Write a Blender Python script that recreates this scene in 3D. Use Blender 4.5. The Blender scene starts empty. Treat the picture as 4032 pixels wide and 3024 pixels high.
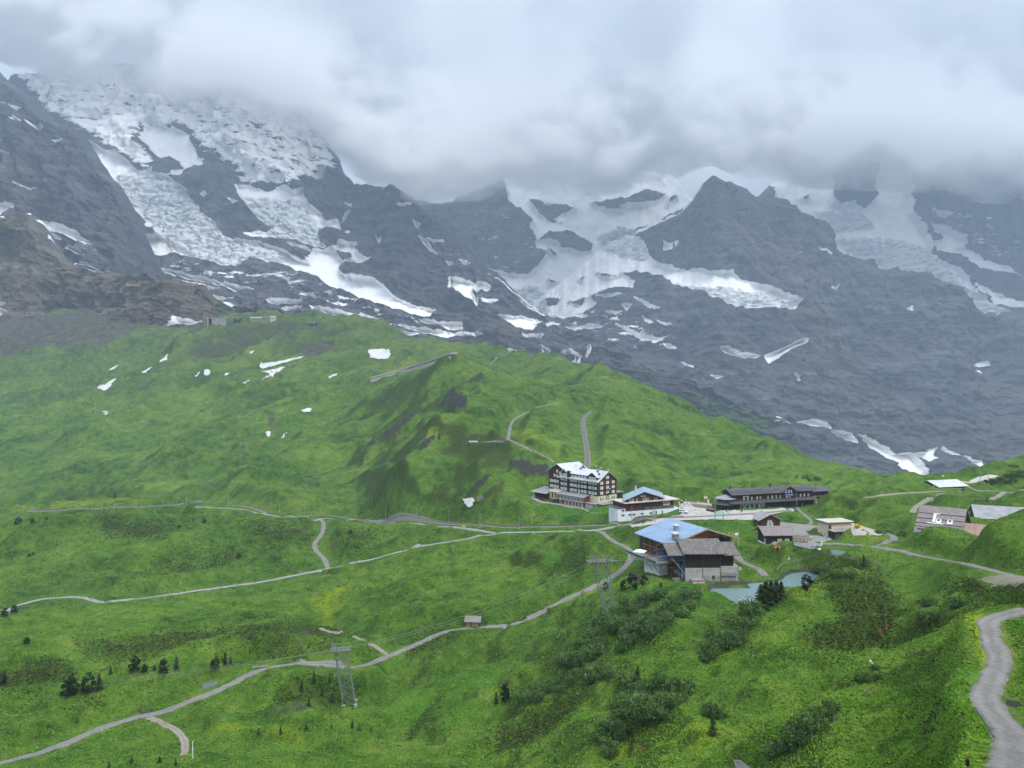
import bpy, bmesh, math, random
import numpy as np
from mathutils import Vector, Matrix
R = math.radians
random.seed(7)
rng = np.random.default_rng(11)
C = bpy.context.scene.collection
SC = bpy.context.scene

# ------------------------------------------------------------------ camera
F, CU, CV, CZ = 2850.0, 2016.0, 1512.0, 72.0      # focal length and centre in photo pixels, eye height above the saddle
cam_d = bpy.data.cameras.new('camera')
cam_d.sensor_width = 36.0
cam_d.lens = 36.0 * F / 4032.0
cam_d.clip_start = 0.5
cam_d.clip_end = 60000.0
cam = bpy.data.objects.new('camera', cam_d)
C.objects.link(cam)
cam.location = (0, 0, CZ)
cam.rotation_euler = (R(90), 0, 0)
SC.camera = cam
SC.render.resolution_x, SC.render.resolution_y = 1024, 768
SC.view_settings.view_transform = 'Standard'
SC.view_settings.look = 'None'
SC.view_settings.exposure = 1.05
SC.view_settings.gamma = 1.0
SC.view_settings.use_curve_mapping = False
SC.cycles.use_denoising = True
SC.cycles.max_bounces = 7
SC.cycles.diffuse_bounces = 2
SC.cycles.glossy_bounces = 2
SC.cycles.transmission_bounces = 3
SC.cycles.transparent_max_bounces = 8
SC.cycles.volume_bounces = 4
SC.cycles.use_adaptive_sampling = True
SC.cycles.adaptive_threshold = 0.02

# ------------------------------------------------------------------ world: overcast sky
SUN_EL, SUN_AZ = 50.0, 132.0     # degrees; azimuth clockwise from +Y (view direction)
w = bpy.data.worlds.new('World')
SC.world = w
w.use_nodes = True
nt = w.node_tree
nt.nodes.clear()
def N(nt, t, **kw):
    n = nt.nodes.new(t)
    for k, v in kw.items():
        setattr(n, k, v)
    return n
def ramp(nt, pts, interp='LINEAR'):
    r = N(nt, 'ShaderNodeValToRGB')
    r.color_ramp.interpolation = interp
    e = r.color_ramp.elements
    e[0].position, e[0].color = pts[0][0], tuple(pts[0][1]) + (1,)
    e[1].position, e[1].color = pts[-1][0], tuple(pts[-1][1]) + (1,)
    for p, c in pts[1:-1]:
        x = e.new(p)
        x.color = tuple(c) + (1,)
    return r
def MATH(nt, op, a, b=None, c=None, clamp=False):
    m = N(nt, 'ShaderNodeMath', operation=op, use_clamp=clamp)
    for i, x in enumerate((a, b, c)):
        if x is None:
            continue
        if isinstance(x, (int, float)):
            m.inputs[i].default_value = x
        else:
            nt.links.new(x, m.inputs[i])
    return m.outputs[0]
def MIX(nt, fac, a, b, mode='MIX'):
    m = N(nt, 'ShaderNodeMix', data_type='RGBA', blend_type=mode)
    for s, x in ((0, fac), (6, a), (7, b)):
        if isinstance(x, (int, float)):
            m.inputs[s].default_value = x
        elif isinstance(x, (tuple, list)):
            m.inputs[s].default_value = tuple(x)[:3] + (1,)
        else:
            nt.links.new(x, m.inputs[s])
    return m.outputs[2]
def NOISE(nt, vec, scale, detail=4.0, rough=0.55, dist=0.0, dim='3D'):
    n = N(nt, 'ShaderNodeTexNoise', noise_dimensions=dim)
    n.inputs['Scale'].default_value = scale
    n.inputs['Detail'].default_value = detail
    n.inputs['Roughness'].default_value = rough
    n.inputs['Distortion'].default_value = dist
    if vec is not None:
        nt.links.new(vec, n.inputs['Vector'])
    return n.outputs['Fac']
def VMUL(nt, vec, s):
    m = N(nt, 'ShaderNodeVectorMath', operation='MULTIPLY')
    nt.links.new(vec, m.inputs[0])
    m.inputs[1].default_value = s
    return m.outputs[0]

sky = N(nt, 'ShaderNodeTexSky', sky_type='NISHITA', sun_disc=False)
sky.sun_elevation = R(SUN_EL)
sky.sun_rotation = R(SUN_AZ)
sky.altitude = 2100
tc = N(nt, 'ShaderNodeTexCoord')
sep = N(nt, 'ShaderNodeSeparateXYZ')
nt.links.new(tc.outputs['Generated'], sep.inputs[0])
# cloud deck: look up the noise where the view ray meets a flat layer
zz = MATH(nt, 'ADD', MATH(nt, 'MAXIMUM', sep.outputs['Z'], 0.0), 0.22)
px = MATH(nt, 'DIVIDE', sep.outputs['X'], zz)
py = MATH(nt, 'DIVIDE', sep.outputs['Y'], zz)
cmb = N(nt, 'ShaderNodeCombineXYZ')
nt.links.new(px, cmb.inputs[0]); nt.links.new(py, cmb.inputs[1])
cmb.inputs[2].default_value = 3.7
n1 = NOISE(nt, cmb.outputs[0], 0.80, 2.0, 0.45, 0.6)
n2 = NOISE(nt, cmb.outputs[0], 2.4, 5.0, 0.55, 0.3)
dens = MATH(nt, 'ADD', MATH(nt, 'MULTIPLY', n1, 0.72), MATH(nt, 'MULTIPLY', n2, 0.28))
deck = ramp(nt, [(0.36, (0.78, 0.81, 0.85)), (0.45, (0.60, 0.635, 0.685)), (0.54, (0.36, 0.395, 0.45)), (0.66, (0.245, 0.28, 0.335))], 'EASE')
nt.links.new(dens, deck.inputs[0])
mixd = MIX(nt, 0.90, VMUL(nt, sky.outputs[0], (0.10, 0.10, 0.10)), deck.outputs[0])
# an overcast sky is brighter overhead than low down (CIE overcast)
lum = MATH(nt, 'MULTIPLY_ADD', MATH(nt, 'MAXIMUM', sep.outputs['Z'], 0.0), 1.95, 0.35)
cl_ = N(nt, 'ShaderNodeCombineXYZ')
for i_ in range(3): nt.links.new(lum, cl_.inputs[i_])
mixd = MIX(nt, 1.0, mixd, cl_.outputs[0], 'MULTIPLY')
below = MATH(nt, 'MULTIPLY_ADD', sep.outputs['Z'], 6.0, 1.0, clamp=True)
fin = MIX(nt, below, (0.07, 0.10, 0.06), mixd)
bg = N(nt, 'ShaderNodeBackground')
nt.links.new(fin, bg.inputs[0])
bg.inputs[1].default_value = 0.95
wo = N(nt, 'ShaderNodeOutputWorld')
nt.links.new(bg.outputs[0], wo.inputs[0])

# ------------------------------------------------------------------ sun behind the overcast
sd = bpy.data.lights.new('sun', 'SUN')
sd.energy = 1.4
sd.angle = R(26)
sd.color = (1.0, 0.96, 0.88)
so = bpy.data.objects.new('sun', sd)
C.objects.link(so)
to_sun = Vector((math.sin(R(SUN_AZ)) * math.cos(R(SUN_EL)), math.cos(R(SUN_AZ)) * math.cos(R(SUN_EL)), math.sin(R(SUN_EL))))
so.rotation_euler = to_sun.to_track_quat('Z', 'Y').to_euler()
so.location = (200, -200, 600)

# ------------------------------------------------------------------ helpers
def at(u, v, y):
    """the point that stands y metres ahead and shows at photo pixel u, v"""
    return Vector(((u - CU) * y / F, y, CZ - (v - CV) * y / F))

_perm = np.random.default_rng(5).permutation(256).astype(np.int32)
_perm = np.concatenate([_perm, _perm, _perm])
_g = np.random.default_rng(6).normal(size=(256, 3)).astype(np.float32)
_g /= np.linalg.norm(_g, axis=1)[:, None]
def perlin(P):
    P = np.asarray(P, dtype=np.float32)
    Pi = np.floor(P).astype(np.int32)
    f = P - Pi
    Pi &= 255
    uu = f * f * f * (f * (f * 6 - 15) + 10)
    X, Y, Z = Pi[..., 0], Pi[..., 1], Pi[..., 2]
    out = 0
    for dx in (0, 1):
        wx = uu[..., 0] if dx else 1 - uu[..., 0]
        hx = _perm[X + dx]
        for dy in (0, 1):
            wy = uu[..., 1] if dy else 1 - uu[..., 1]
            hy = _perm[hx + Y + dy]
            for dz in (0, 1):
                wz = uu[..., 2] if dz else 1 - uu[..., 2]
                h = _perm[hy + Z + dz]
                g = _g[h]
                d = g[..., 0] * (f[..., 0] - dx) + g[..., 1] * (f[..., 1] - dy) + g[..., 2] * (f[..., 2] - dz)
                out = out + wx * wy * wz * d
    return out * 1.5
def fbm(P, octs, gain=0.5, lac=2.03):
    s, a = 0, 1.0
    Q = np.asarray(P, dtype=np.float32)
    for i in range(octs):
        s = s + a * perlin(Q + 17.3 * i)
        a *= gain
        Q = Q * lac
    return s
def ridged(P, octs, gain=0.5, lac=2.1):
    s, a = 0, 1.0
    Q = np.asarray(P, dtype=np.float32)
    for i in range(octs):
        s = s + a * (1 - 2 * np.abs(perlin(Q + 9.1 * i)))
        a *= gain
        Q = Q * lac
    return s
def sdpoly(poly, U, V):
    """signed distance in pixels, positive inside"""
    p = np.asarray(poly, dtype=np.float64)
    d = np.full(U.shape, 1e18)
    s = np.ones(U.shape)
    n = len(p)
    j = n - 1
    for i in range(n):
        ex, ey = p[j, 0] - p[i, 0], p[j, 1] - p[i, 1]
        wx, wy = U - p[i, 0], V - p[i, 1]
        t = np.clip((wx * ex + wy * ey) / (ex * ex + ey * ey + 1e-9), 0, 1)
        bx, by = wx - ex * t, wy - ey * t
        d = np.minimum(d, bx * bx + by * by)
        c1, c2, c3 = V >= p[i, 1], V < p[j, 1], ex * wy > ey * wx
        flip = (c1 & c2 & c3) | (~c1 & ~c2 & ~c3)
        s = np.where(flip, -s, s)
        j = i
    return -s * np.sqrt(d)
def paint(polys, U, V, soft, base=-1.0, level=1.0):
    """max over polygons of the signed distance in units of soft, clipped to -1..level"""
    out = np.full(U.shape, base, dtype=np.float32)
    Uf, Vf, of = U.ravel(), V.ravel(), out.ravel()
    for poly in polys:
        lv = level
        if isinstance(poly, dict):
            lv, poly = poly['lv'], poly['p']
        a = np.asarray(poly)
        m = (Uf > a[:, 0].min() - soft) & (Uf < a[:, 0].max() + soft) & (Vf > a[:, 1].min() - soft) & (Vf < a[:, 1].max() + soft)
        k = np.nonzero(m)[0]
        if len(k) == 0:
            continue
        q = np.clip(sdpoly(poly, Uf[k], Vf[k]) / soft, -1, 1)
        q = -1 + (q + 1) * 0.5 * (lv + 1)
        of[k] = np.maximum(of[k], q)
    return of.reshape(U.shape)
def grid_mesh(name, X, Y, Z, attrs=None, wrap=None):
    nr, nc = X.shape
    me = bpy.data.meshes.new(name)
    me.vertices.add(nr * nc)
    co = np.stack([X, Y, Z], -1).astype(np.float32).ravel()
    me.vertices.foreach_set('co', co)
    i = np.arange(nr * nc).reshape(nr, nc)
    q = np.stack([i[:-1, :-1], i[:-1, 1:], i[1:, 1:], i[1:, :-1]], -1).reshape(-1, 4).astype(np.int32)
    nf = len(q)
    me.loops.add(nf * 4)
    me.polygons.add(nf)
    me.loops.foreach_set('vertex_index', q.ravel())
    me.polygons.foreach_set('loop_start', np.arange(0, nf * 4, 4, dtype=np.int32))
    me.polygons.foreach_set('use_smooth', np.ones(nf, dtype=bool))
    for k, a in (attrs or {}).items():
        at_ = me.attributes.new(k, 'FLOAT', 'POINT')
        at_.data.foreach_set('value', a.astype(np.float32).ravel())
    me.update(calc_edges=True)
    return me
def link(name, me, parent=None, mat=None):
    o = bpy.data.objects.new(name, me)
    C.objects.link(o)
    if parent is not None:
        o.parent = parent
    if mat is not None and me is not None and hasattr(me, 'materials') and len(me.materials) == 0:
        me.materials.append(mat)
    return o
def tag(o, label=None, cat=None, group=None, kind=None):
    if label: o['label'] = label
    if cat: o['category'] = cat
    if group: o['group'] = group
    if kind: o['kind'] = kind
    return o
def newmat(name):
    m = bpy.data.materials.new(name)
    m.use_nodes = True
    nt = m.node_tree
    b = nt.nodes['Principled BSDF']
    b.inputs['Specular IOR Level'].default_value = 0.25
    return m, nt, b
def smooth01(x, a, b):
    t = np.clip((x - a) / (b - a), 0, 1)
    return t * t * (3 - 2 * t)
# ------------------------------------------------------------------ the ground: control points (u, y, v) as seen, or (u, y, None, z)
COLS = {
 -1300: [(25,None,50),(60,None,28),(100,None,5),(150,None,-15),(200,None,-18),(260,None,-25),(330,None,-38),(410,None,-56),(500,None,-48),(600,None,-46),(720,None,-80),(900,None,-90),(1100,None,-48),(1400,None,10),(1750,None,120),(2050,None,215),(2300,None,260)],
 0: [(15,None,58),(30,None,48),(60,None,30),(100,None,8),(140,None,-10),(170,3010),(182,2900),(200,2780),(218,2680),(245,2560),(290,2480),(400,2400),(440,2300),(490,2200),(540,2110),(600,2058),(700,None,-76),(860,2022),(920,1965),(1050,1850),(1200,1750),(1380,1650),(1560,1550),(1720,1450),(1830,1395),(1950,1330),(2060,1285),(2300,1240)],
 500: [(15,None,58),(30,None,48),(60,None,31),(100,None,9),(140,None,-9),(172,2990),(193,2835),(215,2700),(245,2600),(285,2500),(330,2425),(410,2352),(450,2250),(495,2150),(540,2065),(585,2020),(645,2006),(740,None,-56),(860,1938),(960,1850),(1120,1750),(1300,1650),(1480,1550),(1650,1450),(1780,1385),(1880,1335),(1980,1300),(2300,1255)],
 1000: [(15,None,58),(30,None,49),(60,None,33),(100,None,11),(135,None,-4),(165,3024),(185,2900),(212,2700),(221,2655),(245,2560),(285,2480),(330,2400),(425,2300),(480,2200),(530,2105),(590,2030),(650,1985),(730,1930),(830,1850),(980,1750),(1150,1650),(1320,1560),(1480,1480),(1600,1400),(1720,1330),(1860,1258),(2000,None,170),(2300,None,0)],
 1250: [(15,None,58),(30,None,49),(60,None,34),(100,None,12),(135,None,-5),(165,3024),(186,2880),(205,2760),(225,2660),(245,2580),(290,2480),(340,2390),(423,2245),(480,2150),(540,2070),(590,2025),(630,1995),(700,1930),(800,1850),(940,1740),(1100,1640),(1280,1550),(1420,1480),(1560,1400),(1700,1330),(1830,1262),(1960,None,170),(2300,None,0)],
 1500: [(15,None,58),(30,None,50),(60,None,36),(100,None,14),(140,None,-6),(165,3024),(190,2895),(219,2755),(235,2655),(242,2600),(268,2500),(300,2420),(345,2330),(420,2195),(450,2130),(545,2045),(600,1970),(660,1900),(770,1800),(900,1700),(1060,1600),(1200,1540),(1330,1505),(1440,1450),(1560,1390),(1680,1330),(1780,1292),(1900,None,140),(2300,None,-60)],
 1750: [(15,None,58),(30,None,50),(60,None,35),(100,None,13),(130,None,-2),(150,3024),(185,2850),(215,2700),(250,2560),(260,2495),(295,2400),(330,2300),(370,2200),(405,2130),(450,2068),(480,2000),(520,1930),(560,1870),(588,1800),(612,1738),(640,1728),(690,1710),(760,1660),(800,1635),(850,1575),(900,1515),(935,1478),(1020,None,70),(1150,None,66),(1330,1440),(1450,1415),(1600,1390),(1700,None,110),(2000,None,-60),(2300,None,-180)],
 2000: [(15,None,58),(30,None,51),(60,None,35),(100,None,13),(140,3024),(165,2900),(195,2750),(230,2600),(270,2455),(300,2350),(335,2250),(370,2150),(386,2105),(408,2080),(430,2020),(452,1955),(475,1895),(520,1830),(560,1745),(600,1728),(640,1690),(780,1605),(860,1560),(905,1542),(980,None,55),(1100,None,50),(1250,1500),(1400,1450),(1500,1412),(1600,None,80),(1900,None,-150),(2300,None,-300)],
 2200: [(15,None,58),(30,None,51),(60,None,35),(100,None,13),(128,3024),(150,2900),(178,2750),(208,2600),(245,2470),(275,2370),(310,2270),(345,2170),(372,2098),(395,2075),(425,1995),(440,1960),(470,None,5),(520,1835),(560,1795),(620,1740),(700,1670),(800,1605),(855,1582),(930,None,45),(1050,None,42),(1250,1480),(1350,1462),(1450,None,60),(1800,None,-150),(2300,None,-330)],
 2350: [(15,None,58),(30,None,52),(60,None,34),(85,None,21),(115,3024),(135,2900),(155,2750),(185,2600),(210,2500),(240,2420),(265,2350),(300,2185),(330,2140),(360,2098),(380,2072),(410,1998),(425,1975),(470,None,5),(500,1820),(580,1750),(680,1680),(790,1622),(860,1595),(950,1560),(1100,1512),(1150,1500),(1250,None,55),(1600,None,-150),(2300,None,-350)],
 2700: [(15,None,58),(30,None,53),(60,None,35),(80,None,26),(95,3024),(112,2900),(135,2750),(160,2600),(190,2480),(215,2400),(238,2335),(258,2285),(300,None,2.5),(330,None,2),(370,2056),(392,2020),(425,1976),(470,1945),(530,1900),(600,1850),(720,1780),(880,1700),(1000,1642),(1080,None,10),(1400,None,-160),(2300,None,-400)],
 3000: [(15,None,58),(30,None,52),(50,None,40),(65,None,33),(80,3024),(93,2900),(115,2750),(140,2600),(165,2480),(182,2425),(198,None,8),(210,None,2.0),(262,None,2.0),(272,2250),(290,2180),(330,2095),(365,2060),(400,2006),(450,None,2),(540,1905),(700,1835),(900,1768),(980,None,-30),(1300,None,-170),(2300,None,-420)],
 3300: [(15,None,58),(30,None,52),(48,None,42),(58,None,37),(68,3024),(78,2900),(98,2750),(120,2620),(135,2550),(150,2450),(168,2350),(185,2285),(205,None,10),(215,None,8),(232,2240),(250,2200),(262,2172),(275,2150),(292,2115),(310,2092),(345,2040),(365,1990),(374,1962),(400,None,8),(460,1930),(600,1905),(760,1880),(850,None,-50),(1200,None,-200),(2300,None,-430)],
 3600: [(15,None,58),(30,None,53),(42,None,46),(50,None,42),(58,3024),(68,2900),(82,2750),(97,2600),(108,2530),(128,None,24),(142,2470),(160,2400),(180,2330),(195,2280),(208,2230),(228,2188),(245,2140),(262,2097),(300,2050),(345,1990),(385,1950),(402,1936),(440,None,9),(500,1922),(640,None,-25),(900,None,-110),(2300,None,-440)],
 3900: [(15,None,59),(30,None,54),(47,3024),(54,2850),(63,2700),(70,2600),(77,2500),(84,2425),(98,None,37),(112,2395),(130,2335),(142,2290),(160,2240),(172,2160),(182,2085),(196,None,31),(215,None,24),(260,None,22),(300,1990),(350,1955),(385,1936),(420,1930),(450,1905),(480,None,15),(640,None,-20),(900,None,-100),(2300,None,-440)],
 4150: [(15,None,60),(35,None,54),(50,None,50),(70,None,48),(88,2395),(100,None,42),(120,None,40),(142,None,37),(165,None,37),(184,2000),(200,None,38),(260,None,25),(300,None,24),(385,None,16),(420,None,20),(475,1800),(540,None,15),(700,None,-20),(900,None,-100),(2300,None,-440)],
 5300: [(15,None,62),(50,None,60),(100,None,56),(150,None,52),(200,None,52),(300,None,45),(400,None,40),(480,None,60),(600,None,40),(900,None,-60),(2300,None,-400)],
}
ctrl = []
for u, prof in COLS.items():
    for p in prof:
        y = p[0]
        z = CZ - (p[1] - CV) * y / F if p[1] is not None else p[2]
        ctrl.append((u, y, z))
# roads, railway and building pads: extra fixed points (u, v, y)
EXTRA = [(2130,1965,441),(2260,2000,422),(2355,2005,408),(2430,1990,415),(2470,2052,384),(2660,2040,384),(2820,2010,400),(3250,1985,418),(3100,2000,408),
 (2560,2255,268),(2640,2230,275),(2790,2300,250),(2900,2285,254),(2600,2330,245),(3170,2060,345),(3130,2120,312),(3210,2130,295),(3400,2090,312),(3240,2160,284),
 (3450,2110,296),(3520,2140,270),(3350,2155,272),(3750,2215,190),(4032,2292,142),(850,2330,415),(1300,2232,422),(1270,2060,540),(700,2007,690),
 (1900,2470,264),(2240,2345,284),(2420,2250,296),(2480,2190,302),(1300,2605,228),(1150,2630,224),(700,2770,200),
 (1830,1640,730),(1860,1590,800),(2010,1750,560),(2100,1770,545),(1720,1760,600),(1600,1830,560),(1900,1850,505),(2050,1850,490),(2080,1920,468),
 (3880,1895,520),(3700,2080,238),(3950,2050,262),(3990,1880,455),(2960,2385,226),(2785,2320,246),(3572,2099,236),(3530,2112,246),(3650,2092,234)]
for u, v, y in EXTRA:
    ctrl.append((u, y, CZ - (v - CV) * y / F))
ctrl = np.array(ctrl, dtype=np.float64)
SX, SY = 1 / 700.0, 2.3
def kcoord(u, y):
    return np.stack([u * SX, np.log(y) * SY], -1)
K = kcoord(ctrl[:, 0], ctrl[:, 1])
def tps(d2):
    return 0.5 * d2 * np.log(d2 + 1e-12)
D2 = ((K[:, None, :] - K[None, :, :]) ** 2).sum(-1)
A = tps(D2)
n = len(K)
A[np.arange(n), np.arange(n)] += 0.0015
Pm = np.concatenate([np.ones((n, 1)), K], 1)
M = np.zeros((n + 3, n + 3))
M[:n, :n] = A; M[:n, n:] = Pm; M[n:, :n] = Pm.T
# interpolate height over depth so that far and near are weighted alike
WGT = ctrl[:, 1] ** 0.5
rhs = np.concatenate([ctrl[:, 2] / WGT, np.zeros(3)])
coef = np.linalg.solve(M, rhs)
def base_z(u, y):
    u = np.asarray(u, float); y = np.asarray(y, float)
    k = kcoord(u, y).reshape(-1, 2)
    out = np.empty(len(k))
    for a in range(0, len(k), 20000):
        q = k[a:a + 20000]
        d2 = ((q[:, None, :] - K[None, :, :]) ** 2).sum(-1)
        out[a:a + 20000] = tps(d2) @ coef[:n] + coef[n] + q @ coef[n + 1:]
    return (out.reshape(u.shape)) * y ** 0.5

# grid: columns in photo pixels (dense inside the frame), rows in log depth
ucols = np.concatenate([np.linspace(-1500, -80, 60, endpoint=False), np.linspace(-80, 4112, 720), np.linspace(4112, 5500, 60)[1:]])
lrows = np.concatenate([np.linspace(math.log(14), math.log(44), 40, endpoint=False), np.linspace(math.log(44), math.log(1000), 620, endpoint=False), np.linspace(math.log(1000), math.log(2300), 130)])
GU, GL = np.meshgrid(ucols, lrows)
GY = np.exp(GL)
cu = np.linspace(-1500, 5500, 150); cl = np.linspace(math.log(14), math.log(2300), 260)
bu, bl = np.meshgrid(cu, cl)
bz = base_z(bu, np.exp(bl))
def bilin(tab, xs, ys, x, y):
    fx = np.clip((x - xs[0]) / (xs[1] - xs[0]), 0, len(xs) - 1.001)
    fy = np.clip((y - ys[0]) / (ys[1] - ys[0]), 0, len(ys) - 1.001)
    i, j = fx.astype(int), fy.astype(int)
    a, b = fx - i, fy - j
    return (tab[j, i] * (1 - a) * (1 - b) + tab[j, i + 1] * a * (1 - b) + tab[j + 1, i] * (1 - a) * b + tab[j + 1, i + 1] * a * b)
def cubic_up(tab, xs, ys, x, y):
    # smooth lookup: separable Catmull-Rom
    fx = np.clip((x - xs[0]) / (xs[1] - xs[0]), 1, len(xs) - 2.001)
    fy = np.clip((y - ys[0]) / (ys[1] - ys[0]), 1, len(ys) - 2.001)
    i, j = fx.astype(int), fy.astype(int)
    a, b = fx - i, fy - j
    def wts(t):
        return (-0.5*t+t*t-0.5*t**3, 1-2.5*t*t+1.5*t**3, 0.5*t+2*t*t-1.5*t**3, -0.5*t*t+0.5*t**3)
    wa, wb = wts(a), wts(b)
    i = np.minimum(i, len(xs) - 3); j = np.minimum(j, len(ys) - 3)
    out = 0
    for r in range(4):
        row = 0
        for c in range(4):
            row = row + wa[c] * tab[j + r - 1, i + c - 1]
        out = out + wb[r] * row
    return out
GZ = cubic_up(bz, cu, cl, GU, GL)
GX = (GU - CU) * GY / F
# ------------------------------------------------------------------ reading the ground through a pixel
def vg_of(Z):
    return CV - (Z - CZ) / GY * F
VG0 = vg_of(GZ)
def hit(u, v, ymin=0.0, VG=None):
    """depth at which the ray of pixel u, v first meets the smooth ground"""
    T = VG0 if VG is None else VG
    fx = np.interp(u, ucols, np.arange(len(ucols)))
    i = min(int(fx), len(ucols) - 2)
    a = fx - i
    col = T[:, i] * (1 - a) + T[:, i + 1] * a
    ys = GY[:, 0]
    ok = (col <= v) & (ys > ymin)
    if not ok.any():
        m_ = np.where(ys > ymin, col, 1e9)
        return float(ys[int(np.argmin(m_))]) if VG is not None else None
    k = int(np.argmax(ok))
    if k == 0 or ys[k - 1] < ymin:
        return float(ys[k])
    t = (col[k - 1] - v) / (col[k - 1] - col[k] + 1e-9)
    return float(math.exp(lrows[k - 1] + min(max(t, 0), 1) * (lrows[k] - lrows[k - 1])))
def xy_of(u, y):
    return ((u - CU) * y / F, y)
def densify(pts, step):
    out = [pts[0]]
    for a, b in zip(pts[:-1], pts[1:]):
        d = math.hypot(b[0] - a[0], b[1] - a[1])
        k = max(1, int(d / step))
        for i in range(1, k + 1):
            t = i / k
            out.append((a[0] + (b[0] - a[0]) * t, a[1] + (b[1] - a[1]) * t))
    return out
def spline(pts, per=8):
    P = [np.array(p, float) for p in pts]
    P = [2 * P[0] - P[1]] + P + [2 * P[-1] - P[-2]]
    out = []
    for i in range(1, len(P) - 2):
        for k in range(per):
            t = k / per
            a, b, c, d = P[i - 1], P[i], P[i + 1], P[i + 2]
            out.append(0.5 * ((2 * b) + (c - a) * t + (2 * a - 5 * b + 4 * c - d) * t * t + (3 * b - a - 3 * c + d) * t ** 3))
    out.append(P[-2])
    return [tuple(p) for p in out]
PATHS = [
 # name, label-less setting pieces: (name, width m, material key, pixel line)
 ('road', 3.4, 'asphalt', [(2565,2062),(2500,2066),(2452,2069),(2393,2080),(2344,2088),(2260,2092),(2181,2094),(2090,2096),(2000,2098),(1944,2104),(1790,2131),(1627,2158),(1483,2199),(1356,2226),(1293,2240),(1212,2256),(1031,2292),(931,2305),(868,2314),(732,2332),(561,2357),(443,2368),(393,2372),(353,2360),(298,2352),(181,2358),(99,2376),(0,2408),(-120,2440)]),
 ('service_road', 2.6, 'asphalt', [(1950,2102),(1926,2096),(1808,2080),(1673,2064),(1537,2055),(1410,2046),(1266,2041),(1121,2036),(1049,2027),(976,2011),(904,2003),(769,1997)]),
 ('connecting_road', 3.6, 'gravel', [(1262,2042),(1275,2068),(1266,2104),(1239,2140),(1243,2167),(1275,2199),(1292,2238)]),
 ('gravel_road', 3.1, 'gravel', [(2350,2092),(2371,2098),(2393,2116),(2429,2139),(2461,2152),(2484,2170),(2488,2188),(2479,2211),(2452,2243),(2407,2274),(2316,2324),(2271,2342),(2200,2374),(2130,2412),(2060,2446),(1999,2463),(1887,2472),(1793,2481),(1728,2497),(1677,2521),(1607,2553),(1560,2572),(1490,2600),(1434,2622),(1373,2628),(1300,2618),(1187,2612),(1117,2621),(1047,2632),(1000,2651),(949,2672),(868,2715),(750,2761),(633,2806),(542,2824),(407,2865),(271,2923),(136,2973),(0,3005),(-120,3035)]),
 ('branch_track', 2.2, 'dirt', [(588,2826),(633,2846),(696,2878),(728,2923),(723,2977)]),
 ('dirt_track', 1.8, 'dirt', [(1523,2580),(1495,2558),(1457,2535),(1411,2516),(1345,2497),(1289,2486),(1261,2474)]),
 ('footpath', 2.5, 'gravel', [(4046,2404),(4010,2410),(3945,2426),(3893,2450),(3892,2492),(3915,2546),(3936,2597),(3915,2660),(3886,2715),(3885,2765),(3916,2812),(3962,2868),(3988,2924),(3996,2980),(4003,3040),(4010,3120)]),
 ('side_road', 3.2, 'gravel', [(3200,2140),(3236,2143),(3295,2142),(3353,2146),(3421,2151),(3489,2161),(3557,2173),(3650,2195),(3793,2219),(3933,2254),(4032,2277),(4150,2300)]),
 ('side_road', 3.0, 'gravel', [(3450,2148),(3473,2143),(3512,2127),(3521,2116),(3498,2103),(3466,2092),(3439,2088)]),
 ('hill_path', 3.0, 'gravel', [(2185,1822),(2153,1802),(2106,1781),(2058,1758),(2020,1739),(2001,1730),(2003,1713),(2007,1690),(2014,1666),(2031,1648),(2081,1621),(2149,1596),(2207,1584)]),
 ('hill_path', 2.0, 'gravel', [(2001,1733),(1963,1737),(1900,1741)]),
 ('hotel_drive', 3.6, 'asphalt', [(2109,1948),(2102,1957),(2114,1970),(2136,1978),(2172,1982),(2208,1988),(2254,1997),(2300,2003)]),
 ('shed_road', 3.6, 'gravel', [(2899,2186),(2912,2204),(2936,2221),(2970,2234),(2997,2248),(3011,2270)]),
 ('ridge_path', 3.0, 'dirt', [(3591,2020),(3606,1997),(3629,1983),(3671,1960),(3714,1946),(3786,1939)]),
 ('ridge_road', 3.0, 'dirt', [(3400,1961),(3514,1948),(3643,1938),(3771,1935),(4032,1934)]),
 ('ridge_path', 2.6, 'dirt', [(3903,1969),(3937,1950),(3955,1938)]),
 ('station_path', 2.0, 'gravel', [(3138,1999),(3153,2017),(3178,2037),(3195,2054),(3185,2067)]),
 ('gallery_path', 3.0, 'dirt', [(1965,1408),(1940,1425),(1928,1438)]),
]
RAILS = [
 ('railway', 4.2, [(2690,2036),(2583,2047),(2452,2061),(2316,2069),(2190,2073),(2000,2076),(1989,2076),(1808,2063),(1673,2054),(1537,2046),(1356,2035),(1203,2028),(1085,2021),(1022,2008),(958,1989),(832,1980),(700,1988),(588,1994),(402,2006),(280,2006),(136,2016),(0,2027),(-120,2040)]),
 ('railway', 4.6, [(2300,1860),(2307,1845),(2316,1816),(2309,1757),(2302,1712),(2293,1662),(2302,1639),(2325,1621)]),
 ('railway', 2.3, [(2640,2044),(2700,2040),(2800,2036),(2900,2031),(3000,2025),(3110,2013)]),
]
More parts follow.
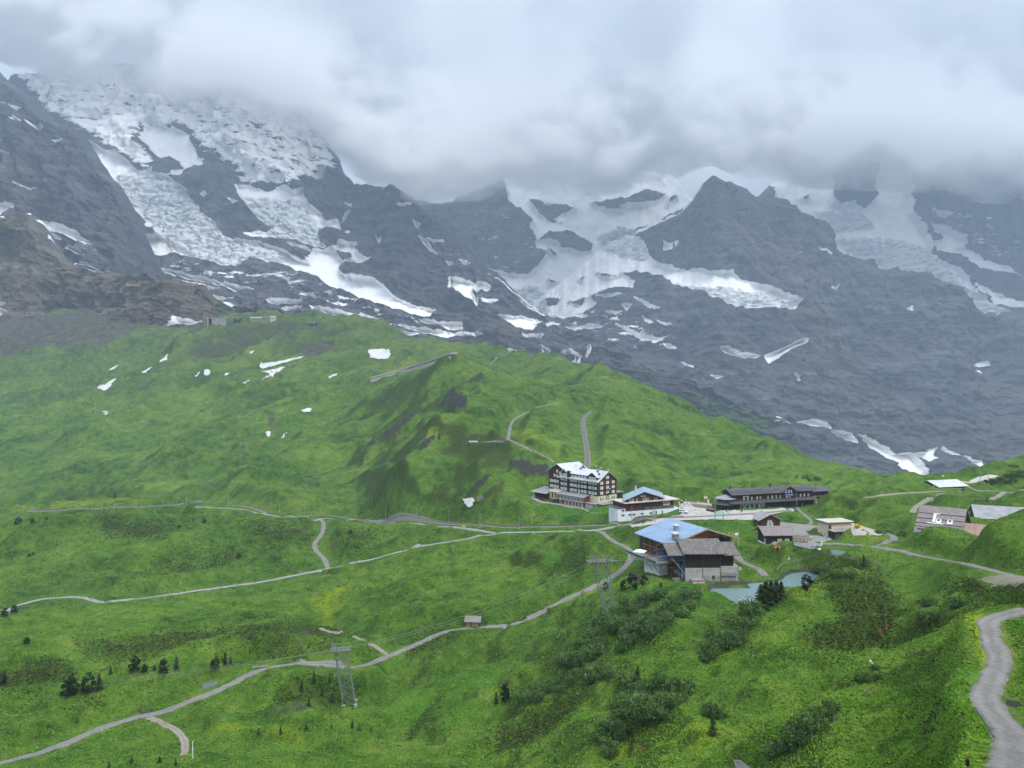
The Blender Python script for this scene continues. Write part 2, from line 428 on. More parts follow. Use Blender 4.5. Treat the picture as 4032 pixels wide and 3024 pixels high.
AREAS = [
 ('terrace_yard', 'concrete', [(3300,2070),(3359,2063),(3400,2075),(3440,2088),(3473,2105),(3470,2110),(3360,2111),(3352,2096)]),
 ('forecourt', 'concrete', [(2672,1974),(2740,1978),(2800,1985),(2815,2012),(2960,2012),(3110,2003),(3130,2010),(3000,2035),(2990,2050),(2880,2049),(2790,2047),(2680,2051),(2560,2068),(2490,2080),(2480,2073),(2570,2050),(2680,2028),(2690,2003)]),
 ('yard', 'asphalt', [(3072,2058),(3154,2066),(3224,2072),(3219,2084),(3173,2093),(3187,2107),(3271,2119),(3275,2130),(3205,2137),(3238,2147),(3224,2166),(3187,2164),(3126,2149),(3121,2119),(3070,2074)]),
 ('gravel_lot', 'dirt', [(3850,2275),(3900,2268),(3960,2262),(4040,2270),(4090,2300),(4032,2312),(3900,2306),(3850,2292)]),
]
PONDS = [
 ('pond', 2.6, 'pondwater', [(2797,2312),(2827,2307),(2896,2302),(3005,2294),(3070,2287),(3090,2270),(3115,2257),(3169,2252),(3209,2260),(3244,2272),(3205,2300),(3154,2320),(3105,2345),(3050,2375),(2985,2390),(2941,2387),(2896,2371),(2846,2349),(2807,2329)]),
 ('small_pond', None, 'greywater', [(3272,2165),(3290,2166),(3320,2170),(3353,2176),(3376,2183),(3410,2187),(3387,2194),(3331,2193),(3286,2184)]),
 ('puddle', None, 'greywater', [(796,2697),(832,2684),(872,2686),(859,2702),(805,2711)]),
 ('dark_pool', None, 'darkwater', [(14,2654),(59,2643),(90,2658),(86,2672),(18,2674)]),
]
# ponds lie level: find the level, then the outline on that plane
POND_XY = []
for nm, zl, mk, px in PONDS:
    if zl is None:
        zl = float(np.mean([CZ - (v - CV) * hit(u, v) / F for u, v in px]))
    out = []
    for u, v in px:
        y = (CZ - zl) * F / (v - CV)
        out.append(((u - CU) * y / F, y))
    POND_XY.append((nm, zl, mk, out))
# world lines of the paths
def world_line(px, step_px=10, ymin=0, smooth=True, VG=None, ease=2):
    q = spline(px, 6) if smooth else densify(px, step_px)
    pts = []
    last = None
    for u, v in q:
        y = hit(u, v, ymin, VG)
        if y is None:
            continue
        if last is not None and abs(math.log(y / last)) > 0.22:
            y = last * (1.05 if y > last else 0.95)
        last = y
        pts.append(xy_of(u, y))
    P = np.array(pts)
    for _ in range(ease):                      # ease out small kinks
        P[1:-1] = 0.25 * P[:-2] + 0.5 * P[1:-1] + 0.25 * P[2:]
    return P
PATH_XY = [(nm, wd, mk, world_line(px)) for nm, wd, mk, px in PATHS]
RAIL_XY = [(nm, wd, world_line(px, ymin=300, ease=14)) for nm, wd, px in RAILS]
AREA_XY = [(nm, mk, np.array([xy_of(u, hit(u, v)) for u, v in densify(px + px[:1], 20)[:-1]])) for nm, mk, px in AREAS]

# calm mask: 1 on roads, pads, rails, 0 in the open
calm = np.zeros(GX.shape, np.float32)
ROADM = np.zeros(GX.shape, np.float32)
def calm_line(P, half):
    global calm
    pad = half * 3 + 24
    m = (GX > P[:, 0].min() - pad) & (GX < P[:, 0].max() + pad) & (GY > P[:, 1].min() - pad) & (GY < P[:, 1].max() + pad)
    k = np.nonzero(m.ravel())[0]
    x, y = GX.ravel()[k], GY.ravel()[k]
    d = np.full(len(k), 1e9)
    for a, b in zip(P[:-1], P[1:]):
        e = b - a
        L = e @ e + 1e-9
        t = np.clip(((x - a[0]) * e[0] + (y - a[1]) * e[1]) / L, 0, 1)
        d = np.minimum(d, np.hypot(x - a[0] - e[0] * t, y - a[1] - e[1] * t))
    c = 1 - smooth01(d, half * 1.2, half * 2.2 + 2.0 + y * 0.022)
    cf = calm.ravel()
    cf[k] = np.maximum(cf[k], c)
    calm = cf.reshape(GX.shape)
for nm, wd, mk, P in PATH_XY:
    calm_line(P[::2], wd * 0.6)
for nm, wd, P in RAIL_XY:
    calm_line(P[::2], wd * 0.6)
def calm_poly(P, soft):
    global calm
    P = np.asarray(P)
    m = (GX > P[:, 0].min() - soft) & (GX < P[:, 0].max() + soft) & (GY > P[:, 1].min() - soft) & (GY < P[:, 1].max() + soft)
    k = np.nonzero(m.ravel())[0]
    s = sdpoly(P, GX.ravel()[k], GY.ravel()[k])
    cf = calm.ravel()
    cf[k] = np.maximum(cf[k], smooth01(s, -soft, 0))
    calm = cf.reshape(GX.shape)
for nm, mk, P in AREA_XY:
    calm_poly(P, 4)
for nm, zl, mk, P in POND_XY:
    calm_poly(P, 12 if nm == 'pond' else 4)
# the right-hand hill keeps its measured outline
_hx = (GU > 3450) & (GY > 150) & (GY < 330)
calm = np.maximum(calm, np.where(_hx, 0.65, 0.0))
# pads under buildings, in photo pixels and depth (u, y, radius m)
for u, y, r in [(2290,435,34),(2550,395,24),(3040,412,36),(2720,275,30),(3070,330,16),(3060,300,16),(3330,318,16),(3700,250,22),(3950,270,22),(3700,425,24),(3890,445,22)]:
    x, yy = xy_of(u, y)
    d = np.hypot(GX - x, GY - yy)
    calm = np.maximum(calm, 0.9 * (1 - smooth01(d, r * 0.7, r * 1.2)))

# ------------------------------------------------------------------ what grows where, in photo pixels
ROCKP = [[(2010,1842),(2060,1838),(2130,1878),(2168,1900),(2168,1928),(2110,1922),(2050,1932),(2000,1900)],
 [(1773,1596),(1809,1630),(1846,1648),(1837,1675),(1787,1694),(1773,1662),(1742,1651),(1760,1630)],
 [(1873,1535),(1909,1553),(1882,1569),(1855,1567)],
 [(1662,1688),(1668,1694),(1626,1730),(1560,1780),(1500,1815),(1421,1862),(1430,1848),(1510,1790),(1618,1716)],
 [(1724,1748),(1700,1800),(1665,1822),(1655,1790),(1690,1760)],
 [(1845,1960),(1930,1900),(1945,1935),(1890,1985),(1850,1990)],
 dict(lv=0.25, p=[(1155,2555),(1230,2535),(1250,2585),(1180,2598),(1150,2580)]),dict(lv=0.25, p=[(1035,2862),(1080,2848),(1100,2858),(1180,2838),(1250,2845),(1255,2870),(1150,2885),(1040,2890)]),
 [(2450,2330),(2540,2310),(2520,2350),(2460,2355)],[(3560,2645),(3590,2625),(3640,2640),(3650,2655),(3600,2660)],
 [(3950,2740),(4010,2715),(4032,2720),(4000,2760),(3960,2770)],[(330,2650),(370,2610),(385,2615),(350,2655)]]
SCREEP = [[(-400,1230),(0,1245),(400,1260),(560,1260),(680,1265),(780,1215),(900,1235),(925,1250),(900,1268),(850,1300),(800,1330),(740,1350),(690,1330),(600,1330),(520,1345),(430,1385),(300,1395),(150,1410),(0,1425),(-400,1430)]]
SCREEP2 = [[(1180,1405),(1300,1380),(1330,1420),(1240,1455),(1180,1450)],[(1150,1600),(1260,1595),(1240,1625),(1170,1620)],[(530,1580),(600,1550),(570,1600)],[(1040,1700),(1100,1690),(1080,1740),(1050,1760)],[(940,1810),(980,1780),(960,1830)],[(860,1960),(750,1965),(770,1952),(850,1948)],[(1190,1925),(1250,1900),(1290,1895),(1240,1925)],
 [(90,2658),(150,2650),(160,2660),(110,2695),(88,2690)],[(520,2786),(600,2780),(640,2800),(560,2820),(520,2810)],[(220,2330),(260,2310),(270,2330),(230,2345)]]
CRAGP = [[(830,1350),(1000,1285),(1200,1275),(1400,1330),(1380,1370),(1200,1390),(1100,1440),(1000,1400),(900,1450),(760,1480),(700,1440)],[(1180,1405),(1300,1380),(1330,1420),(1240,1455),(1180,1450)],[(560,1480),(680,1500),(640,1560),(540,1540)]]
HEATHP = [[(3150,2310),(3300,2292),(3480,2305),(3560,2400),(3580,2470),(3500,2560),(3350,2600),(3200,2620),(3120,2560),(3300,2470),(3250,2400),(3120,2350)],
 [(3700,2312),(4100,2322),(4100,2388),(3850,2385),(3700,2365)], [(3150,2225),(3330,2235),(3450,2280),(3420,2300),(3250,2265)],
 [(300,2590),(700,2540),(1000,2500),(1300,2500),(1400,2560),(1200,2600),(800,2640),(500,2680),(350,2640)],
 [(0,2680),(200,2640),(330,2700),(200,2760),(0,2780)], [(1290,2130),(1500,2130),(1450,2190),(1330,2190)],
 [(1620,2500),(1800,2480),(1830,2560),(1700,2600),(1590,2610)],[(1100,2760),(1300,2740),(1400,2800),(1300,2850),(1050,2870)],
 [(2500,2490),(2680,2500),(2620,2600),(2520,2590)],[(1740,1722),(1980,1732),(2080,1800),(2000,1880),(1850,1900),(1720,1850)],
 [(3620,2900),(3700,2850),(3720,2930),(3640,2960)],[(1950,2900),(2200,2800),(2300,2760),(2250,2880),(2050,3024),(1900,3024)],
 [(250,2840),(360,2790),(400,2810),(300,2850)], [(950,2120),(1250,2100),(1230,2160),(1050,2210)], [(700,2240),(1000,2180),(900,2260),(600,2310),(420,2330)],
 [(350,2060),(620,2060),(800,2100),(600,2160),(420,2140)],[(3060,2290),(3160,2300),(3130,2380),(3070,2390)]]
RUSTP = [[(2960,2455),(3050,2425),(3080,2395),(3090,2420),(3000,2470),(2950,2490)],[(2290,2690),(2350,2680),(2360,2710),(2310,2740)],[(2370,2730),(2410,2720),(2380,2745)],[(3440,2520),(3500,2500),(3520,2520),(3460,2545)],[(2940,2640),(2980,2620),(2970,2650)],[(2480,3000),(2530,2985),(2540,3010),(2490,3020)]]
YELP = [[(2350,3000),(2500,2910),(2650,2890),(2830,2940),(2800,3040),(2400,3040)],[(1950,1730),(2040,1700),(2160,1760),(2230,1790),(2210,1820),(2120,1770),(2040,1740)],[(1200,2420),(1330,2350),(1400,2400),(1300,2480)],[(200,2020),(600,2020),(520,2035),(200,2045)],[(3200,2120),(3480,2120),(3490,2138),(3250,2140)],[(2700,2310),(2830,2290),(2800,2330),(2850,2370),(2760,2340)],[(1350,2620),(1420,2640),(1420,2720),(1350,2700)],[(800,2900),(1200,2900),(1200,2960),(820,2970)],[(3050,2430),(3250,2330),(3330,2320),(3200,2430),(3000,2520)],[(3750,2400),(3880,2440),(3930,2600),(3870,2720),(3840,2600),(3700,2480)]]
LUSHP = [[(2200,1990),(2420,2000),(2440,2050),(2200,2060),(2100,2000)],[(2480,2065),(3060,2070),(3050,2140),(2850,2120),(2650,2060)],[(1700,2700),(1900,2650),(2000,2700),(1800,2860),(1700,2880),(1500,2860)],[(2680,2330),(2860,2400),(2700,2480),(2600,2420)],[(3500,2750),(3800,2650),(3900,2800),(3900,2950),(3500,3024)],[(2150,2250),(2250,2200),(2300,2250),(2150,2330)]]
wob = 22 * fbm(np.stack([GU / 90, GL * 14, np.zeros_like(GU)], -1), 3)
wob2 = 22 * fbm(np.stack([GU / 90 + 40, GL * 14, np.zeros_like(GU)], -1), 3)
PU, PV = GU + wob, VG0 + wob2 * 0.6
A_rock = paint(ROCKP, GU + wob * 0.3, VG0 + wob2 * 0.25, 10)
A_scree = np.maximum(paint(SCREEP, GU + 2.2 * wob, VG0 + 1.5 * wob2, 45), paint(SCREEP2, PU, PV, 18, level=0.6))
A_heath = paint(HEATHP, PU, PV, 45)
A_rust = paint(RUSTP, PU, PV, 16)
A_crag = paint(CRAGP, PU, PV, 40)
A_yel = paint(YELP, PU, PV, 50)
A_lush = paint(LUSHP, PU, PV, 40)

# ------------------------------------------------------------------ relief
Wp = np.stack([GX, GY, np.zeros_like(GX)], -1)
ca, sa = math.cos(0.55), math.sin(0.55)
AX, AY = GX * ca + GY * sa, -GX * sa + GY * ca
far = np.clip(GY / 420.0, 0.25, 3.0)
open_ = 1 - calm
rel = 4.4 * far * ridged(np.stack([AX / 150, AY / 48, 0 * AX + 3], -1), 3, 0.5) * smooth01(GY, 60, 200)
rel += 2.0 * np.clip(far, 0.4, 1.3) * fbm(np.stack([GX / 42, GY / 42, 0 * AX + 8], -1), 3)
rel += (1.5 - 0.8 * smooth01(GY, 450, 700)) * ridged(np.stack([AX / 30, AY / 12, 0 * AX + 1], -1), 3) * (1 - smooth01(GY, 700, 1300)) * smooth01(GY, 30, 90)
tus = fbm(np.stack([GX / 3.2, GY / 3.2, 0 * AX], -1), 3)
rel += (0.28 * tus) * (1 - smooth01(GY, 180, 420))
tus2 = fbm(np.stack([GX / 9.0, GY / 9.0, 0 * AX + 5], -1), 2)
rel += 0.9 * tus2 * (1 - smooth01(GY, 700, 1200))
# cattle terraces along the contours
ph = (GZ + 2.2 * fbm(np.stack([GX / 30, GY / 30, 0 * GX + 2], -1), 2)) / 1.5
rel += 0.16 * np.sin(2 * np.pi * ph) * smooth01(GY, 210, 300) * (1 - smooth01(GY, 550, 800)) * smooth01(fbm(np.stack([GX / 70, GY / 70, 0 * GX + 9], -1), 2), -0.1, 0.4)
# far gullies
LA, LC = 0.6 * GX + 0.8 * GY, 0.8 * GX - 0.6 * GY
rel += 7.5 * smooth01(GY, 520, 1100) * ridged(np.stack([LA / 420, LC / 85, 0 * GX + 5], -1), 3, 0.5)
rel += 1.0 * smooth01(GY, 450, 800) * ridged(np.stack([LA / 70, LC / 26, 0 * GX + 7], -1), 3, 0.6)
heavy = smooth01(A_heath, -0.6, 0.6)
rel += heavy * (0.35 * np.abs(tus) + 0.25 * ridged(np.stack([GX / 2.1, GY / 2.1, 0 * GX], -1), 2)) * (1 - smooth01(GY, 250, 600))
rk = smooth01(A_rock, -0.6, 0.5)
rel += rk * 1.5 * np.clip(GY / 420.0, 0.08, 3) ** 1.25 * ridged(np.stack([GX / 12, GY / 12, GZ / 7], -1), 4, 0.55)
rel *= open_ * smooth01(GY, 40, 62)
# ridges (+) and gullies (-) traced in the photo: pixel line, height m, half width m
LINES = [
 ([(3200,2390),(3080,2450),(2920,2535),(2780,2650),(2620,2768),(2450,2905)], 3.6, 9),
 ([(3640,2490),(3500,2580),(3350,2660),(3200,2750),(3050,2860),(2950,2960)], -4.5, 8),
 ([(2980,2405),(2850,2545),(2700,2645),(2560,2700),(2400,2800),(2300,2910)], -3.5, 8),
 ([(2380,2990),(2470,2930),(2560,2900),(2640,2888),(2760,2915),(2850,2965)], 3.2, 7),
 ([(3750,2435),(3600,2525),(3450,2605),(3330,2725),(3200,2885),(3120,3010)], 2.2, 6),
 ([(2500,2480),(2620,2500),(2640,2560),(2520,2600)], 1.5, 7),
 ([(2000,2600),(1850,2640),(1700,2690),(1550,2740),(1450,2765)], -2.5, 7),
 ([(2050,2800),(1850,2870),(1700,2885),(1500,2880)], -3.5, 12),
 ([(1100,2660),(1200,2650),(1290,2690),(1340,2760)], 5.0, 13),
 ([(2010,2265),(2100,2245),(2190,2270)], 3.0, 10),
 ([(1290,2440),(1450,2380),(1650,2340),(1750,2350)], 2.5, 16),
 ([(700,2860),(900,2800),(1050,2760),(1150,2730)], 2.2, 9),
 ([(350,2680),(600,2640),(850,2620),(1000,2600)], 2.5, 9),
 ([(0,2590),(250,2560),(500,2520),(800,2480)], 2.0, 12),
 ([(400,2300),(700,2200),(1000,2130),(1230,2080)], 3.0, 18),
 ([(100,2250),(400,2160),(700,2090),(1000,2050)], -3.0, 16),
 ([(0,2180),(300,2100),(600,2050)], 3.0, 18),
 ([(1640,1700),(1700,1726),(1800,1735),(1900,1738),(1990,1748),(2060,1785),(2110,1830),(2160,1880)], 6.0, 11),
 ([(1500,1650),(1600,1565),(1700,1495),(1750,1478),(1850,1495),(1960,1548)], 4.5, 24),
 ([(1400,1870),(1510,1795),(1660,1692)], 4.0, 13),
 ([(1380,1960),(1520,1890),(1650,1840),(1740,1800)], 4.5, 13),
 ([(1450,2010),(1600,1950),(1760,1890),(1880,1840)], 4.0, 11),
 ([(1420,1915),(1560,1845),(1680,1790)], -4.0, 11),
 ([(1740,1660),(1790,1625),(1845,1655),(1900,1600),(1960,1560)], 4.5, 13),
 ([(200,1850),(450,1740),(700,1650),(950,1580),(1150,1520)], 11.0, 42),
 ([(0,1760),(250,1660),(500,1580),(750,1510),(900,1470)], 11.0, 45),
 ([(500,1900),(750,1810),(1000,1720),(1200,1640),(1400,1560)], 9.0, 36),
 ([(450,1830),(700,1730),(950,1650),(1150,1580)], -10.0, 34),
 ([(700,1950),(900,1880),(1100,1800),(1300,1710),(1420,1640)], -8.0, 28),
 ([(900,1960),(1100,1880),(1300,1790),(1450,1710)], 7.0, 26),
 ([(1100,1960),(1280,1890),(1420,1810)], -5.0, 20),
 ([(650,1440),(800,1370),(900,1310),(1000,1275)], 16.0, 40),
 ([(800,1460),(930,1400),(1050,1340),(1150,1300)], -14.0, 34),
 ([(950,1480),(1080,1410),(1200,1350),(1300,1330)], 12.0, 34),
 ([(2450,1640),(2700,1720),(2950,1800),(3100,1850)], 5.0, 22),
 ([(2400,1700),(2650,1770),(2900,1840),(3050,1880)], -4.0, 18),
 ([(2500,1760),(2700,1820),(2900,1880)], 3.0, 16),
 ([(3180,2250),(3320,2270),(3450,2290)], -1.5, 6),
]
for px, hh, ww in LINES:
    P = np.array([xy_of(u, hit(u, v)) for u, v in spline(px, 4)])
    pad = ww * 9
    m = (GX > P[:, 0].min() - pad) & (GX < P[:, 0].max() + pad) & (GY > P[:, 1].min() - pad) & (GY < P[:, 1].max() + pad)
    k = np.nonzero(m.ravel())[0]
    x, y = GX.ravel()[k], GY.ravel()[k]
    wb_ = ww * 0.5 * fbm(np.stack([x / (ww * 3), y / (ww * 3), 0 * x + 4], -1), 3)
    x, y = x + wb_, y + wb_ * 0.7
    d = np.full(len(k), 1e9); tt = np.zeros(len(k))
    for i_, (a, b) in enumerate(zip(P[:-1], P[1:])):
        e = b - a
        t = np.clip(((x - a[0]) * e[0] + (y - a[1]) * e[1]) / (e @ e + 1e-9), 0, 1)
        dd = np.hypot(x - a[0] - e[0] * t, y - a[1] - e[1] * t)
        tt = np.where(dd < d, (i_ + t) / (len(P) - 1), tt)
        d = np.minimum(d, dd)
    pro = 1 / (1 + (d / ww) ** 2) ** 1.6
    ends = smooth01(tt, -0.02, 0.18) * smooth01(1 - tt, -0.02, 0.18)
    rf = rel.ravel()
    rf[k] += smooth01(GY.ravel()[k], 40, 62) * (1.5 if P[:, 1].mean() > 210 else 1.3) * hh * pro * ends * open_.ravel()[k]
    rel = rf.reshape(rel.shape)
GZ = GZ + rel
for nm, zl, mk, P in POND_XY:
    P = np.array(P)
    s = np.full(GX.shape, -50.0)
    m = (GX > P[:, 0].min() - 14) & (GX < P[:, 0].max() + 14) & (GY > P[:, 1].min() - 14) & (GY < P[:, 1].max() + 14)
    s[m] = sdpoly(P, GX[m], GY[m])
    big = 9.0 if nm == 'pond' else 2.5
    inside = smooth01(s, -1.0, 1.2)
    rim = smooth01(s, -big, -0.8)
    GZ = GZ * (1 - rim) + np.clip(GZ, zl + 0.12, zl + (0.5 if nm != 'pond' else 1.0)) * rim
    GZ = GZ * (1 - inside) + (zl - 1.2) * inside
    if nm == 'pond':
        A_scree = np.maximum(A_scree, np.where((s > -1.6) & (s < 3), 0.55, -1.0).astype(np.float32))
# benches for the roads: cut and fill so that each lies level in the slope
VG1 = vg_of(GZ)
def gz_at(x, y):
    fx = np.interp(x / y * F + CU, ucols, np.arange(len(ucols)))
    fy = np.interp(np.log(y), lrows, np.arange(len(lrows)))
    i = np.minimum(fx.astype(int), len(ucols) - 2); j = np.minimum(fy.astype(int), len(lrows) - 2)
    a, b = fx - i, fy - j
    return GZ[j, i] * (1 - a) * (1 - b) + GZ[j, i + 1] * a * (1 - b) + GZ[j + 1, i] * (1 - a) * b + GZ[j + 1, i + 1] * a * b
def bench(P, half):
    global GZ
    d_ = np.concatenate([[0], np.cumsum(np.linalg.norm(np.diff(P, axis=0), axis=1))])
    k_ = max(3, int(d_[-1] / 3.0))
    sL = np.linspace(0, d_[-1], k_)
    Q = np.stack([np.interp(sL, d_, P[:, 0]), np.interp(sL, d_, P[:, 1])], -1)
    zq = gz_at(Q[:, 0], Q[:, 1])
    for _ in range(30):
        zq[1:-1] = 0.25 * zq[:-2] + 0.5 * zq[1:-1] + 0.25 * zq[2:]
    ymx = Q[:, 1].max()
    pad = half + 6 + ymx * 0.02
    m = (GX > Q[:, 0].min() - pad) & (GX < Q[:, 0].max() + pad) & (GY > Q[:, 1].min() - pad) & (GY < Q[:, 1].max() + pad)
    k = np.nonzero(m.ravel())[0]
    x, y = GX.ravel()[k], GY.ravel()[k]
    d = np.full(len(k), 1e9); zt = np.zeros(len(k))
    for i_ in range(len(Q) - 1):
        a, e = Q[i_], Q[i_ + 1] - Q[i_]
        t = np.clip(((x - a[0]) * e[0] + (y - a[1]) * e[1]) / (e @ e + 1e-9), 0, 1)
        dd = np.hypot(x - a[0] - e[0] * t, y - a[1] - e[1] * t)
        n_ = dd < d
        zt = np.where(n_, zq[i_] + (zq[i_ + 1] - zq[i_]) * t, zt)
        d = np.minimum(d, dd)
    wgt = 1 - smooth01(d, half + 0.8, half + 3.0 + y * 0.014)
    mf = ROADM.ravel(); mf[k] = np.maximum(mf[k], d < half + 0.15); ROADM[:] = mf.reshape(GX.shape)
    gf = GZ.ravel()
    gf[k] = gf[k] * (1 - wgt) + zt * wgt
    GZ = gf.reshape(GX.shape)
for nm, wd, mk, px in PATHS:
    bench(world_line(px, VG=VG1), wd / 2)
for nm, wd, px in RAILS:
    bench(world_line(px, ymin=300, VG=VG1, ease=14), wd / 2)
def pad_rect(u, v, y, deg, x0, x1, y0, y1, z, soft):
    """level the ground in a rectangle set out from a building's near corner"""
    global GZ
    kx, ky = xy_of(u, y)
    c_, s_ = math.cos(R(deg)), math.sin(R(deg))
    lx = (GX - kx) * c_ + (GY - ky) * s_
    ly = -(GX - kx) * s_ + (GY - ky) * c_
    d = np.maximum(np.maximum(x0 - lx, lx - x1), np.maximum(y0 - ly, ly - y1))
    wgt = 1 - smooth01(d, 0.0, soft)
    GZ = GZ * (1 - wgt) + z * wgt
pad_rect(3261, 2114, 300.0, 12, -6, 9.5, -8, 3.0, 8.3, 4)
pad_rect(3018, 2146, 299.0, 2, -3, 12, -4, 0, 5.4, 6)
pad_rect(2431.6, 2049.5, 372.0, 22, -2, 36, -2.5, 0, 1.2, 5)
pad_rect(2697, 2283, 252.0, 1.5, -4, 19, -4.5, 0, 3.3, 5)
# heath colour on steep left-facing flanks: shade painted in to strengthen the relief
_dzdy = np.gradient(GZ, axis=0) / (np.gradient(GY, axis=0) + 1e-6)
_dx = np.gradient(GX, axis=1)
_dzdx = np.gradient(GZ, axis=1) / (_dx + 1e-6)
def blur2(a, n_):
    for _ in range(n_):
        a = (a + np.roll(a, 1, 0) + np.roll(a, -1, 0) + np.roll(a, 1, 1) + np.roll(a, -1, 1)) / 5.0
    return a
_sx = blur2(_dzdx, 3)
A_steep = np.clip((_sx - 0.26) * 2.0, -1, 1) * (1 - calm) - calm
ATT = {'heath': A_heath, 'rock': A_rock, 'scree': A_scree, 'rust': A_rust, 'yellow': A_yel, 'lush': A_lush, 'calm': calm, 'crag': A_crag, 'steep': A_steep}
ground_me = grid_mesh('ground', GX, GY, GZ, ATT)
VG1 = vg_of(GZ)
_lu = ucols
def ground_z(x, y):
    """height of the built mesh at world x, y"""
    x = np.asarray(x, float); y = np.asarray(y, float)
    u = x / y * F + CU
    fx = np.interp(u, ucols, np.arange(len(ucols)))
    fy = np.interp(np.log(y), lrows, np.arange(len(lrows)))
    i = np.minimum(fx.astype(int), len(ucols) - 2); j = np.minimum(fy.astype(int), len(lrows) - 2)
    a, b = fx - i, fy - j
    return GZ[j, i] * (1 - a) * (1 - b) + GZ[j, i + 1] * a * (1 - b) + GZ[j + 1, i] * (1 - a) * b + GZ[j + 1, i + 1] * a * b
def stand(u, v, ymin=0.0):
    """the spot of ground that shows at photo pixel u, v"""
    y = hit(u, v, ymin, VG1)
    x = (u - CU) * y / F
    return Vector((x, y, float(ground_z(x, y))))

# lay the paths where the finished relief shows them
PATH_XY = [(nm, wd, mk, world_line(px, VG=VG1)) for nm, wd, mk, px in PATHS]
RAIL_XY = [(nm, wd, world_line(px, ymin=300, VG=VG1, ease=14)) for nm, wd, px in RAILS]
AREA_XY = [(nm, mk, np.array([xy_of(u, hit(u, v, 0, VG1)) for u, v in densify(px + px[:1], 20)[:-1]])) for nm, mk, px in AREAS]
# ------------------------------------------------------------------ ground material
def geo_attr(nt, name):
    a = N(nt, 'ShaderNodeAttribute', attribute_name=name)
    return a.outputs['Fac']
def obj_vec(nt):
    return N(nt, 'ShaderNodeTexCoord').outputs['Object']
def BUMP(nt, h, strength, dist):
    b = N(nt, 'ShaderNodeBump')
    b.inputs['Strength'].default_value = strength
    b.inputs['Distance'].default_value = dist
    nt.links.new(h, b.inputs['Height'])
    return b.outputs[0]
def STEP(nt, x, a, b):
    m = N(nt, 'ShaderNodeMapRange', interpolation_type='SMOOTHSTEP')
    nt.links.new(x, m.inputs[0])
    m.inputs[1].default_value, m.inputs[2].default_value = a, b
    return m.outputs[0]
M = {}
def ground_material():
    m, nt, b = newmat('alpine_meadow')
    v = obj_vec(nt)
    big = NOISE(nt, v, 0.011, 4, 0.6)
    mid = NOISE(nt, v, 0.07, 5, 0.62)
    fine = NOISE(nt, v, 0.55, 5, 0.7)
    micro = NOISE(nt, v, 2.6, 4, 0.75)
    mid2 = NOISE(nt, v, 0.19, 4, 0.65)
    f = MATH(nt, 'ADD', MATH(nt, 'MULTIPLY', big, 0.28), MATH(nt, 'ADD', MATH(nt, 'MULTIPLY', mid, 0.28), MATH(nt, 'ADD', MATH(nt, 'MULTIPLY', mid2, 0.24), MATH(nt, 'MULTIPLY', fine, 0.20))))
    g = ramp(nt, [(0.42, (0.022, 0.054, 0.011)), (0.47, (0.048, 0.102, 0.016)), (0.525, (0.080, 0.150, 0.022)), (0.59, (0.140, 0.192, 0.036))])
    nt.links.new(f, g.inputs[0])
    col = g.outputs[0]
    # the turf grows duller and browner with height
    zp = N(nt, 'ShaderNodeSeparateXYZ'); nt.links.new(v, zp.inputs[0])
    col = MIX(nt, MATH(nt, 'MULTIPLY', STEP(nt, zp.outputs['Z'], 0.0, 220.0), 0.62), col, ramp_of(nt, f, [(0.43, (0.030, 0.048, 0.014)), (0.5, (0.058, 0.090, 0.022)), (0.57, (0.110, 0.125, 0.040))]))
    # lush herb growth: deeper, bluer green
    ls = MATH(nt, 'MULTIPLY_ADD', fine, 1.6, MATH(nt, 'ADD', geo_attr(nt, 'lush'), -0.75))
    col = MIX(nt, MATH(nt, 'MULTIPLY', STEP(nt, ls, -0.3, 0.5), 0.45), col, MIX(nt, micro, (0.022, 0.105, 0.014), (0.075, 0.200, 0.022)))
    ye = MATH(nt, 'MULTIPLY_ADD', mid, 1.8, MATH(nt, 'ADD', geo_attr(nt, 'yellow'), -0.9))
    col = MIX(nt, MATH(nt, 'MULTIPLY', STEP(nt, ye, -0.2, 0.8), 0.85), col, MIX(nt, fine, (0.120, 0.210, 0.014), (0.240, 0.270, 0.020)))
    # heath: dwarf shrubs, dark olive with brown; steep flanks share it as painted shade
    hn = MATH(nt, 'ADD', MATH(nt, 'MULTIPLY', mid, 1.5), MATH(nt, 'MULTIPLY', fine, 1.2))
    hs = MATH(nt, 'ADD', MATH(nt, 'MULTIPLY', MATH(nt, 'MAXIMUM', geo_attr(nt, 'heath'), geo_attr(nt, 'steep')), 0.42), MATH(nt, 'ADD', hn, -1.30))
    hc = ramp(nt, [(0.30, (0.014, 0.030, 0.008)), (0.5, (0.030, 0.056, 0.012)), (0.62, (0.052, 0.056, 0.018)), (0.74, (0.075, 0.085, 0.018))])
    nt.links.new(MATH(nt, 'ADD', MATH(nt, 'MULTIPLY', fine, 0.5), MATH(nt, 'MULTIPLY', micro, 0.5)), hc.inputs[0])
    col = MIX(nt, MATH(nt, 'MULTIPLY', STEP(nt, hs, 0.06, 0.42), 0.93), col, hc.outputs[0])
    # crags and steep broken turf far up
    cg = MATH(nt, 'ADD', MATH(nt, 'MULTIPLY', geo_attr(nt, 'crag'), 0.5), MATH(nt, 'ADD', MATH(nt, 'MULTIPLY', NOISE(nt, v, 0.025, 5, 0.65), 2.0), -0.85))
    col = MIX(nt, MATH(nt, 'MULTIPLY', STEP(nt, cg, 0.2, 0.7), 0.9), col, MIX(nt, mid, (0.022, 0.034, 0.018), (0.075, 0.085, 0.050)))
    # rusty alpenrose
    rs = MATH(nt, 'MULTIPLY_ADD', fine, 1.8, MATH(nt, 'ADD', geo_attr(nt, 'rust'), -0.9))
    col = MIX(nt, MATH(nt, 'MULTIPLY', STEP(nt, rs, 0.0, 0.5), 0.8), col, MIX(nt, micro, (0.070, 0.038, 0.020), (0.21, 0.085, 0.045)))
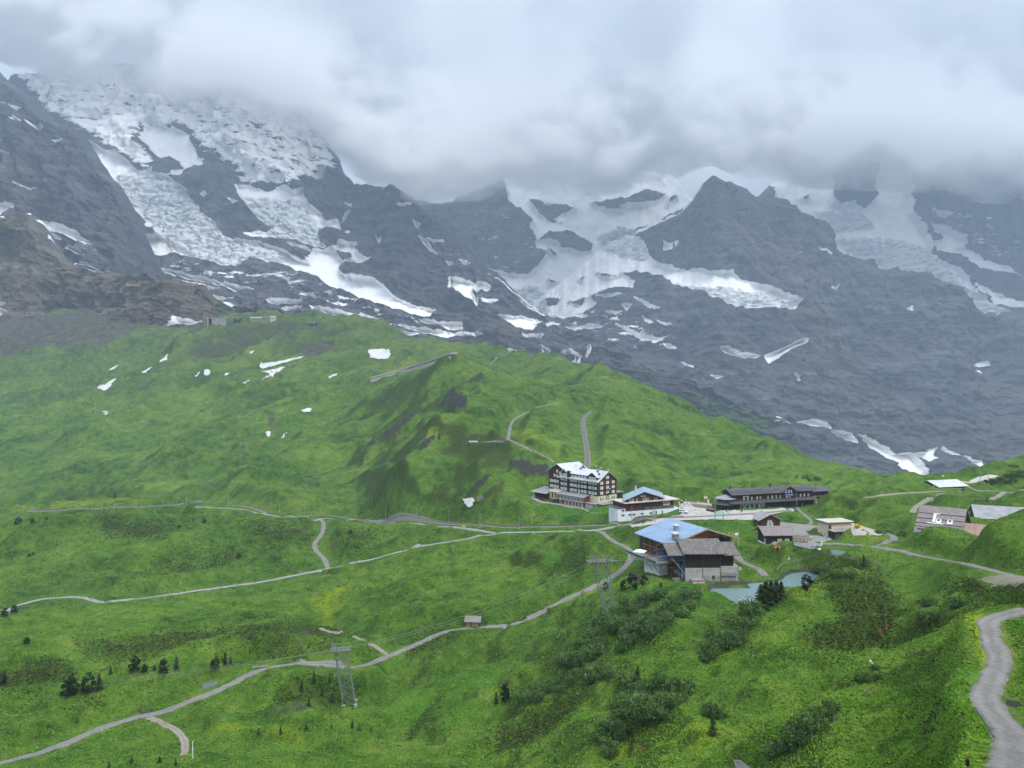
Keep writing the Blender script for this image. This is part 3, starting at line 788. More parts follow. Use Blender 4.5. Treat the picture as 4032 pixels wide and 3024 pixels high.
    # tufts
    col = MIX(nt, 1.0, col, ramp_of(nt, micro, [(0.30, (0.50, 0.54, 0.48)), (0.5, (0.98, 0.98, 0.96)), (0.70, (1.42, 1.34, 1.35))]), 'MULTIPLY')
    # bare scree
    ss = MATH(nt, 'ADD', MATH(nt, 'MULTIPLY_ADD', NOISE(nt, v, 0.02, 5, 0.65), 2.2, -1.1), geo_attr(nt, 'scree'))
    col = MIX(nt, STEP(nt, ss, -0.25, 0.35), col, ramp_of(nt, MATH(nt, 'ADD', MATH(nt, 'MULTIPLY', mid, 0.6), MATH(nt, 'MULTIPLY', mid2, 0.4)), [(0.36, (0.028, 0.036, 0.020)), (0.5, (0.058, 0.058, 0.044)), (0.64, (0.110, 0.100, 0.080))]))
    rr = MATH(nt, 'ADD', MATH(nt, 'MULTIPLY_ADD', mid2, 2.2, MATH(nt, 'MULTIPLY_ADD', fine, 1.4, -2.1)), geo_attr(nt, 'rock'))
    rkm = STEP(nt, rr, -0.2, 0.3)
    col = MIX(nt, rkm, col, MIX(nt, fine, (0.014, 0.014, 0.012), (0.070, 0.068, 0.058)))
    nt.links.new(col, b.inputs['Base Color'])
    b.inputs['Roughness'].default_value = 0.95
    b.inputs['Specular IOR Level'].default_value = 0.08
    h = MATH(nt, 'ADD', MATH(nt, 'MULTIPLY', fine, 0.9), MATH(nt, 'MULTIPLY', micro, 0.35))
    h = MATH(nt, 'ADD', h, MATH(nt, 'MULTIPLY', mid, 1.2))
    nt.links.new(BUMP(nt, h, 0.8, 0.55), b.inputs['Normal'])
    return m
def ramp_of(nt, x, pts):
    r = ramp(nt, pts)
    nt.links.new(x, r.inputs[0])
    return r.outputs[0]
def surf(name, c1, c2, scale, rough=0.9, bump=0.4, dist=0.05, c3=None, scale2=None, spec=0.2, metal=0.0, stretch=None):
    m, nt, b = newmat(name)
    v = obj_vec(nt)
    if stretch:
        v = VMUL(nt, v, stretch)
    a = NOISE(nt, v, scale, 5, 0.65)
    col = ramp_of(nt, a, [(0.3, c1), (0.7, c2)])
    if c3 is not None:
        a2 = NOISE(nt, v, scale2 or scale * 0.2, 3, 0.6)
        col = MIX(nt, STEP(nt, a2, 0.48, 0.70), col, c3)
    nt.links.new(col, b.inputs['Base Color'])
    b.inputs['Roughness'].default_value = rough
    b.inputs['Specular IOR Level'].default_value = spec
    b.inputs['Metallic'].default_value = metal
    if bump:
        nt.links.new(BUMP(nt, a, bump, dist), b.inputs['Normal'])
    return m
def flat(name, c, rough=0.7, spec=0.3, metal=0.0):
    d = tuple(min(1.0, x * 1.18) for x in c)
    e = tuple(x * 0.84 for x in c)
    return surf(name, e, d, 1.7, rough, 0.0, 0.02, spec=spec, metal=metal)
M['meadow'] = ground_material()
ground = tag(link('ground', ground_me, None, M['meadow']), kind='structure')
def track_mat(name, c1, c2, scale, verge):
    """a worn track: paler wheel ruts, loose stones, turf creeping in from the verge"""
    m, nt, b = newmat(name)
    v = obj_vec(nt)
    a = NOISE(nt, v, scale, 5, 0.7); p_ = NOISE(nt, v, scale * 6, 3, 0.7); l_ = NOISE(nt, v, 0.22, 4, 0.6)
    col = ramp_of(nt, MATH(nt, 'ADD', MATH(nt, 'MULTIPLY', a, 0.45), MATH(nt, 'ADD', MATH(nt, 'MULTIPLY', p_, 0.3), MATH(nt, 'MULTIPLY', l_, 0.25))), [(0.40, c1), (0.60, c2)])
    sd_ = MATH(nt, 'ABSOLUTE', geo_attr(nt, 'side'))
    rut = STEP(nt, MATH(nt, 'ABSOLUTE', MATH(nt, 'ADD', sd_, -0.45)), 0.30, 0.05)
    col = MIX(nt, MATH(nt, 'MULTIPLY', rut, 0.22), col, tuple(min(1, x * 1.25) for x in c2))
    ed = MATH(nt, 'ADD', sd_, MATH(nt, 'MULTIPLY', MATH(nt, 'ADD', NOISE(nt, v, 0.9, 5, 0.7), -0.5), 1.5))
    col = MIX(nt, STEP(nt, ed, 0.72, 1.0), col, MIX(nt, p_, (0.055, 0.095, 0.016), verge))
    mid_ = MATH(nt, 'ADD', MATH(nt, 'MULTIPLY', sd_, -3.0), MATH(nt, 'MULTIPLY', l_, 1.6))
    col = MIX(nt, MATH(nt, 'MULTIPLY', STEP(nt, mid_, 0.62, 0.95), 0.45), col, verge)
    nt.links.new(col, b.inputs['Base Color'])
    b.inputs['Roughness'].default_value = 0.95
    nt.links.new(BUMP(nt, MATH(nt, 'ADD', a, p_), 0.6, 0.06), b.inputs['Normal'])
    return m
M['gravel'] = track_mat('gravel', (0.115, 0.111, 0.104), (0.240, 0.231, 0.216), 2.2, (0.13, 0.125, 0.075))
M['asphalt'] = track_mat('weathered_asphalt', (0.18, 0.18, 0.178), (0.32, 0.315, 0.305), 0.9, (0.16, 0.17, 0.10))
M['dirt'] = track_mat('packed_dirt', (0.14, 0.12, 0.095), (0.32, 0.28, 0.23), 1.6, (0.10, 0.13, 0.04))
M['concrete_pave'] = surf('pale_paving', (0.30, 0.285, 0.255), (0.45, 0.43, 0.39), 0.5, 0.9, 0.1, 0.02, (0.42, 0.36, 0.33), 0.06)
M['concrete'] = M['concrete_pave']
M['ballast'] = surf('rail_ballast', (0.10, 0.095, 0.09), (0.26, 0.245, 0.225), 1.2, 0.95, 0.6, 0.05)
M['railsteel'] = surf('rail_steel', (0.12, 0.09, 0.075), (0.22, 0.19, 0.17), 2.0, 0.45, 0.0, spec=0.5, metal=0.6)
def ribbon(name, P, width, mat, lift, kind='structure', jitter=0.16, across=8):
    P = np.asarray(P)
    T = np.gradient(P, axis=0)
    T /= np.linalg.norm(T, axis=1)[:, None] + 1e-9
    Nn = np.stack([-T[:, 1], T[:, 0]], -1)
    off = np.linspace(-0.5, 0.5, across + 1)
    jl = jitter * width * fbm(np.stack([P[:, 0] / 3.5, P[:, 1] / 3.5, 0 * P[:, 0]], -1), 4, 0.6)
    jr = jitter * width * fbm(np.stack([P[:, 0] / 3.5 + 50, P[:, 1] / 3.5, 0 * P[:, 0]], -1), 4, 0.6)
    X = np.zeros((len(P), across + 1)); Y = X.copy()
    for i, o in enumerate(off):
        wv = o * width + np.where(o < 0, jl, jr) * abs(o) * 2
        X[:, i] = P[:, 0] + Nn[:, 0] * wv
        Y[:, i] = P[:, 1] + Nn[:, 1] * wv
    Z = ground_z(X, Y)
    side_ = np.repeat(off[None] * 2, len(P), 0)
    Zm = Z.copy()
    Zc = np.maximum(Z, Z[:, across // 2][:, None] * 0.3 + Z * 0.7)
    lf = lift * (0.6 + Y / 350.0)
    Z = Zc + lf
    # edges dip into the turf
    Z[:, 0] = Zm[:, 0] - 0.10; Z[:, -1] = Zm[:, -1] - 0.10
    return link(name, grid_mesh(name, X, Y, Z, {'side': side_}), None, mat)
def resample(P, step):
    d = np.concatenate([[0], np.cumsum(np.linalg.norm(np.diff(P, axis=0), axis=1))])
    k = max(2, int(d[-1] / step))
    s = np.linspace(0, d[-1], k)
    return np.stack([np.interp(s, d, P[:, 0]), np.interp(s, d, P[:, 1])], -1)
for nm, wd, mk, P in PATH_XY:
    tag(ribbon(nm, resample(P, 1.0 if P[:, 1].mean() < 300 else 2.0), wd, M[mk], 0.13), kind='structure')
def drape_poly(name, P, mat, lift, cell):
    """polygon laid on the ground as a fine triangulated sheet"""
    bm = bmesh.new()
    vs = [bm.verts.new((p[0], p[1], 0)) for p in P]
    bm.faces.new(vs)
    bmesh.ops.triangulate(bm, faces=bm.faces[:])
    for _ in range(6):
        es = [e for e in bm.edges if e.calc_length() > cell]
        if not es:
            break
        bmesh.ops.subdivide_edges(bm, edges=es, cuts=1, use_grid_fill=False)
        bmesh.ops.triangulate(bm, faces=[f for f in bm.faces if len(f.verts) > 3])
    for v in bm.verts:
        v.co.z = float(ground_z(v.co.x, v.co.y)) + (min(lift, 0.08 + v.co.y * 0.001) if lift < 0.9 else lift) - ((0.25 if v.co.y < 200 else 0.12) if v.is_boundary else 0)
    for f in bm.faces:
        f.smooth = True
        if f.normal.z < 0:
            f.normal_flip()
    me = bpy.data.meshes.new(name)
    bm.to_mesh(me); bm.free()
    return link(name, me, None, mat)
for k, (nm, mk, P) in enumerate(AREA_XY):
    tag(drape_poly(nm, P, M[mk], 0.45, 3.0), kind='structure')
# railway lines: ballast bed, two rails, rack rail and sleepers as parts of the track
def tube_line(name, pts, r, mat, parent=None, sides=4):
    bm = bmesh.new()
    rings = []
    for i, p in enumerate(pts):
        a = pts[max(i - 1, 0)]; c = pts[min(i + 1, len(pts) - 1)]
        t = (Vector(c) - Vector(a)).normalized()
        up = Vector((0, 0, 1)) if abs(t.z) < 0.95 else Vector((1, 0, 0))
        s = t.cross(up).normalized(); q = s.cross(t)
        rings.append([bm.verts.new(Vector(p) + (s * math.cos(k * 2 * math.pi / sides + 0.78) + q * math.sin(k * 2 * math.pi / sides + 0.78)) * r) for k in range(sides)])
    for a, b_ in zip(rings[:-1], rings[1:]):
        for k in range(sides):
            bm.faces.new((a[k], a[(k + 1) % sides], b_[(k + 1) % sides], b_[k]))
    bm.faces.new(rings[0][::-1]); bm.faces.new(rings[-1])
    me = bpy.data.meshes.new(name)
    bm.to_mesh(me); bm.free()
    return link(name, me, parent, mat)
RAIL_LINES = []
for nm, wd, P in RAIL_XY:
    Q = resample(P, 2.0)
    root = tag(ribbon(nm, Q, wd, M['ballast'], 0.16 if wd > 3 else 0.45, jitter=0.05), kind='structure')
    T = np.gradient(Q, axis=0); T /= np.linalg.norm(T, axis=1)[:, None]
    Nn = np.stack([-T[:, 1], T[:, 0]], -1)
    for off in (-0.85, 0.85, 0.0):
        L = Q + Nn * off
        z = ground_z(L[:, 0], L[:, 1]) + 0.42 * (0.6 + L[:, 1] / 350) * 0.6 + 0.12
        tube_line('rail' if off else 'rack_rail', [(L[i, 0], L[i, 1], z[i]) for i in range(len(L))], 0.10, M['railsteel'], root)
    RAIL_LINES.append(Q)
# ponds
def water_mat(name, c, rough):
    m, nt, b = newmat(name)
    v = obj_vec(nt)
    a = NOISE(nt, v, 0.05, 3, 0.6)
    col = MIX(nt, a, tuple(x * 0.80 for x in c), tuple(min(1, x * 1.2) for x in c))
    nt.links.new(col, b.inputs['Base Color'])
    b.inputs['Roughness'].default_value = rough
    b.inputs['Specular IOR Level'].default_value = 0.35
    nt.links.new(BUMP(nt, NOISE(nt, v, 1.4, 4, 0.6), 0.15, 0.05), b.inputs['Normal'])
    return m
M['pondwater'] = water_mat('glacial_water', (0.150, 0.235, 0.235), 0.14)
M['greywater'] = water_mat('grey_water', (0.13, 0.16, 0.17), 0.12)
M['darkwater'] = water_mat('dark_water', (0.015, 0.02, 0.025), 0.3)
for nm, zl, mk, P in POND_XY:
    c = np.mean(np.array(P), axis=0)
    bm = bmesh.new()
    vs = [bm.verts.new((c[0] + (p[0] - c[0]) * 1.06, c[1] + (p[1] - c[1]) * 1.06, zl)) for p in spline(list(P) + [P[0]], 5)[:-1]]
    f = bm.faces.new(vs)
    bmesh.ops.triangulate(bm, faces=[f])
    for f in bm.faces:
        if f.normal.z < 0: f.normal_flip()
    me = bpy.data.meshes.new(nm)
    bm.to_mesh(me); bm.free()
    tag(link(nm, me, None, M[mk]), kind='structure')
# ------------------------------------------------------------------ mountains: outlines traced in two enlargements of the photo
def Lq(pts): return [(x / 1.106, 200 + y / 1.106) for x, y in pts]
def Rq(pts): return [(1700 + x / 0.9486, 600 + y / 0.9486) for x, y in pts]
SNOW = [Lq(p) for p in [
 [(405,420),(440,430),(490,460),(540,470),(580,500),(620,545),(690,535),(700,565),(760,570),(800,600),(845,635),(835,650),(880,690),(890,720),(960,765),(980,815),(1050,840),(1150,850),(1230,880),(1320,930),(1360,945),(1280,960),(1200,940),(1130,930),(1060,960),(960,950),(900,925),(820,905),(780,900),(690,900),(690,970),(640,965),(570,945),(600,900),(620,890),(640,815),(690,830),(740,830),(720,790),(690,800),(650,740),(600,690),(545,640),(530,600),(500,570),(440,490)],
 [(640,350),(700,335),(760,350),(830,370),(880,380),(830,385),(850,430),(870,470),(900,485),(900,515),(850,515),(820,555),(780,565),(690,565),(760,560),(800,530),(780,480),(740,460),(700,470),(650,420),(630,385)],
 [(1310,400),(1350,410),(1370,480),(1340,490),(1310,560),(1300,540),(1330,470),(1300,430)],
 [(1045,600),(1100,600),(1160,615),(1240,605),(1290,635),(1340,620),(1345,660),(1370,700),(1415,730),(1430,770),(1480,745),(1490,785),(1410,800),(1400,850),(1430,870),(1380,870),(1310,845),(1230,850),(1200,830),(1190,770),(1130,740),(1085,680),(1060,650)],
 [(1075,800),(1130,795),(1195,800),(1195,825),(1110,820)], [(1275,865),(1340,870),(1375,890),(1300,880)],
 [(1380,880),(1440,885),(1475,892),(1500,925),(1510,935),(1490,960),(1500,990),(1560,1010),(1650,1015),(1720,1080),(1790,1115),(1900,1140),(1880,1175),(1790,1155),(1700,1130),(1620,1110),(1540,1080),(1460,1050),(1400,1000),(1350,985),(1240,945),(1300,930),(1360,935),(1370,900)],
 [(1440,885),(1500,855),(1570,855),(1560,880),(1590,910),(1635,940),(1580,945),(1500,955),(1510,940),(1560,930),(1540,895),(1475,890)],
 [(640,815),(620,870),(600,900),(570,950),(640,970),(700,970),(690,900),(780,900),(750,850),(690,830)],
 [(700,975),(800,985),(900,1000),(1000,1035),(1140,1065),(1060,1065),(900,1020),(740,990)],[(980,1095),(1060,1100),(1000,1112)],[(920,1055),(1020,1058),(970,1070)],
 [(1200,1103),(1350,1103),(1320,1120),(1210,1120)],[(1380,1130),(1500,1158),(1600,1168),(1720,1205),(1560,1203),(1400,1150)],[(1730,1208),(1850,1223),(1980,1233),(2100,1248),(1950,1252),(1800,1227)],[(1830,1178),(1930,1193),(2015,1198),(2010,1222),(1900,1207)],[(1745,1237),(1830,1246),(1750,1249)],[(1250,1135),(1350,1135),(1280,1150)],
 [(1965,1010),(2010,1015),(2110,1020),(2135,1035),(2060,1050),(2050,1075),(2085,1090),(2075,1120),(2000,1070),(1960,1050)],[(2095,1085),(2130,1075),(2165,1085),(2110,1097)],
 [(0,678),(80,685),(135,712),(60,730),(0,722),(-200,720),(-200,680)],[(180,742),(250,770),(330,795),(400,830),(490,890),(430,880),(330,830),(220,815),(215,780)],[(330,880),(400,900),(460,890),(490,910),(450,915),(455,935),(390,910)],[(230,825),(280,850),(270,860),(235,842)],[(270,822),(330,855),(290,853)],
 [(0,363),(40,373),(100,392),(0,384)],[(290,428),(335,430),(335,442),(300,440)],[(50,475),(105,492),(70,492)],[(0,603),(55,622),(0,619)],[(125,615),(215,633),(170,632)],[(120,298),(170,303),(170,317)],[(205,370),(248,378),(215,382)],[(400,963),(520,972),(500,982)],[(70,285),(110,292),(80,296)],[(155,367),(185,372),(160,376)],
 [(125,1182),(192,1183),(150,1217)],[(238,1190),(292,1203),(265,1222)],[(370,1205),(430,1212),(400,1222),(385,1218)],[(48,1138),(95,1155),(75,1175),(50,1165)],[(40,1125),(90,1120),(60,1132)],[(735,1222),(790,1195),(800,1180),(900,1188),(880,1200),(800,1210)],[(-30,1130),(20,1140),(0,1170)],
 [(1810,765),(1840,780),(1835,800)],[(1835,835),(1870,850),(1890,890),(1910,902),(1870,882)],[(1870,845),(1940,850),(1900,856)],[(1740,683),(1810,688),(1750,693)],[(1665,600),(1700,590),(1708,627),(1680,615)],[(1500,762),(1550,720),(1525,757)],[(1945,935),(1978,945),(1960,952)],[(2008,936),(2052,945),(2020,952)],[(903,650),(937,645),(932,667)],[(1643,820),(1662,820),(1650,842)],[(1380,570),(1440,540),(1430,580),(1400,592)],[(1525,690),(1545,685),(1540,700)],[(1020,675),(1060,680),(1040,686)],[(1510,800),(1530,795),(1525,808)],
]] + [Rq(p) for p in [
 [(255,40),(870,40),(1000,90),(1010,122),(965,190),(930,225),(850,265),(790,290),(745,310),(780,340),(800,390),(830,430),(900,445),(1000,445),(1030,455),(1110,455),(1160,480),(1240,515),(1310,540),(1358,570),(1330,598),(1200,590),(1090,575),(1000,525),(900,500),(830,470),(760,450),(700,455),(750,490),(740,520),(660,515),(590,540),(610,575),(560,600),(500,610),(420,610),(350,570),(300,520),(255,470),(215,455),(300,465),(350,465),(400,440),(430,400),(390,370),(385,330),(365,290),(380,270),(330,230),(290,200)],
 [(70,490),(140,495),(215,505),(215,515),(150,520),(170,580),(140,570),(85,530)],[(255,617),(330,620),(415,632),(385,645),(390,660),(370,672),(320,655)],[(340,685),(415,690),(410,708),(350,695)],[(0,645),(110,650),(115,668),(20,655)],[(0,672),(90,685),(190,693),(100,695)],[(105,735),(150,735),(190,752),(150,753)],[(205,745),(240,742),(235,753)],[(440,605),(500,598),(560,603),(580,616),(480,617)],[(500,660),(600,648),(637,660),(540,667)],[(680,650),(740,670),(770,685),(860,700),(830,712),(760,700)],[(860,718),(907,735),(880,738)],[(745,555),(800,570),(840,590),(820,592)],
 [(440,790),(530,795),(530,770),(470,765),(500,753),(548,775),(545,810),(510,815)],[(270,740),(330,755),(405,780),(360,792),(320,770)],[(400,738),(440,755),(420,762)],[(1060,740),(1090,740),(1130,765),(1160,758),(1215,768),(1180,780),(1110,777)],[(1235,765),(1290,745),(1330,720),(1390,703),(1372,720),(1310,747),(1250,792)],
 [(1345,1012),(1410,1003),(1460,1037),(1390,1022)],[(1460,1043),(1530,1055),(1555,1087),(1500,1072)],[(1555,1058),(1600,1070),(1680,1105),(1710,1130),(1760,1125),(1790,1150),(1850,1205),(1885,1230),(1820,1212),(1740,1182),(1690,1150),(1620,1110)],[(1770,1125),(1830,1120),(1862,1103),(1850,1140),(1820,1155),(1800,1140)],[(1875,1100),(1930,1135),(1900,1127)],[(1945,1135),(2020,1160),(2010,1178),(1970,1155)],
 [(2025,790),(2060,782),(2085,795),(2040,799)],[(2025,817),(2060,814),(2050,824)],[(1735,600),(1765,590),(1750,609)],[(1323,836),(1345,850),(1347,864)],[(1025,837),(1075,845),(1045,850)],[(928,784),(967,809),(940,802)],[(1258,995),(1312,1019),(1290,1012)],[(1465,525),(1500,510),(1480,532)],[(855,350),(890,350),(885,376),(860,376)],[(900,345),(915,340),(905,361)],[(1430,368),(1470,395),(1440,380)],[(640,600),(700,608),(660,612)],[(700,580),(735,580),(720,596)],[(610,540),(700,545),(650,552)],[(780,615),(820,640),(800,632)],[(835,635),(880,652),(850,650)],[(430,640),(480,645),(440,648)],
 [(1270,185),(1260,40),(1480,40),(1480,200),(1520,215),(1560,205),(1610,220),(1640,180),(1640,40),(1760,40),(1770,240),(1800,270),(1840,320),(1845,380),(1890,410),(1950,440),(2000,480),(2030,530),(2080,570),(2150,600),(2100,610),(2030,605),(1975,540),(1975,510),(1910,490),(1860,490),(1820,460),(1780,450),(1690,445),(1600,410),(1500,370),(1490,340),(1450,290),(1400,235),(1340,210)],
 [(1840,285),(1900,300),(1950,330),(1985,345),(1950,365),(2010,375),(2080,405),(2212,460),(2100,440),(2020,420),(1950,395),(1870,375),(1845,350),(1890,345),(1860,310)],[(2020,490),(2060,510),(2120,535),(2212,560),(2212,580),(2100,560),(2040,525)],[(1840,225),(1920,240),(1880,265)],
 [(570,740),(578,740),(575,775),(568,775)],
]]
HOLES = [Rq(p) for p in [
 [(380,340),(450,305),(520,305),(600,345),(595,375),(550,385),(510,370),(480,370),(465,345)],[(430,380),(470,385),(460,405)],[(360,190),(470,190),(540,215),(500,235),(460,240),(480,265),(440,265),(400,240)],[(590,195),(700,190),(780,160),(870,170),(850,190),(800,205),(700,210),(720,230),(640,215)],[(880,180),(910,180),(880,210)],
 [(1475,185),(1510,155),(1540,175),(1520,215),(1490,205)],[(1550,190),(1610,200),(1600,218),(1560,210)],[(1365,175),(1400,168),(1390,190)],
 [(545,480),(580,465),(560,490)],[(610,455),(700,470),(640,480)],[(420,545),(480,545),(470,570),(430,575)],[(510,560),(580,545),(560,580)],[(430,480),(470,490),(440,500)]]]
STREAK = [dict(lv=0.58, p=Lq([(90,120),(250,60),(480,60),(700,70),(900,110),(1000,250),(850,350),(640,360),(640,420),(690,470),(690,540),(620,545),(560,480),(520,460),(410,400),(380,390),(330,345),(250,325),(200,250)])),
 dict(lv=0.50, p=Lq([(760,350),(900,110),(1060,130),(1200,190),(1340,310),(1440,420),(1500,540),(1400,560),(1330,600),(1280,630),(1200,600),(1120,600),(1050,590),(1040,540),(940,480),(880,440),(840,380)])),
 dict(lv=0.0, p=Lq([(560,960),(700,905),(900,930),(1060,960),(1240,950),(1400,1000),(1620,1110),(1900,1170),(2110,1250),(2000,1250),(1700,1200),(1400,1140),(1100,1060),(900,1010),(700,1000)])),
 dict(lv=-0.22, p=Rq([(40,250),(200,200),(280,200),(380,300),(430,400),(340,465),(215,450),(170,400),(100,330)])),
 dict(lv=-0.12, p=Rq([(1740,190),(1940,190),(2212,290),(2212,460),(2000,370),(1850,280)])),
 dict(lv=-0.10, p=Rq([(420,610),(620,560),(860,640),(960,740),(700,760),(430,700)])),
 dict(lv=-0.42, p=Lq([(1300,600),(1500,540),(1700,600),(1900,760),(2060,880),(1900,1000),(1600,900),(1480,740)])),
 dict(lv=-0.42, p=Lq([(790,570),(900,520),(1040,600),(1190,780),(1190,840),(1000,800),(880,690)])),
 dict(lv=-0.42, p=Rq([(780,330),(960,200),(1100,130),(1300,260),(1480,440),(1300,520),(1100,440),(830,420)])),
 dict(lv=-0.50, p=Lq([(0,250),(240,320),(420,500),(600,720),(500,800),(200,720),(0,660)])),
 dict(lv=-0.54, p=Rq([(600,680),(1000,780),(1400,640),(2212,620),(2212,1000),(1500,1000),(900,860)]))]
ICE = [Lq(p) for p in [[(520,560),(690,560),(800,610),(880,700),(970,800),(1150,860),(1300,930),(1150,930),(1050,970),(900,920),(760,860),(700,790),(560,650)],[(1060,650),(1150,650),(1290,650),(1350,720),(1410,800),(1400,870),(1230,855),(1190,780),(1120,730)],[(860,905),(1000,900),(1120,935),(1080,975),(960,965)],[(1180,960),(1300,990),(1450,1060),(1500,1110),(1350,1080),(1200,1000)]]] + \
 [Rq(p) for p in [[(860,490),(1000,510),(1100,510),(1250,540),(1358,570),(1330,598),(1200,592),(1090,577),(1000,530)],[(300,520),(380,500),(430,540),(440,612),(400,602)],[(780,300),(700,290),(620,320),(640,370),(780,410),(800,350)],[(1500,330),(1700,330),(1840,370),(1980,500),(2140,600),(2030,610),(1950,530),(1800,460),(1600,410)],[(1420,230),(1600,240),(1640,290),(1500,300)]]]
def rock_material(name, tone, brown, blue):
    m, nt, b = newmat(name)
    v = obj_vec(nt)
    vs = VMUL(nt, v, (0.0022, 0.0022, 0.034))
    strata = NOISE(nt, vs, 1.0, 6, 0.62, 0.4)
    big = NOISE(nt, v, 0.0016, 4, 0.55)
    mid = NOISE(nt, v, 0.011, 6, 0.65)
    fine = NOISE(nt, VMUL(nt, v, (1, 1, 2.0)), 0.05, 5, 0.7)
    f = MATH(nt, 'ADD', MATH(nt, 'MULTIPLY', strata, 0.50), MATH(nt, 'ADD', MATH(nt, 'MULTIPLY', mid, 0.25), MATH(nt, 'MULTIPLY', fine, 0.25)))
    gul = NOISE(nt, VMUL(nt, v, (0.022, 0.022, 0.0035)), 1.0, 5, 0.65, 0.5)
    f = MATH(nt, 'ADD', MATH(nt, 'MULTIPLY', f, 0.78), MATH(nt, 'MULTIPLY', gul, 0.22))
    t = tone
    col = ramp_of(nt, f, [(0.39, tuple(x * 0.28 for x in t)), (0.465, tuple(x * 0.72 for x in t)), (0.53, tuple(x * 1.05 for x in t)), (0.62, tuple(x * 2.1 for x in t))])
    col = MIX(nt, MATH(nt, 'MULTIPLY', STEP(nt, big, 0.42, 0.66), brown), col, MIX(nt, fine, (0.075, 0.058, 0.042), (0.19, 0.145, 0.105)))
    # green on ledges low down
    ga = geo_attr(nt, 'green')
    gs = MATH(nt, 'MULTIPLY_ADD', mid, 1.6, MATH(nt, 'ADD', ga, -0.8))
    col = MIX(nt, MATH(nt, 'MULTIPLY', STEP(nt, gs, -0.1, 0.4), 0.85), col, MIX(nt, fine, (0.030, 0.065, 0.016), (0.085, 0.140, 0.030)))
    # snow and ice
    sn = geo_attr(nt, 'snow')
    streak = NOISE(nt, VMUL(nt, v, (0.010, 0.010, 0.040)), 1.0, 5, 0.62)
    jit = MATH(nt, 'ADD', MATH(nt, 'MULTIPLY', MATH(nt, 'ADD', streak, -0.5), 0.8), MATH(nt, 'MULTIPLY', MATH(nt, 'ADD', fine, -0.5), 0.6))
    s1 = STEP(nt, MATH(nt, 'ADD', sn, jit), -0.48, -0.26)
    s2 = MATH(nt, 'ADD', geo_attr(nt, 'streak'), MATH(nt, 'ADD', MATH(nt, 'MULTIPLY', MATH(nt, 'ADD', streak, -0.5), 2.8), MATH(nt, 'MULTIPLY', MATH(nt, 'ADD', fine, -0.5), 0.9)))
    smask = MATH(nt, 'MAXIMUM', s1, STEP(nt, s2, 0.06, 0.24))
    ice = geo_attr(nt, 'ice')
    cre = NOISE(nt, VMUL(nt, v, (0.016, 0.016, 0.05)), 1.0, 6, 0.72, 1.0)
    icm = STEP(nt, MATH(nt, 'ADD', MATH(nt, 'MULTIPLY', ice, 0.8), MATH(nt, 'MULTIPLY', MATH(nt, 'ADD', cre, -0.45), 4.0)), 0.1, 1.1)
    icec = ramp_of(nt, cre, [(0.34, (0.46, 0.62, 0.68)), (0.47, (0.72, 0.80, 0.82)), (0.55, (0.88, 0.89, 0.89))])
    snc = ramp_of(nt, NOISE(nt, v, 0.006, 4, 0.6), [(0.3, (0.78, 0.78, 0.77)), (0.7, (0.90, 0.90, 0.90))])
    scol = MIX(nt, MATH(nt, 'MULTIPLY', icm, STEP(nt, ice, -0.6, 0.2)), snc, icec)
    col = MIX(nt, smask, col, scol)
    nt.links.new(col, b.inputs['Base Color'])
    b.inputs['Roughness'].default_value = 0.9
    b.inputs['Specular IOR Level'].default_value = 0.12
    hr = MATH(nt, 'ADD', MATH(nt, 'ADD', MATH(nt, 'MULTIPLY', gul, 0.9), MATH(nt, 'MULTIPLY', strata, 0.9)), MATH(nt, 'ADD', MATH(nt, 'MULTIPLY', mid, 0.9), MATH(nt, 'MULTIPLY', fine, 0.45)))
    hs = MATH(nt, 'MULTIPLY', MATH(nt, 'MULTIPLY', cre, 1.1), STEP(nt, ice, -0.5, 0.3))
    hm = N(nt, 'ShaderNodeMix', data_type='FLOAT')
    nt.links.new(smask, hm.inputs[0]); nt.links.new(hr, hm.inputs[2]); nt.links.new(hs, hm.inputs[3])
    nt.links.new(BUMP(nt, hm.outputs[0], 1.0, 24.0), b.inputs['Normal'])
    return m
M['rock_grey'] = rock_material('grey_limestone', (0.082, 0.084, 0.094), 0.30, 0)
M['rock_brown'] = rock_material('brown_limestone', (0.135, 0.115, 0.090), 0.9, 0)
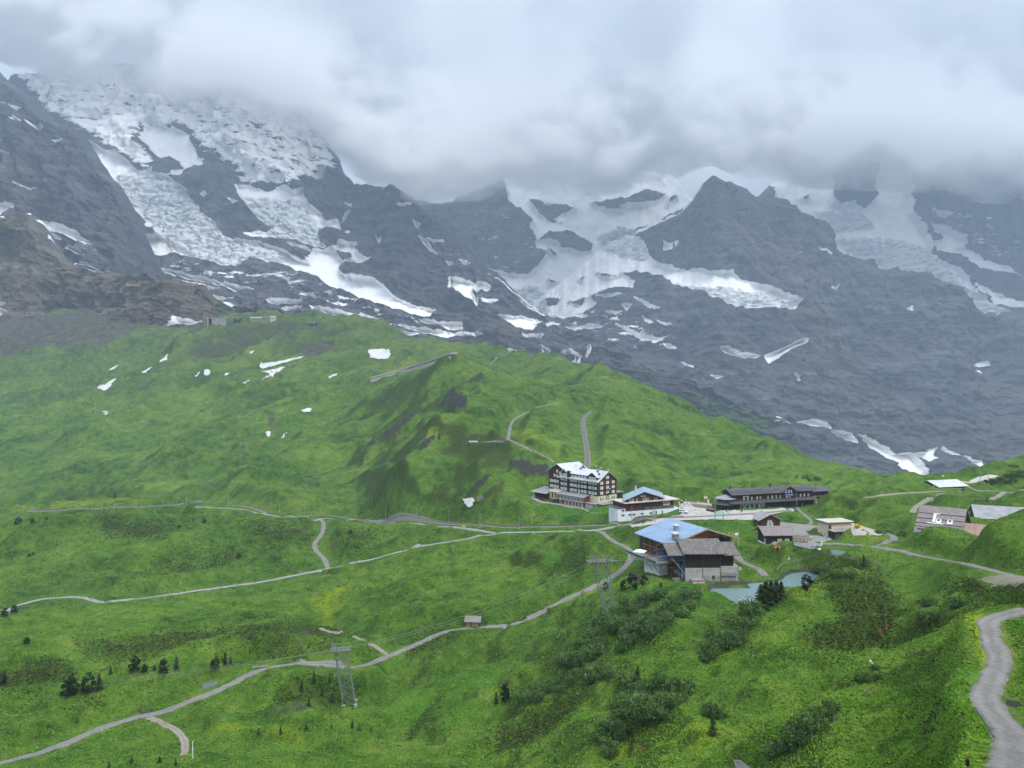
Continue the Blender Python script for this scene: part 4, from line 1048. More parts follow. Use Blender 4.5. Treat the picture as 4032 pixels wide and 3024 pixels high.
def mountain(name, crest, base, mat, nc, nr, u0, u1, power, amp, scale, strata_amp, back, seed, edge_px=8, jag=1.0, green=None, skip=()):
    SN = [p for p in SNOW if not any(abs(p[0][0] - q[0]) < 0.5 and abs(p[0][1] - q[1]) < 0.5 for q in skip)]
    cr = np.array(sorted(crest)); ba = np.array(sorted(base))
    U1 = np.linspace(u0, u1, nc)
    cv = np.interp(U1, cr[:, 0], cr[:, 1]); cy = np.interp(U1, cr[:, 0], cr[:, 2])
    bv = np.interp(U1, ba[:, 0], ba[:, 1]); by = np.interp(U1, ba[:, 0], ba[:, 2])
    q = np.stack([U1 / 60, U1 * 0 + seed, U1 * 0], -1)
    cv = cv - jag * (10 * (ridged(q, 4, 0.6) - 0.6) * 0.8)
    t = np.linspace(0, 1, nr)[:, None]
    V = bv[None] + (cv - bv)[None] * t
    Yd = by[None] + (cy - by)[None] * t ** power
    U = np.repeat(U1[None], nr, 0)
    X = (U - CU) * Yd / F
    Z = CZ - (V - CV) * Yd / F
    P = np.stack([X, Yd, Z], -1) / scale
    fade = smooth01(1 - t, 0.0, 0.04)
    big = ridged(P * np.array([1, 1, 0.45]) + seed, 6, 0.52) - 0.55
    ribs = ridged(P * np.array([3.1, 3.1, 0.9]) + seed * 2, 5, 0.56) - 0.5
    warp = fbm(P * 1.3 + 5, 3)
    ph = (Z + 0.10 * X + 190 * warp) / 52.0
    saw = ph - np.floor(ph)
    ph2 = (Z + 0.10 * X + 230 * warp) / 170.0
    saw2 = ph2 - np.floor(ph2)
    fn = fbm(P * 14, 4, 0.6)
    snow = paint(SN, U + 4 * wv(U, V, 1), V + 4 * wv(U, V, 2), edge_px)
    streak = paint(STREAK, U + 12 * wv(U, V, 3), V + 8 * wv(U, V, 4), 30, base=-0.80)
    hole = paint(HOLES, U + 3 * wv(U, V, 5), V + 3 * wv(U, V, 6), edge_px)
    snow = np.minimum(snow, -hole)
    ice = paint(ICE, U + 14 * wv(U, V, 7), V + 10 * wv(U, V, 8), 22)
    sm = smooth01(snow, -0.2, 0.6)
    d = amp * big * (1 - 0.55 * sm) + amp * 0.6 * ribs * (1 - 0.8 * sm) + strata_amp * (0.5 * saw + 1.1 * saw2) * (1 - 0.75 * sm) + amp * 0.14 * fn * (1 - 0.75 * sm)
    d = d + amp * 0.30 * smooth01(ice, -0.4, 0.4) * sm * ridged(P * np.array([9, 9, 20]), 4, 0.6)
    d = d * fade
    Yn = Yd - d * 0.9
    k = 0.25
    Zn = Z + d * k * 0.5 * fade
    Xn = X + 0.35 * amp * 0.3 * fbm(P * 2.2 + 30, 3) * fade
    # a back slope so that the ridge is a body, not a sheet
    nb = 10
    tb = np.linspace(0, 1, nb + 1)[1:, None]
    Xb = X[-1][None] * (1 + 0.02 * tb); Yb = Yn[-1][None] + back * tb; Zb = Zn[-1][None] - back * 0.9 * tb ** 1.2
    X2 = np.vstack([Xn, Xb]); Y2 = np.vstack([Yn, Yb]); Z2 = np.vstack([Zn, Zb])
    pad = lambda a, v: np.vstack([a, np.full((nb, nc), v)])
    gr = np.full(U.shape, -1.0) if green is None else paint(green, U + 20 * wv(U, V, 9), V + 14 * wv(U, V, 10), 26)
    me = grid_mesh(name, X2, Y2, Z2, {'snow': pad(snow, -0.7), 'streak': pad(streak, -0.8), 'ice': pad(ice, -1), 'green': pad(gr, -1)})
    return tag(link(name, me, None, mat), kind='structure')
def wv(U, V, s):
    return fbm(np.stack([U / 26, V / 20, 0 * U + s * 3.3], -1), 3)
cr3 = Lq([(-300,140),(0,130),(100,125),(250,90),(400,60),(700,70),(1000,120),(1200,180),(1330,290),(1430,410),(1480,480),(1500,540),(1540,580),(1660,600),(1700,590),(1760,620),(1810,660),(1860,720),(1910,755),(1970,820),(2010,830),(2060,870),(2080,950)]) + Rq([(250,475),(300,520),(420,612),(500,668),(620,720),(760,790),(900,850),(1050,910),(1250,1000)])
def dep(pts, table):
    t = np.array(table)
    return [(u, v, float(np.interp(u, t[:, 0], t[:, 1]))) for u, v in pts]
GREEN = [[(2350,1545),(2550,1560),(2760,1640),(2900,1700),(3000,1760),(2800,1740),(2600,1650)], Rq([(900,900),(1000,910),(1150,960),(1250,1000),(1300,1060),(1150,1040),(1000,990)]), Rq([(1050,1000),(1200,1060),(1350,1080),(1300,1110),(1120,1070)]), Rq([(800,930),(900,960),(980,1010),(900,1000)])]
GREEN1 = [[(-300,1340),(0,1350),(300,1340),(500,1310),(700,1260),(800,1240),(900,1180),(1000,1190),(900,1215),(600,1300),(300,1370),(-300,1400)],[(750,1160),(950,1175),(1000,1210),(850,1200)]]
# far basin and right-hand glacier
cr4 = Rq([(-200,160),(40,200),(250,110),(350,70),(470,60),(740,60),(900,90),(960,170),(1050,200),(1200,190),(1290,100),(1480,40),(1740,40),(1940,60),(2212,100),(2700,150),(3600,200)])
mountain('far_mountain', dep(cr4, [(1500,5600),(6000,5600)]), [(1500,1450,4300),(3000,1450,4300),(4100,1480,4500),(6000,1480,4600)], M['rock_grey'], 560, 190, 1560, 5400, 1.0, 95, 620.0, 10, 1500, 3.0)
cr5 = Rq([(300,600),(420,540),(480,490),(560,430),(650,350),(745,308),(800,280),(930,225),(965,190),(1005,130),(1050,92),(1075,100),(1120,120),(1170,140),(1240,185),(1290,190),(1340,210),(1400,235),(1450,290),(1490,340),(1500,370),(1600,410),(1690,445),(1780,450),(1850,490),(1910,490),(1975,540),(2030,605),(2145,600),(2212,595),(2500,620),(3600,500)])
mountain('rock_wall', dep(cr5, [(1900,4600),(2500,4500),(2800,4350),(3400,4100),(4100,3900),(6000,3800)]), [(1900,1700,3000),(2600,1750,2900),(3200,1900,2750),(3700,2010,2650),(4200,2020,2600),(6000,2020,2600)], M['rock_grey'], 620, 330, 1960, 5400, 0.8, 66, 520.0, 15, 900, 7.0, green=GREEN, skip=Rq([(1270,185)]))
# the massif with the two icefalls and its long ridge
mountain('icefall_mountain', dep(cr3, [(-300,4700),(600,4600),(1300,4300),(1700,3900),(2000,3500),(2400,3000),(3100,2700)]), [(-600,1400,2700),(800,1400,2600),(1400,1450,2450),(2000,1560,2300),(2500,1680,2150),(3100,1850,2100)], M['rock_grey'], 640, 270, -560, 3080, 0.8, 80, 520.0, 13, 900, 13.0, green=GREEN)
cr2 = Lq([(-900,-160),(-400,-60),(0,100),(45,140),(100,185),(160,220),(240,310),(255,328),(330,345),(385,400),(440,490),(500,570),(530,600),(545,640),(620,700),(660,745),(690,800),(650,830),(640,880),(600,930),(575,960),(640,985),(760,1010),(1000,1090)])
# keep the crest single-valued in u
cr2 = [p for p in cr2 if p[0] <= 700 / 1.106] + [(640,985)]
cr2 = Lq([(-900,-160),(-400,-60),(0,100),(45,140),(100,185),(160,220),(240,310),(255,328),(330,345),(385,400),(440,490),(500,570),(530,600),(545,640),(575,700),(600,780),(625,880),(650,985),(760,1040),(1000,1120)])
mountain('dark_flank', dep(cr2, [(-900,3300),(0,3200),(500,2900),(700,2700),(900,2600)]), [(-900,1400,2350),(400,1400,2330),(900,1400,2300)], M['rock_grey'], 320, 280, -800, 800, 0.9, 85, 420.0, 12, 700, 21.0, skip=Lq([(405,420),(640,815),(640,350)]))
cr1 = Lq([(-900,640),(-300,700),(0,728),(130,714),(180,740),(215,800),(235,870),(345,950),(560,985),(760,1000),(895,1022),(925,1080),(1000,1103),(1090,1128),(1250,1150)])
mountain('brown_cliffs', dep(cr1, [(-900,2450),(0,2400),(300,2300),(700,2180),(1000,2080)]), [(-900,1420,1960),(0,1400,1960),(400,1390,1940),(700,1340,1930),(900,1300,1940),(1150,1300,1980)], M['rock_brown'], 400, 170, -900, 1130, 0.75, 42, 260.0, 16, 500, 31.0, jag=0.7, green=GREEN1)
# ------------------------------------------------------------------ building materials
def plank_mat(name, c1, c2, freq=3.0, axis='Z', rough=0.85):
    m, nt, b = newmat(name)
    v = obj_vec(nt)
    wv_ = N(nt, 'ShaderNodeTexWave', wave_type='BANDS', bands_direction=axis)
    wv_.inputs['Scale'].default_value = freq
    wv_.inputs['Distortion'].default_value = 0.6
    wv_.inputs['Detail'].default_value = 2
    nt.links.new(v, wv_.inputs['Vector'])
    n_ = NOISE(nt, VMUL(nt, v, (1.0, 1.0, 0.25) if axis != 'Z' else (0.3, 0.3, 1.5)), 1.6, 5, 0.65)
    col = MIX(nt, MATH(nt, 'ADD', MATH(nt, 'MULTIPLY', wv_.outputs['Fac'], 0.35), MATH(nt, 'MULTIPLY', n_, 0.75)), c1, c2)
    nt.links.new(col, b.inputs['Base Color'])
    b.inputs['Roughness'].default_value = rough
    nt.links.new(BUMP(nt, wv_.outputs['Fac'], 0.4, 0.03), b.inputs['Normal'])
    return m
M['redwood'] = plank_mat('oxblood_boards', (0.040, 0.015, 0.013), (0.100, 0.036, 0.029), 1.6)
M['darkwood'] = plank_mat('tarred_boards', (0.012, 0.009, 0.008), (0.040, 0.026, 0.020), 1.4, 'X')
M['blackwood'] = plank_mat('black_brown_boards', (0.016, 0.011, 0.010), (0.046, 0.028, 0.023), 1.6)
M['brownwood'] = plank_mat('dark_brown_boards', (0.018, 0.012, 0.010), (0.050, 0.030, 0.024), 1.6)
M['honeywood'] = plank_mat('honey_larch', (0.17, 0.066, 0.022), (0.32, 0.135, 0.048), 1.2)
M['beamwood'] = plank_mat('orange_beam', (0.24, 0.095, 0.035), (0.38, 0.16, 0.065), 0.8)
M['rustwood'] = plank_mat('russet_boards', (0.105, 0.030, 0.017), (0.18, 0.056, 0.030), 1.8)
M['tanwood'] = plank_mat('tan_boards', (0.23, 0.145, 0.085), (0.40, 0.265, 0.165), 1.4, 'X')
M['yellowwood'] = plank_mat('yellow_pine', (0.38, 0.22, 0.07), (0.56, 0.36, 0.14), 1.6)
M['greywood'] = plank_mat('weathered_wood', (0.14, 0.13, 0.115), (0.28, 0.265, 0.24), 2.2, 'X')
M['cream'] = surf('cream_render', (0.56, 0.50, 0.33), (0.70, 0.64, 0.46), 0.6, 0.9, 0.1, 0.02, (0.50, 0.46, 0.34), 0.2)
M['beige'] = surf('beige_render', (0.50, 0.44, 0.35), (0.63, 0.56, 0.46), 0.7, 0.9, 0.1, 0.02)
M['white'] = surf('white_render', (0.60, 0.64, 0.68), (0.74, 0.77, 0.80), 0.5, 0.85, 0.05, 0.01, (0.56, 0.60, 0.64), 0.15)
M['concretewall'] = surf('board_concrete', (0.28, 0.28, 0.265), (0.46, 0.455, 0.43), 0.8, 0.9, 0.2, 0.03, (0.24, 0.24, 0.23), 0.25, stretch=(0.5, 0.5, 1.6))
M['greystone'] = surf('grey_stone', (0.13, 0.125, 0.12), (0.30, 0.285, 0.265), 1.3, 0.95, 0.6, 0.06)
M['roofwhite'] = surf('pale_metal_roof', (0.42, 0.45, 0.47), (0.62, 0.64, 0.66), 0.25, 0.5, 0.05, 0.02, (0.36, 0.39, 0.41), 0.12, spec=0.5)
M['roofgrey'] = surf('grey_metal_roof', (0.20, 0.205, 0.215), (0.34, 0.345, 0.355), 0.4, 0.55, 0.05, 0.02, spec=0.4)
M['roofslate'] = surf('brown_slates', (0.070, 0.063, 0.060), (0.24, 0.215, 0.20), 1.5, 0.9, 0.8, 0.05, (0.10, 0.095, 0.09), 0.5)
M['rooftile'] = surf('mauve_tiles', (0.15, 0.13, 0.128), (0.27, 0.24, 0.235), 1.1, 0.8, 0.4, 0.04)
M['roofdark'] = surf('dark_metal_roof', (0.045, 0.043, 0.048), (0.105, 0.10, 0.108), 0.6, 0.5, 0.1, 0.02, spec=0.4)
M['roofbeige'] = surf('beige_roof', (0.42, 0.38, 0.32), (0.58, 0.53, 0.46), 0.3, 0.8, 0.05, 0.02)
M['whiteframe'] = flat('white_paint', (0.74, 0.75, 0.72), 0.5)
M['shutterpale'] = flat('pale_green_paint', (0.52, 0.58, 0.50), 0.6)
M['shutterwhite'] = flat('white_shutter_paint', (0.66, 0.68, 0.62), 0.6)
M['shuttergreen'] = flat('green_paint', (0.045, 0.115, 0.070), 0.6)
M['darkframe'] = flat('dark_frame_paint', (0.035, 0.030, 0.028), 0.5)
M['steel'] = surf('galvanised_steel', (0.20, 0.22, 0.24), (0.36, 0.385, 0.40), 1.4, 0.5, 0.0, spec=0.5, metal=0.35)
M['darksteel'] = surf('dark_steel', (0.05, 0.055, 0.06), (0.12, 0.125, 0.13), 1.4, 0.5, 0.0, spec=0.5, metal=0.3)
M['bluesteel'] = flat('blue_painted_steel', (0.020, 0.065, 0.22), 0.5)
M['rubber'] = flat('tyre_rubber', (0.02, 0.02, 0.022), 0.8)
M['red'] = flat('red_paint', (0.42, 0.055, 0.04), 0.6)
M['yellow'] = flat('yellow_paint', (0.62, 0.40, 0.03), 0.5)
M['blue'] = flat('sign_blue', (0.02, 0.07, 0.42), 0.5)
M['orange'] = flat('orange_paint', (0.55, 0.17, 0.03), 0.6)
def glass_mat(name, c, rough=0.08):
    m, nt, b = newmat(name)
    col = MIX(nt, NOISE(nt, obj_vec(nt), 0.8, 3, 0.6), tuple(x * 0.6 for x in c), tuple(x * 1.6 for x in c))
    nt.links.new(col, b.inputs['Base Color'])
    b.inputs['Roughness'].default_value = rough
    b.inputs['Specular IOR Level'].default_value = 0.6
    return m
M['glass'] = glass_mat('dark_glass', (0.028, 0.034, 0.040))
M['glasspale'] = glass_mat('curtained_glass', (0.30, 0.31, 0.30), 0.25)
M['glassblue'] = glass_mat('greenish_glass', (0.05, 0.10, 0.11))
def seam_roof(name, c1, c2, fx, fy, tilt=(1, 0, 0)):
    m, nt, b = newmat(name)
    v = obj_vec(nt)
    br = N(nt, 'ShaderNodeTexBrick')
    br.offset = 0.5
    br.inputs['Scale'].default_value = 1.0
    br.inputs['Brick Width'].default_value = fx
    br.inputs['Row Height'].default_value = fy
    br.inputs['Mortar Size'].default_value = 0.035
    br.inputs['Mortar Smooth'].default_value = 0.4
    br.inputs['Color1'].default_value = c1 + (1,)
    br.inputs['Color2'].default_value = tuple(0.5 * (a + d) for a, d in zip(c1, c2)) + (1,)
    br.inputs['Mortar'].default_value = c2 + (1,)
    nt.links.new(v, br.inputs['Vector'])
    n_ = NOISE(nt, v, 0.22, 3, 0.6)
    col = MIX(nt, 1.0, br.outputs['Color'], ramp_of(nt, n_, [(0.3, (0.84, 0.86, 0.88)), (0.7, (1.12, 1.1, 1.08))]), 'MULTIPLY')
    nt.links.new(col, b.inputs['Base Color'])
    b.inputs['Roughness'].default_value = 0.42
    b.inputs['Specular IOR Level'].default_value = 0.5
    nt.links.new(BUMP(nt, br.outputs['Fac'], 0.5, 0.04), b.inputs['Normal'])
    return m
M['roofblue'] = seam_roof('blue_metal_tiles', (0.17, 0.27, 0.42), (0.30, 0.40, 0.54), 0.9, 0.75)
M['roofblue2'] = seam_roof('pale_blue_metal_roof', (0.24, 0.33, 0.42), (0.32, 0.41, 0.50), 3.0, 0.6)

# ------------------------------------------------------------------ shapes
def bm_box(bm, x0, x1, y0, y1, z0, z1):
    v = [bm.verts.new(p) for p in ((x0,y0,z0),(x1,y0,z0),(x1,y1,z0),(x0,y1,z0),(x0,y0,z1),(x1,y0,z1),(x1,y1,z1),(x0,y1,z1))]
    for f in ((3,2,1,0),(4,5,6,7),(0,1,5,4),(1,2,6,5),(2,3,7,6),(3,0,4,7)):
        bm.faces.new([v[i] for i in f])
def bm_prism(bm, pts, axis, c0, c1):
    """pts: outline as (a, z); extruded along x or y from c0 to c1"""
    def P(a, z, c):
        return (c, a, z) if axis == 'x' else (a, c, z)
    A_ = [bm.verts.new(P(a, z, c0)) for a, z in pts]
    B_ = [bm.verts.new(P(a, z, c1)) for a, z in pts]
    bm.faces.new(A_); bm.faces.new(B_[::-1])
    for i in range(len(pts)):
        j = (i + 1) % len(pts)
        bm.faces.new((A_[j], A_[i], B_[i], B_[j]))
def bm_bar(bm, p, q, r, sides=4):
    p, q = Vector(p), Vector(q)
    t = (q - p).normalized()
    up = Vector((0, 0, 1)) if abs(t.z) < 0.9 else Vector((1, 0, 0))
    s = t.cross(up).normalized(); w_ = s.cross(t)
    A_, B_ = [], []
    for k in range(sides):
        a = 2 * math.pi * (k + 0.5) / sides
        d = (s * math.cos(a) + w_ * math.sin(a)) * r
        A_.append(bm.verts.new(p + d)); B_.append(bm.verts.new(q + d))
    bm.faces.new(A_[::-1]); bm.faces.new(B_)
    for k in range(sides):
        bm.faces.new((A_[k], A_[(k + 1) % sides], B_[(k + 1) % sides], B_[k]))
def finish(name, bm, mat, parent=None, smooth=False):
    bmesh.ops.recalc_face_normals(bm, faces=bm.faces[:])
    if smooth:
        for f in bm.faces: f.smooth = True
    me = bpy.data.meshes.new(name)
    bm.to_mesh(me); bm.free()
    return link(name, me, parent, M[mat] if isinstance(mat, str) else mat)
def empty(name, loc, rz=0, label=None, cat=None, group=None):
    o = bpy.data.objects.new(name, None)
    C.objects.link(o)
    o.location = loc
    o.rotation_euler = (0, 0, rz)
    o.empty_display_size = 0.5
    return tag(o, label, cat, group)
def box(parent, name, mat, x0, x1, y0, y1, z0, z1):
    bm = bmesh.new(); bm_box(bm, x0, x1, y0, y1, z0, z1)
    return finish(name, bm, mat, parent)
def bar(parent, name, mat, p, q, r, sides=4):
    bm = bmesh.new(); bm_bar(bm, p, q, r, sides)
    return finish(name, bm, mat, parent)
def gable_wall(parent, name, mat, x0, x1, y0, y1, z0, ze, zr, ridge='y', off=0.5):
    """body of walls with a gable at either end of the ridge"""
    bm = bmesh.new()
    if ridge == 'y':
        xm = x0 + (x1 - x0) * off
        bm_prism(bm, [(x0, z0), (x1, z0), (x1, ze), (xm, zr), (x0, ze)], 'y', y0, y1)
    else:
        ym = y0 + (y1 - y0) * off
        bm_prism(bm, [(y0, z0), (y1, z0), (y1, ze), (ym, zr), (y0, ze)], 'x', x0, x1)
    return finish(name, bm, mat, parent)
def gable_roof(parent, name, mat, x0, x1, y0, y1, ze, zr, ridge='y', off=0.5, th=0.22, side=None):
    bm = bmesh.new()
    if ridge == 'y':
        m_ = x0 + (x1 - x0) * off
        if side != 'R': bm_prism(bm, [(x0, ze), (m_, zr), (m_, zr + th), (x0, ze + th)], 'y', y0, y1)
        if side != 'L': bm_prism(bm, [(m_, zr), (x1, ze), (x1, ze + th), (m_, zr + th)], 'y', y0, y1)
    else:
        m_ = y0 + (y1 - y0) * off
        if side != 'R': bm_prism(bm, [(y0, ze), (m_, zr), (m_, zr + th), (y0, ze + th)], 'x', x0, x1)
        if side != 'L': bm_prism(bm, [(m_, zr), (y1, ze), (y1, ze + th), (m_, zr + th)], 'x', x0, x1)
    return finish(name, bm, mat, parent)
_wc = {}
ROT = {'S': 0.0, 'E': math.pi / 2, 'N': math.pi, 'W': -math.pi / 2}
def win_mesh(kind, w_, h_, mull):
    key = (kind, round(w_, 2), round(h_, 2), mull)
    if key in _wc: return _wc[key]
    bm = bmesh.new()
    if kind == 'frame':
        t = min(0.16, w_ * 0.12)
        bm_box(bm, -w_/2, -w_/2 + t, -0.10, 0.02, 0, h_); bm_box(bm, w_/2 - t, w_/2, -0.10, 0.02, 0, h_)
        bm_box(bm, -w_/2 + t, w_/2 - t, -0.10, 0.02, 0, t); bm_box(bm, -w_/2 + t, w_/2 - t, -0.10, 0.02, h_ - t, h_)
        for i in range(mull[0]):
            x = -w_/2 + w_ * (i + 1) / (mull[0] + 1)
            bm_box(bm, x - t * 0.4, x + t * 0.4, -0.09, 0.02, t, h_ - t)
        for i in range(mull[1]):
            z = h_ * (0.62 if mull[1] == 1 else (i + 1) / (mull[1] + 1))
            bm_box(bm, -w_/2 + t, w_/2 - t, -0.085, 0.02, z - t * 0.3, z + t * 0.3)
        bm_box(bm, -w_/2 - 0.08, w_/2 + 0.08, -0.22, 0.02, -0.10, -0.005)
    elif kind == 'pane':
        bm_box(bm, -w_/2 + 0.05, w_/2 - 0.05, -0.04, 0.01, 0.05, h_ - 0.05)
    else:
        bm_box(bm, -w_/2, w_/2, -0.06, 0.0, 0, h_)
        for i in range(5):
            z = h_ * (0.1 + 0.17 * i)
            bm_box(bm, -w_/2 + 0.05, w_/2 - 0.05, -0.08, -0.062, z, z + h_ * 0.09)
    bmesh.ops.recalc_face_normals(bm, faces=bm.faces[:])
    me = bpy.data.meshes.new(kind)
    bm.to_mesh(me); bm.free()
    _wc[key] = me
    return me
_mc = {}
def with_mat(me, mat):
    key = (me.name, mat)
    if key not in _mc:
        m2 = me.copy(); m2.materials.clear(); m2.materials.append(M[mat]); _mc[key] = m2
    return _mc[key]
def window(parent, face, plane, a, z, w_, h_, frame='whiteframe', glass='glass', shutters=None, mull=(1, 1), name='window', sw=0.42):
    """a window on the S, E, N or W wall; plane is the wall's y (or x), a runs along it"""
    o = link(name, with_mat(win_mesh('frame', w_, h_, mull), frame), parent)
    o.location = (a, plane, z) if face in 'SN' else (plane, a, z)
    o.rotation_euler = (0, 0, ROT[face])
    link('pane', with_mat(win_mesh('pane', w_, h_, (0, 0)), glass), o)
    if shutters:
        for s in (-1, 1):
            q = link('shutter', with_mat(win_mesh('shutter', w_ * sw, h_, (0, 0)), shutters), o)
            q.location = (s * (w_ / 2 + w_ * sw / 2 + 0.03), -0.01, 0)
    return o
def text(parent, name, body, size, mat, loc, rz, extrude=0.03, sx=1.0):
    cu_ = bpy.data.curves.new(name, 'FONT')
    cu_.body = body
    cu_.size = size
    cu_.extrude = extrude
    cu_.align_x = 'CENTER'
    cu_.materials.append(M[mat])
    t_ = bpy.data.objects.new(name, cu_)
    C.objects.link(t_)
    bpy.context.view_layer.update()
    me = bpy.data.meshes.new_from_object(t_.evaluated_get(bpy.context.evaluated_depsgraph_get()))
    bpy.data.objects.remove(t_)
    o = link(name, me, parent)
    o.location = loc
    o.rotation_euler = (math.pi / 2, 0, rz)
    o.scale = (sx, 1, 1)
    return o
def frame_of(K, deg):
    """local coordinates of a pixel column on the x=0 side or y=0 side of a building whose near corner is K"""
    g = (math.cos(R(deg)), math.sin(R(deg)))
    def on_w(u, x=0.0):
        k = (u - CU) / F
        ax, ay = K.x + x * g[0], K.y + x * g[1]
        return (ax - k * ay) / (g[1] + k * g[0])
    def on_s(u, y=0.0):
        k = (u - CU) / F
        ax, ay = K.x - y * g[1], K.y + y * g[0]
        return (k * ay - ax) / (g[0] - k * g[1])
    return on_w, on_s
def zat(v, y):
    return CZ - (v - CV) * y / F
# ------------------------------------------------------------------ the grand hotel
K = at(2355, 2000, 415.0); K.z = 0.0
HOT = empty('hotel', K, R(40), 'large dark timber hotel with pale metal roofs and rows of white windows', 'hotel')
on_w, on_s = frame_of(K, 40)
HW, HL = 15.8, 31.7
# stone storey and timber storeys of the main block
box(HOT, 'stone_storey', 'cream', 0, HW, 0, HL, -1.5, 7.5)
gable_wall(HOT, 'timber_wall', 'redwood', 0.004, HW + 0.03, -0.03, 7.0, 7.5, 16.0, 21.0)
box(HOT, 'long_wall', 'blackwood', -0.04, HW, 0.02, HL + 0.02, 7.48, 16.1)
gable_roof(HOT, 'roof', 'roofwhite', -1.2, HW + 1.2, -1.1, HL, 15.3, 21.15, th=0.25)
box(HOT, 'eave_skirt', 'roofwhite', -1.35, 0.4, -0.6, HL + 0.8, 15.75, 16.0)
# attic storey along the long side, under its own flatter roof
box(HOT, 'attic_wall', 'blackwood', 0.8, 6.0, 8.0, 24.0, 15.9, 18.5)
bm = bmesh.new(); bm_prism(bm, [(0.2, 18.4), (8.0, 21.15), (8.0, 21.4), (0.2, 18.65)], 'y', 7.4, 25.0)
finish('attic_roof', bm, 'roofwhite', HOT)
for y0, y1 in ((0.9, 8.2), (24.2, 31.2)):
    ym = (y0 + y1) / 2
    bm = bmesh.new(); bm_prism(bm, [(y0, 15.9), (y1, 15.9), (y1, 18.3), (ym, 20.5), (y0, 18.3)], 'x', 0.3, 7.0)
    finish('cross_gable', bm, 'blackwood', HOT)
    gable_roof(HOT, 'cross_roof', 'roofwhite', -0.4, 7.6, y0 - 0.6, y1 + 0.6, 18.0, 20.7, ridge='x')
# tall rear wing
gable_wall(HOT, 'wing_wall', 'redwood', 1.0, HW + 2, 25.5, 42.5, 7.5, 18.6, 23.0, ridge='x')
box(HOT, 'wing_base', 'cream', 1.03, HW + 2, 25.6, 42.48, -1.5, 7.52)
gable_roof(HOT, 'wing_roof', 'roofwhite', -0.3, HW + 3.4, 24.0, 44.2, 17.9, 23.2, ridge='x')
bm = bmesh.new(); bm_prism(bm, [(9.5, 17.0), (15.5, 17.0), (15.5, 19.8), (12.5, 22.4), (9.5, 19.8)], 'y', 25.0, 33.0)
finish('cross_gable', bm, 'brownwood', HOT)
gable_roof(HOT, 'cross_roof', 'roofwhite', 8.9, 16.1, 24.4, 33.6, 19.5, 22.6)
window(HOT, 'S', 25.0, 12.5, 19.4, 1.2, 1.6, shutters=None)
# gable end: three columns of windows
for x in (3.0, 7.9, 12.8):
    for z in (8.4, 11.3, 14.1):
        window(HOT, 'S', -0.03, x, z, 1.25, 1.55, shutters='shutterwhite', glass='glasspale', mull=(1, 1))
    window(HOT, 'S', -0.01, x, 4.7, 1.5, 2.0, shutters='shuttergreen', mull=(2, 1))
window(HOT, 'S', -0.03, 7.9, 17.1, 1.25, 1.55, shutters='shutterwhite', glass='glasspale')
for z in (8.0, 10.95):
    b_ = box(HOT, 'balcony', 'darkframe', 6.6, 9.2, -1.0, -0.05, z - 0.15, z + 0.05)
    box(b_, 'railing', 'darkframe', 6.6, 9.2, -1.0, -0.92, z + 0.05, z + 0.85)
text(HOT, 'lettering', 'HOTEL', 1.05, 'whiteframe', (7.9, -1.06, 11.0), 0)
bar(HOT, 'flagpole', 'whiteframe', (7.9, -0.6, 19.5), (7.9, -0.6, 23.0), 0.05)
# long side: columns measured in the photograph
cols = [on_w(2100 + X / 5.53) for X in (622, 680, 730, 822, 860, 922, 995, 1065, 1132, 1228, 1292, 1356)]
for i, y in enumerate(cols):
    for z in (8.3, 11.2, 14.0):
        door = i in (1, 10) or (i == 6)
        window(HOT, 'W', -0.04, y, z - (0.45 if door else 0), 0.95 if door else 1.15, 2.1 if door else 1.5, shutters='shutterpale', glass='glasspale', mull=(1, 1), sw=0.38)
for i in (1, 6, 10):
    for z in (10.6, 13.4):
        b_ = box(HOT, 'balcony', 'darkframe', -1.0, -0.05, cols[i] - 1.1, cols[i] + 1.1, z - 0.1, z + 0.04)
        box(b_, 'railing', 'darksteel', -1.0, -0.94, cols[i] - 1.1, cols[i] + 1.1, z + 0.04, z + 0.75)
text(HOT, 'lettering', 'HOTEL', 0.9, 'whiteframe', (-1.05, cols[6] + 0.6, 11.2), -math.pi / 2)
for y in [on_w(2100 + X / 5.53, 0.8) for X in (850, 920, 990, 1058, 1128)]:
    window(HOT, 'W', 0.8, y, 16.5, 1.1, 1.5, shutters='shutterpale', glass='glasspale', sw=0.35)
for y in [on_w(2100 + X / 5.53, 0.3) for X in (613, 675, 722, 1230, 1287, 1347)]:
    window(HOT, 'W', 0.3, y, 16.6, 1.0, 1.6, shutters='shutterwhite', glass='glasspale', sw=0.3)
# brown flue on the long side and roof chimneys
yc = on_w(2100 + 770 / 5.53)
fl = box(HOT, 'flue', 'brownwood', -0.7, 0.6, yc - 0.9, yc + 0.7, 7.0, 19.8)
box(fl, 'flue_cap', 'darksteel', -0.85, 0.75, yc - 1.05, yc + 0.85, 19.8, 20.1)
for x, y, h_ in ((4.0, 4.0, 22.3), (8.4, 9.5, 23.6), (9.5, 7.0, 22.6), (11.5, 3.0, 21.6), (6.5, 20.0, 22.0), (3.0, 2.0, 20.6)):
    ch = box(HOT, 'chimney', 'greystone', x - 0.45, x + 0.45, y - 0.45, y + 0.45, 17.5, h_)
    box(ch, 'chimney_cap', 'roofwhite', x - 0.6, x + 0.6, y - 0.6, y + 0.6, h_, h_ + 0.18)
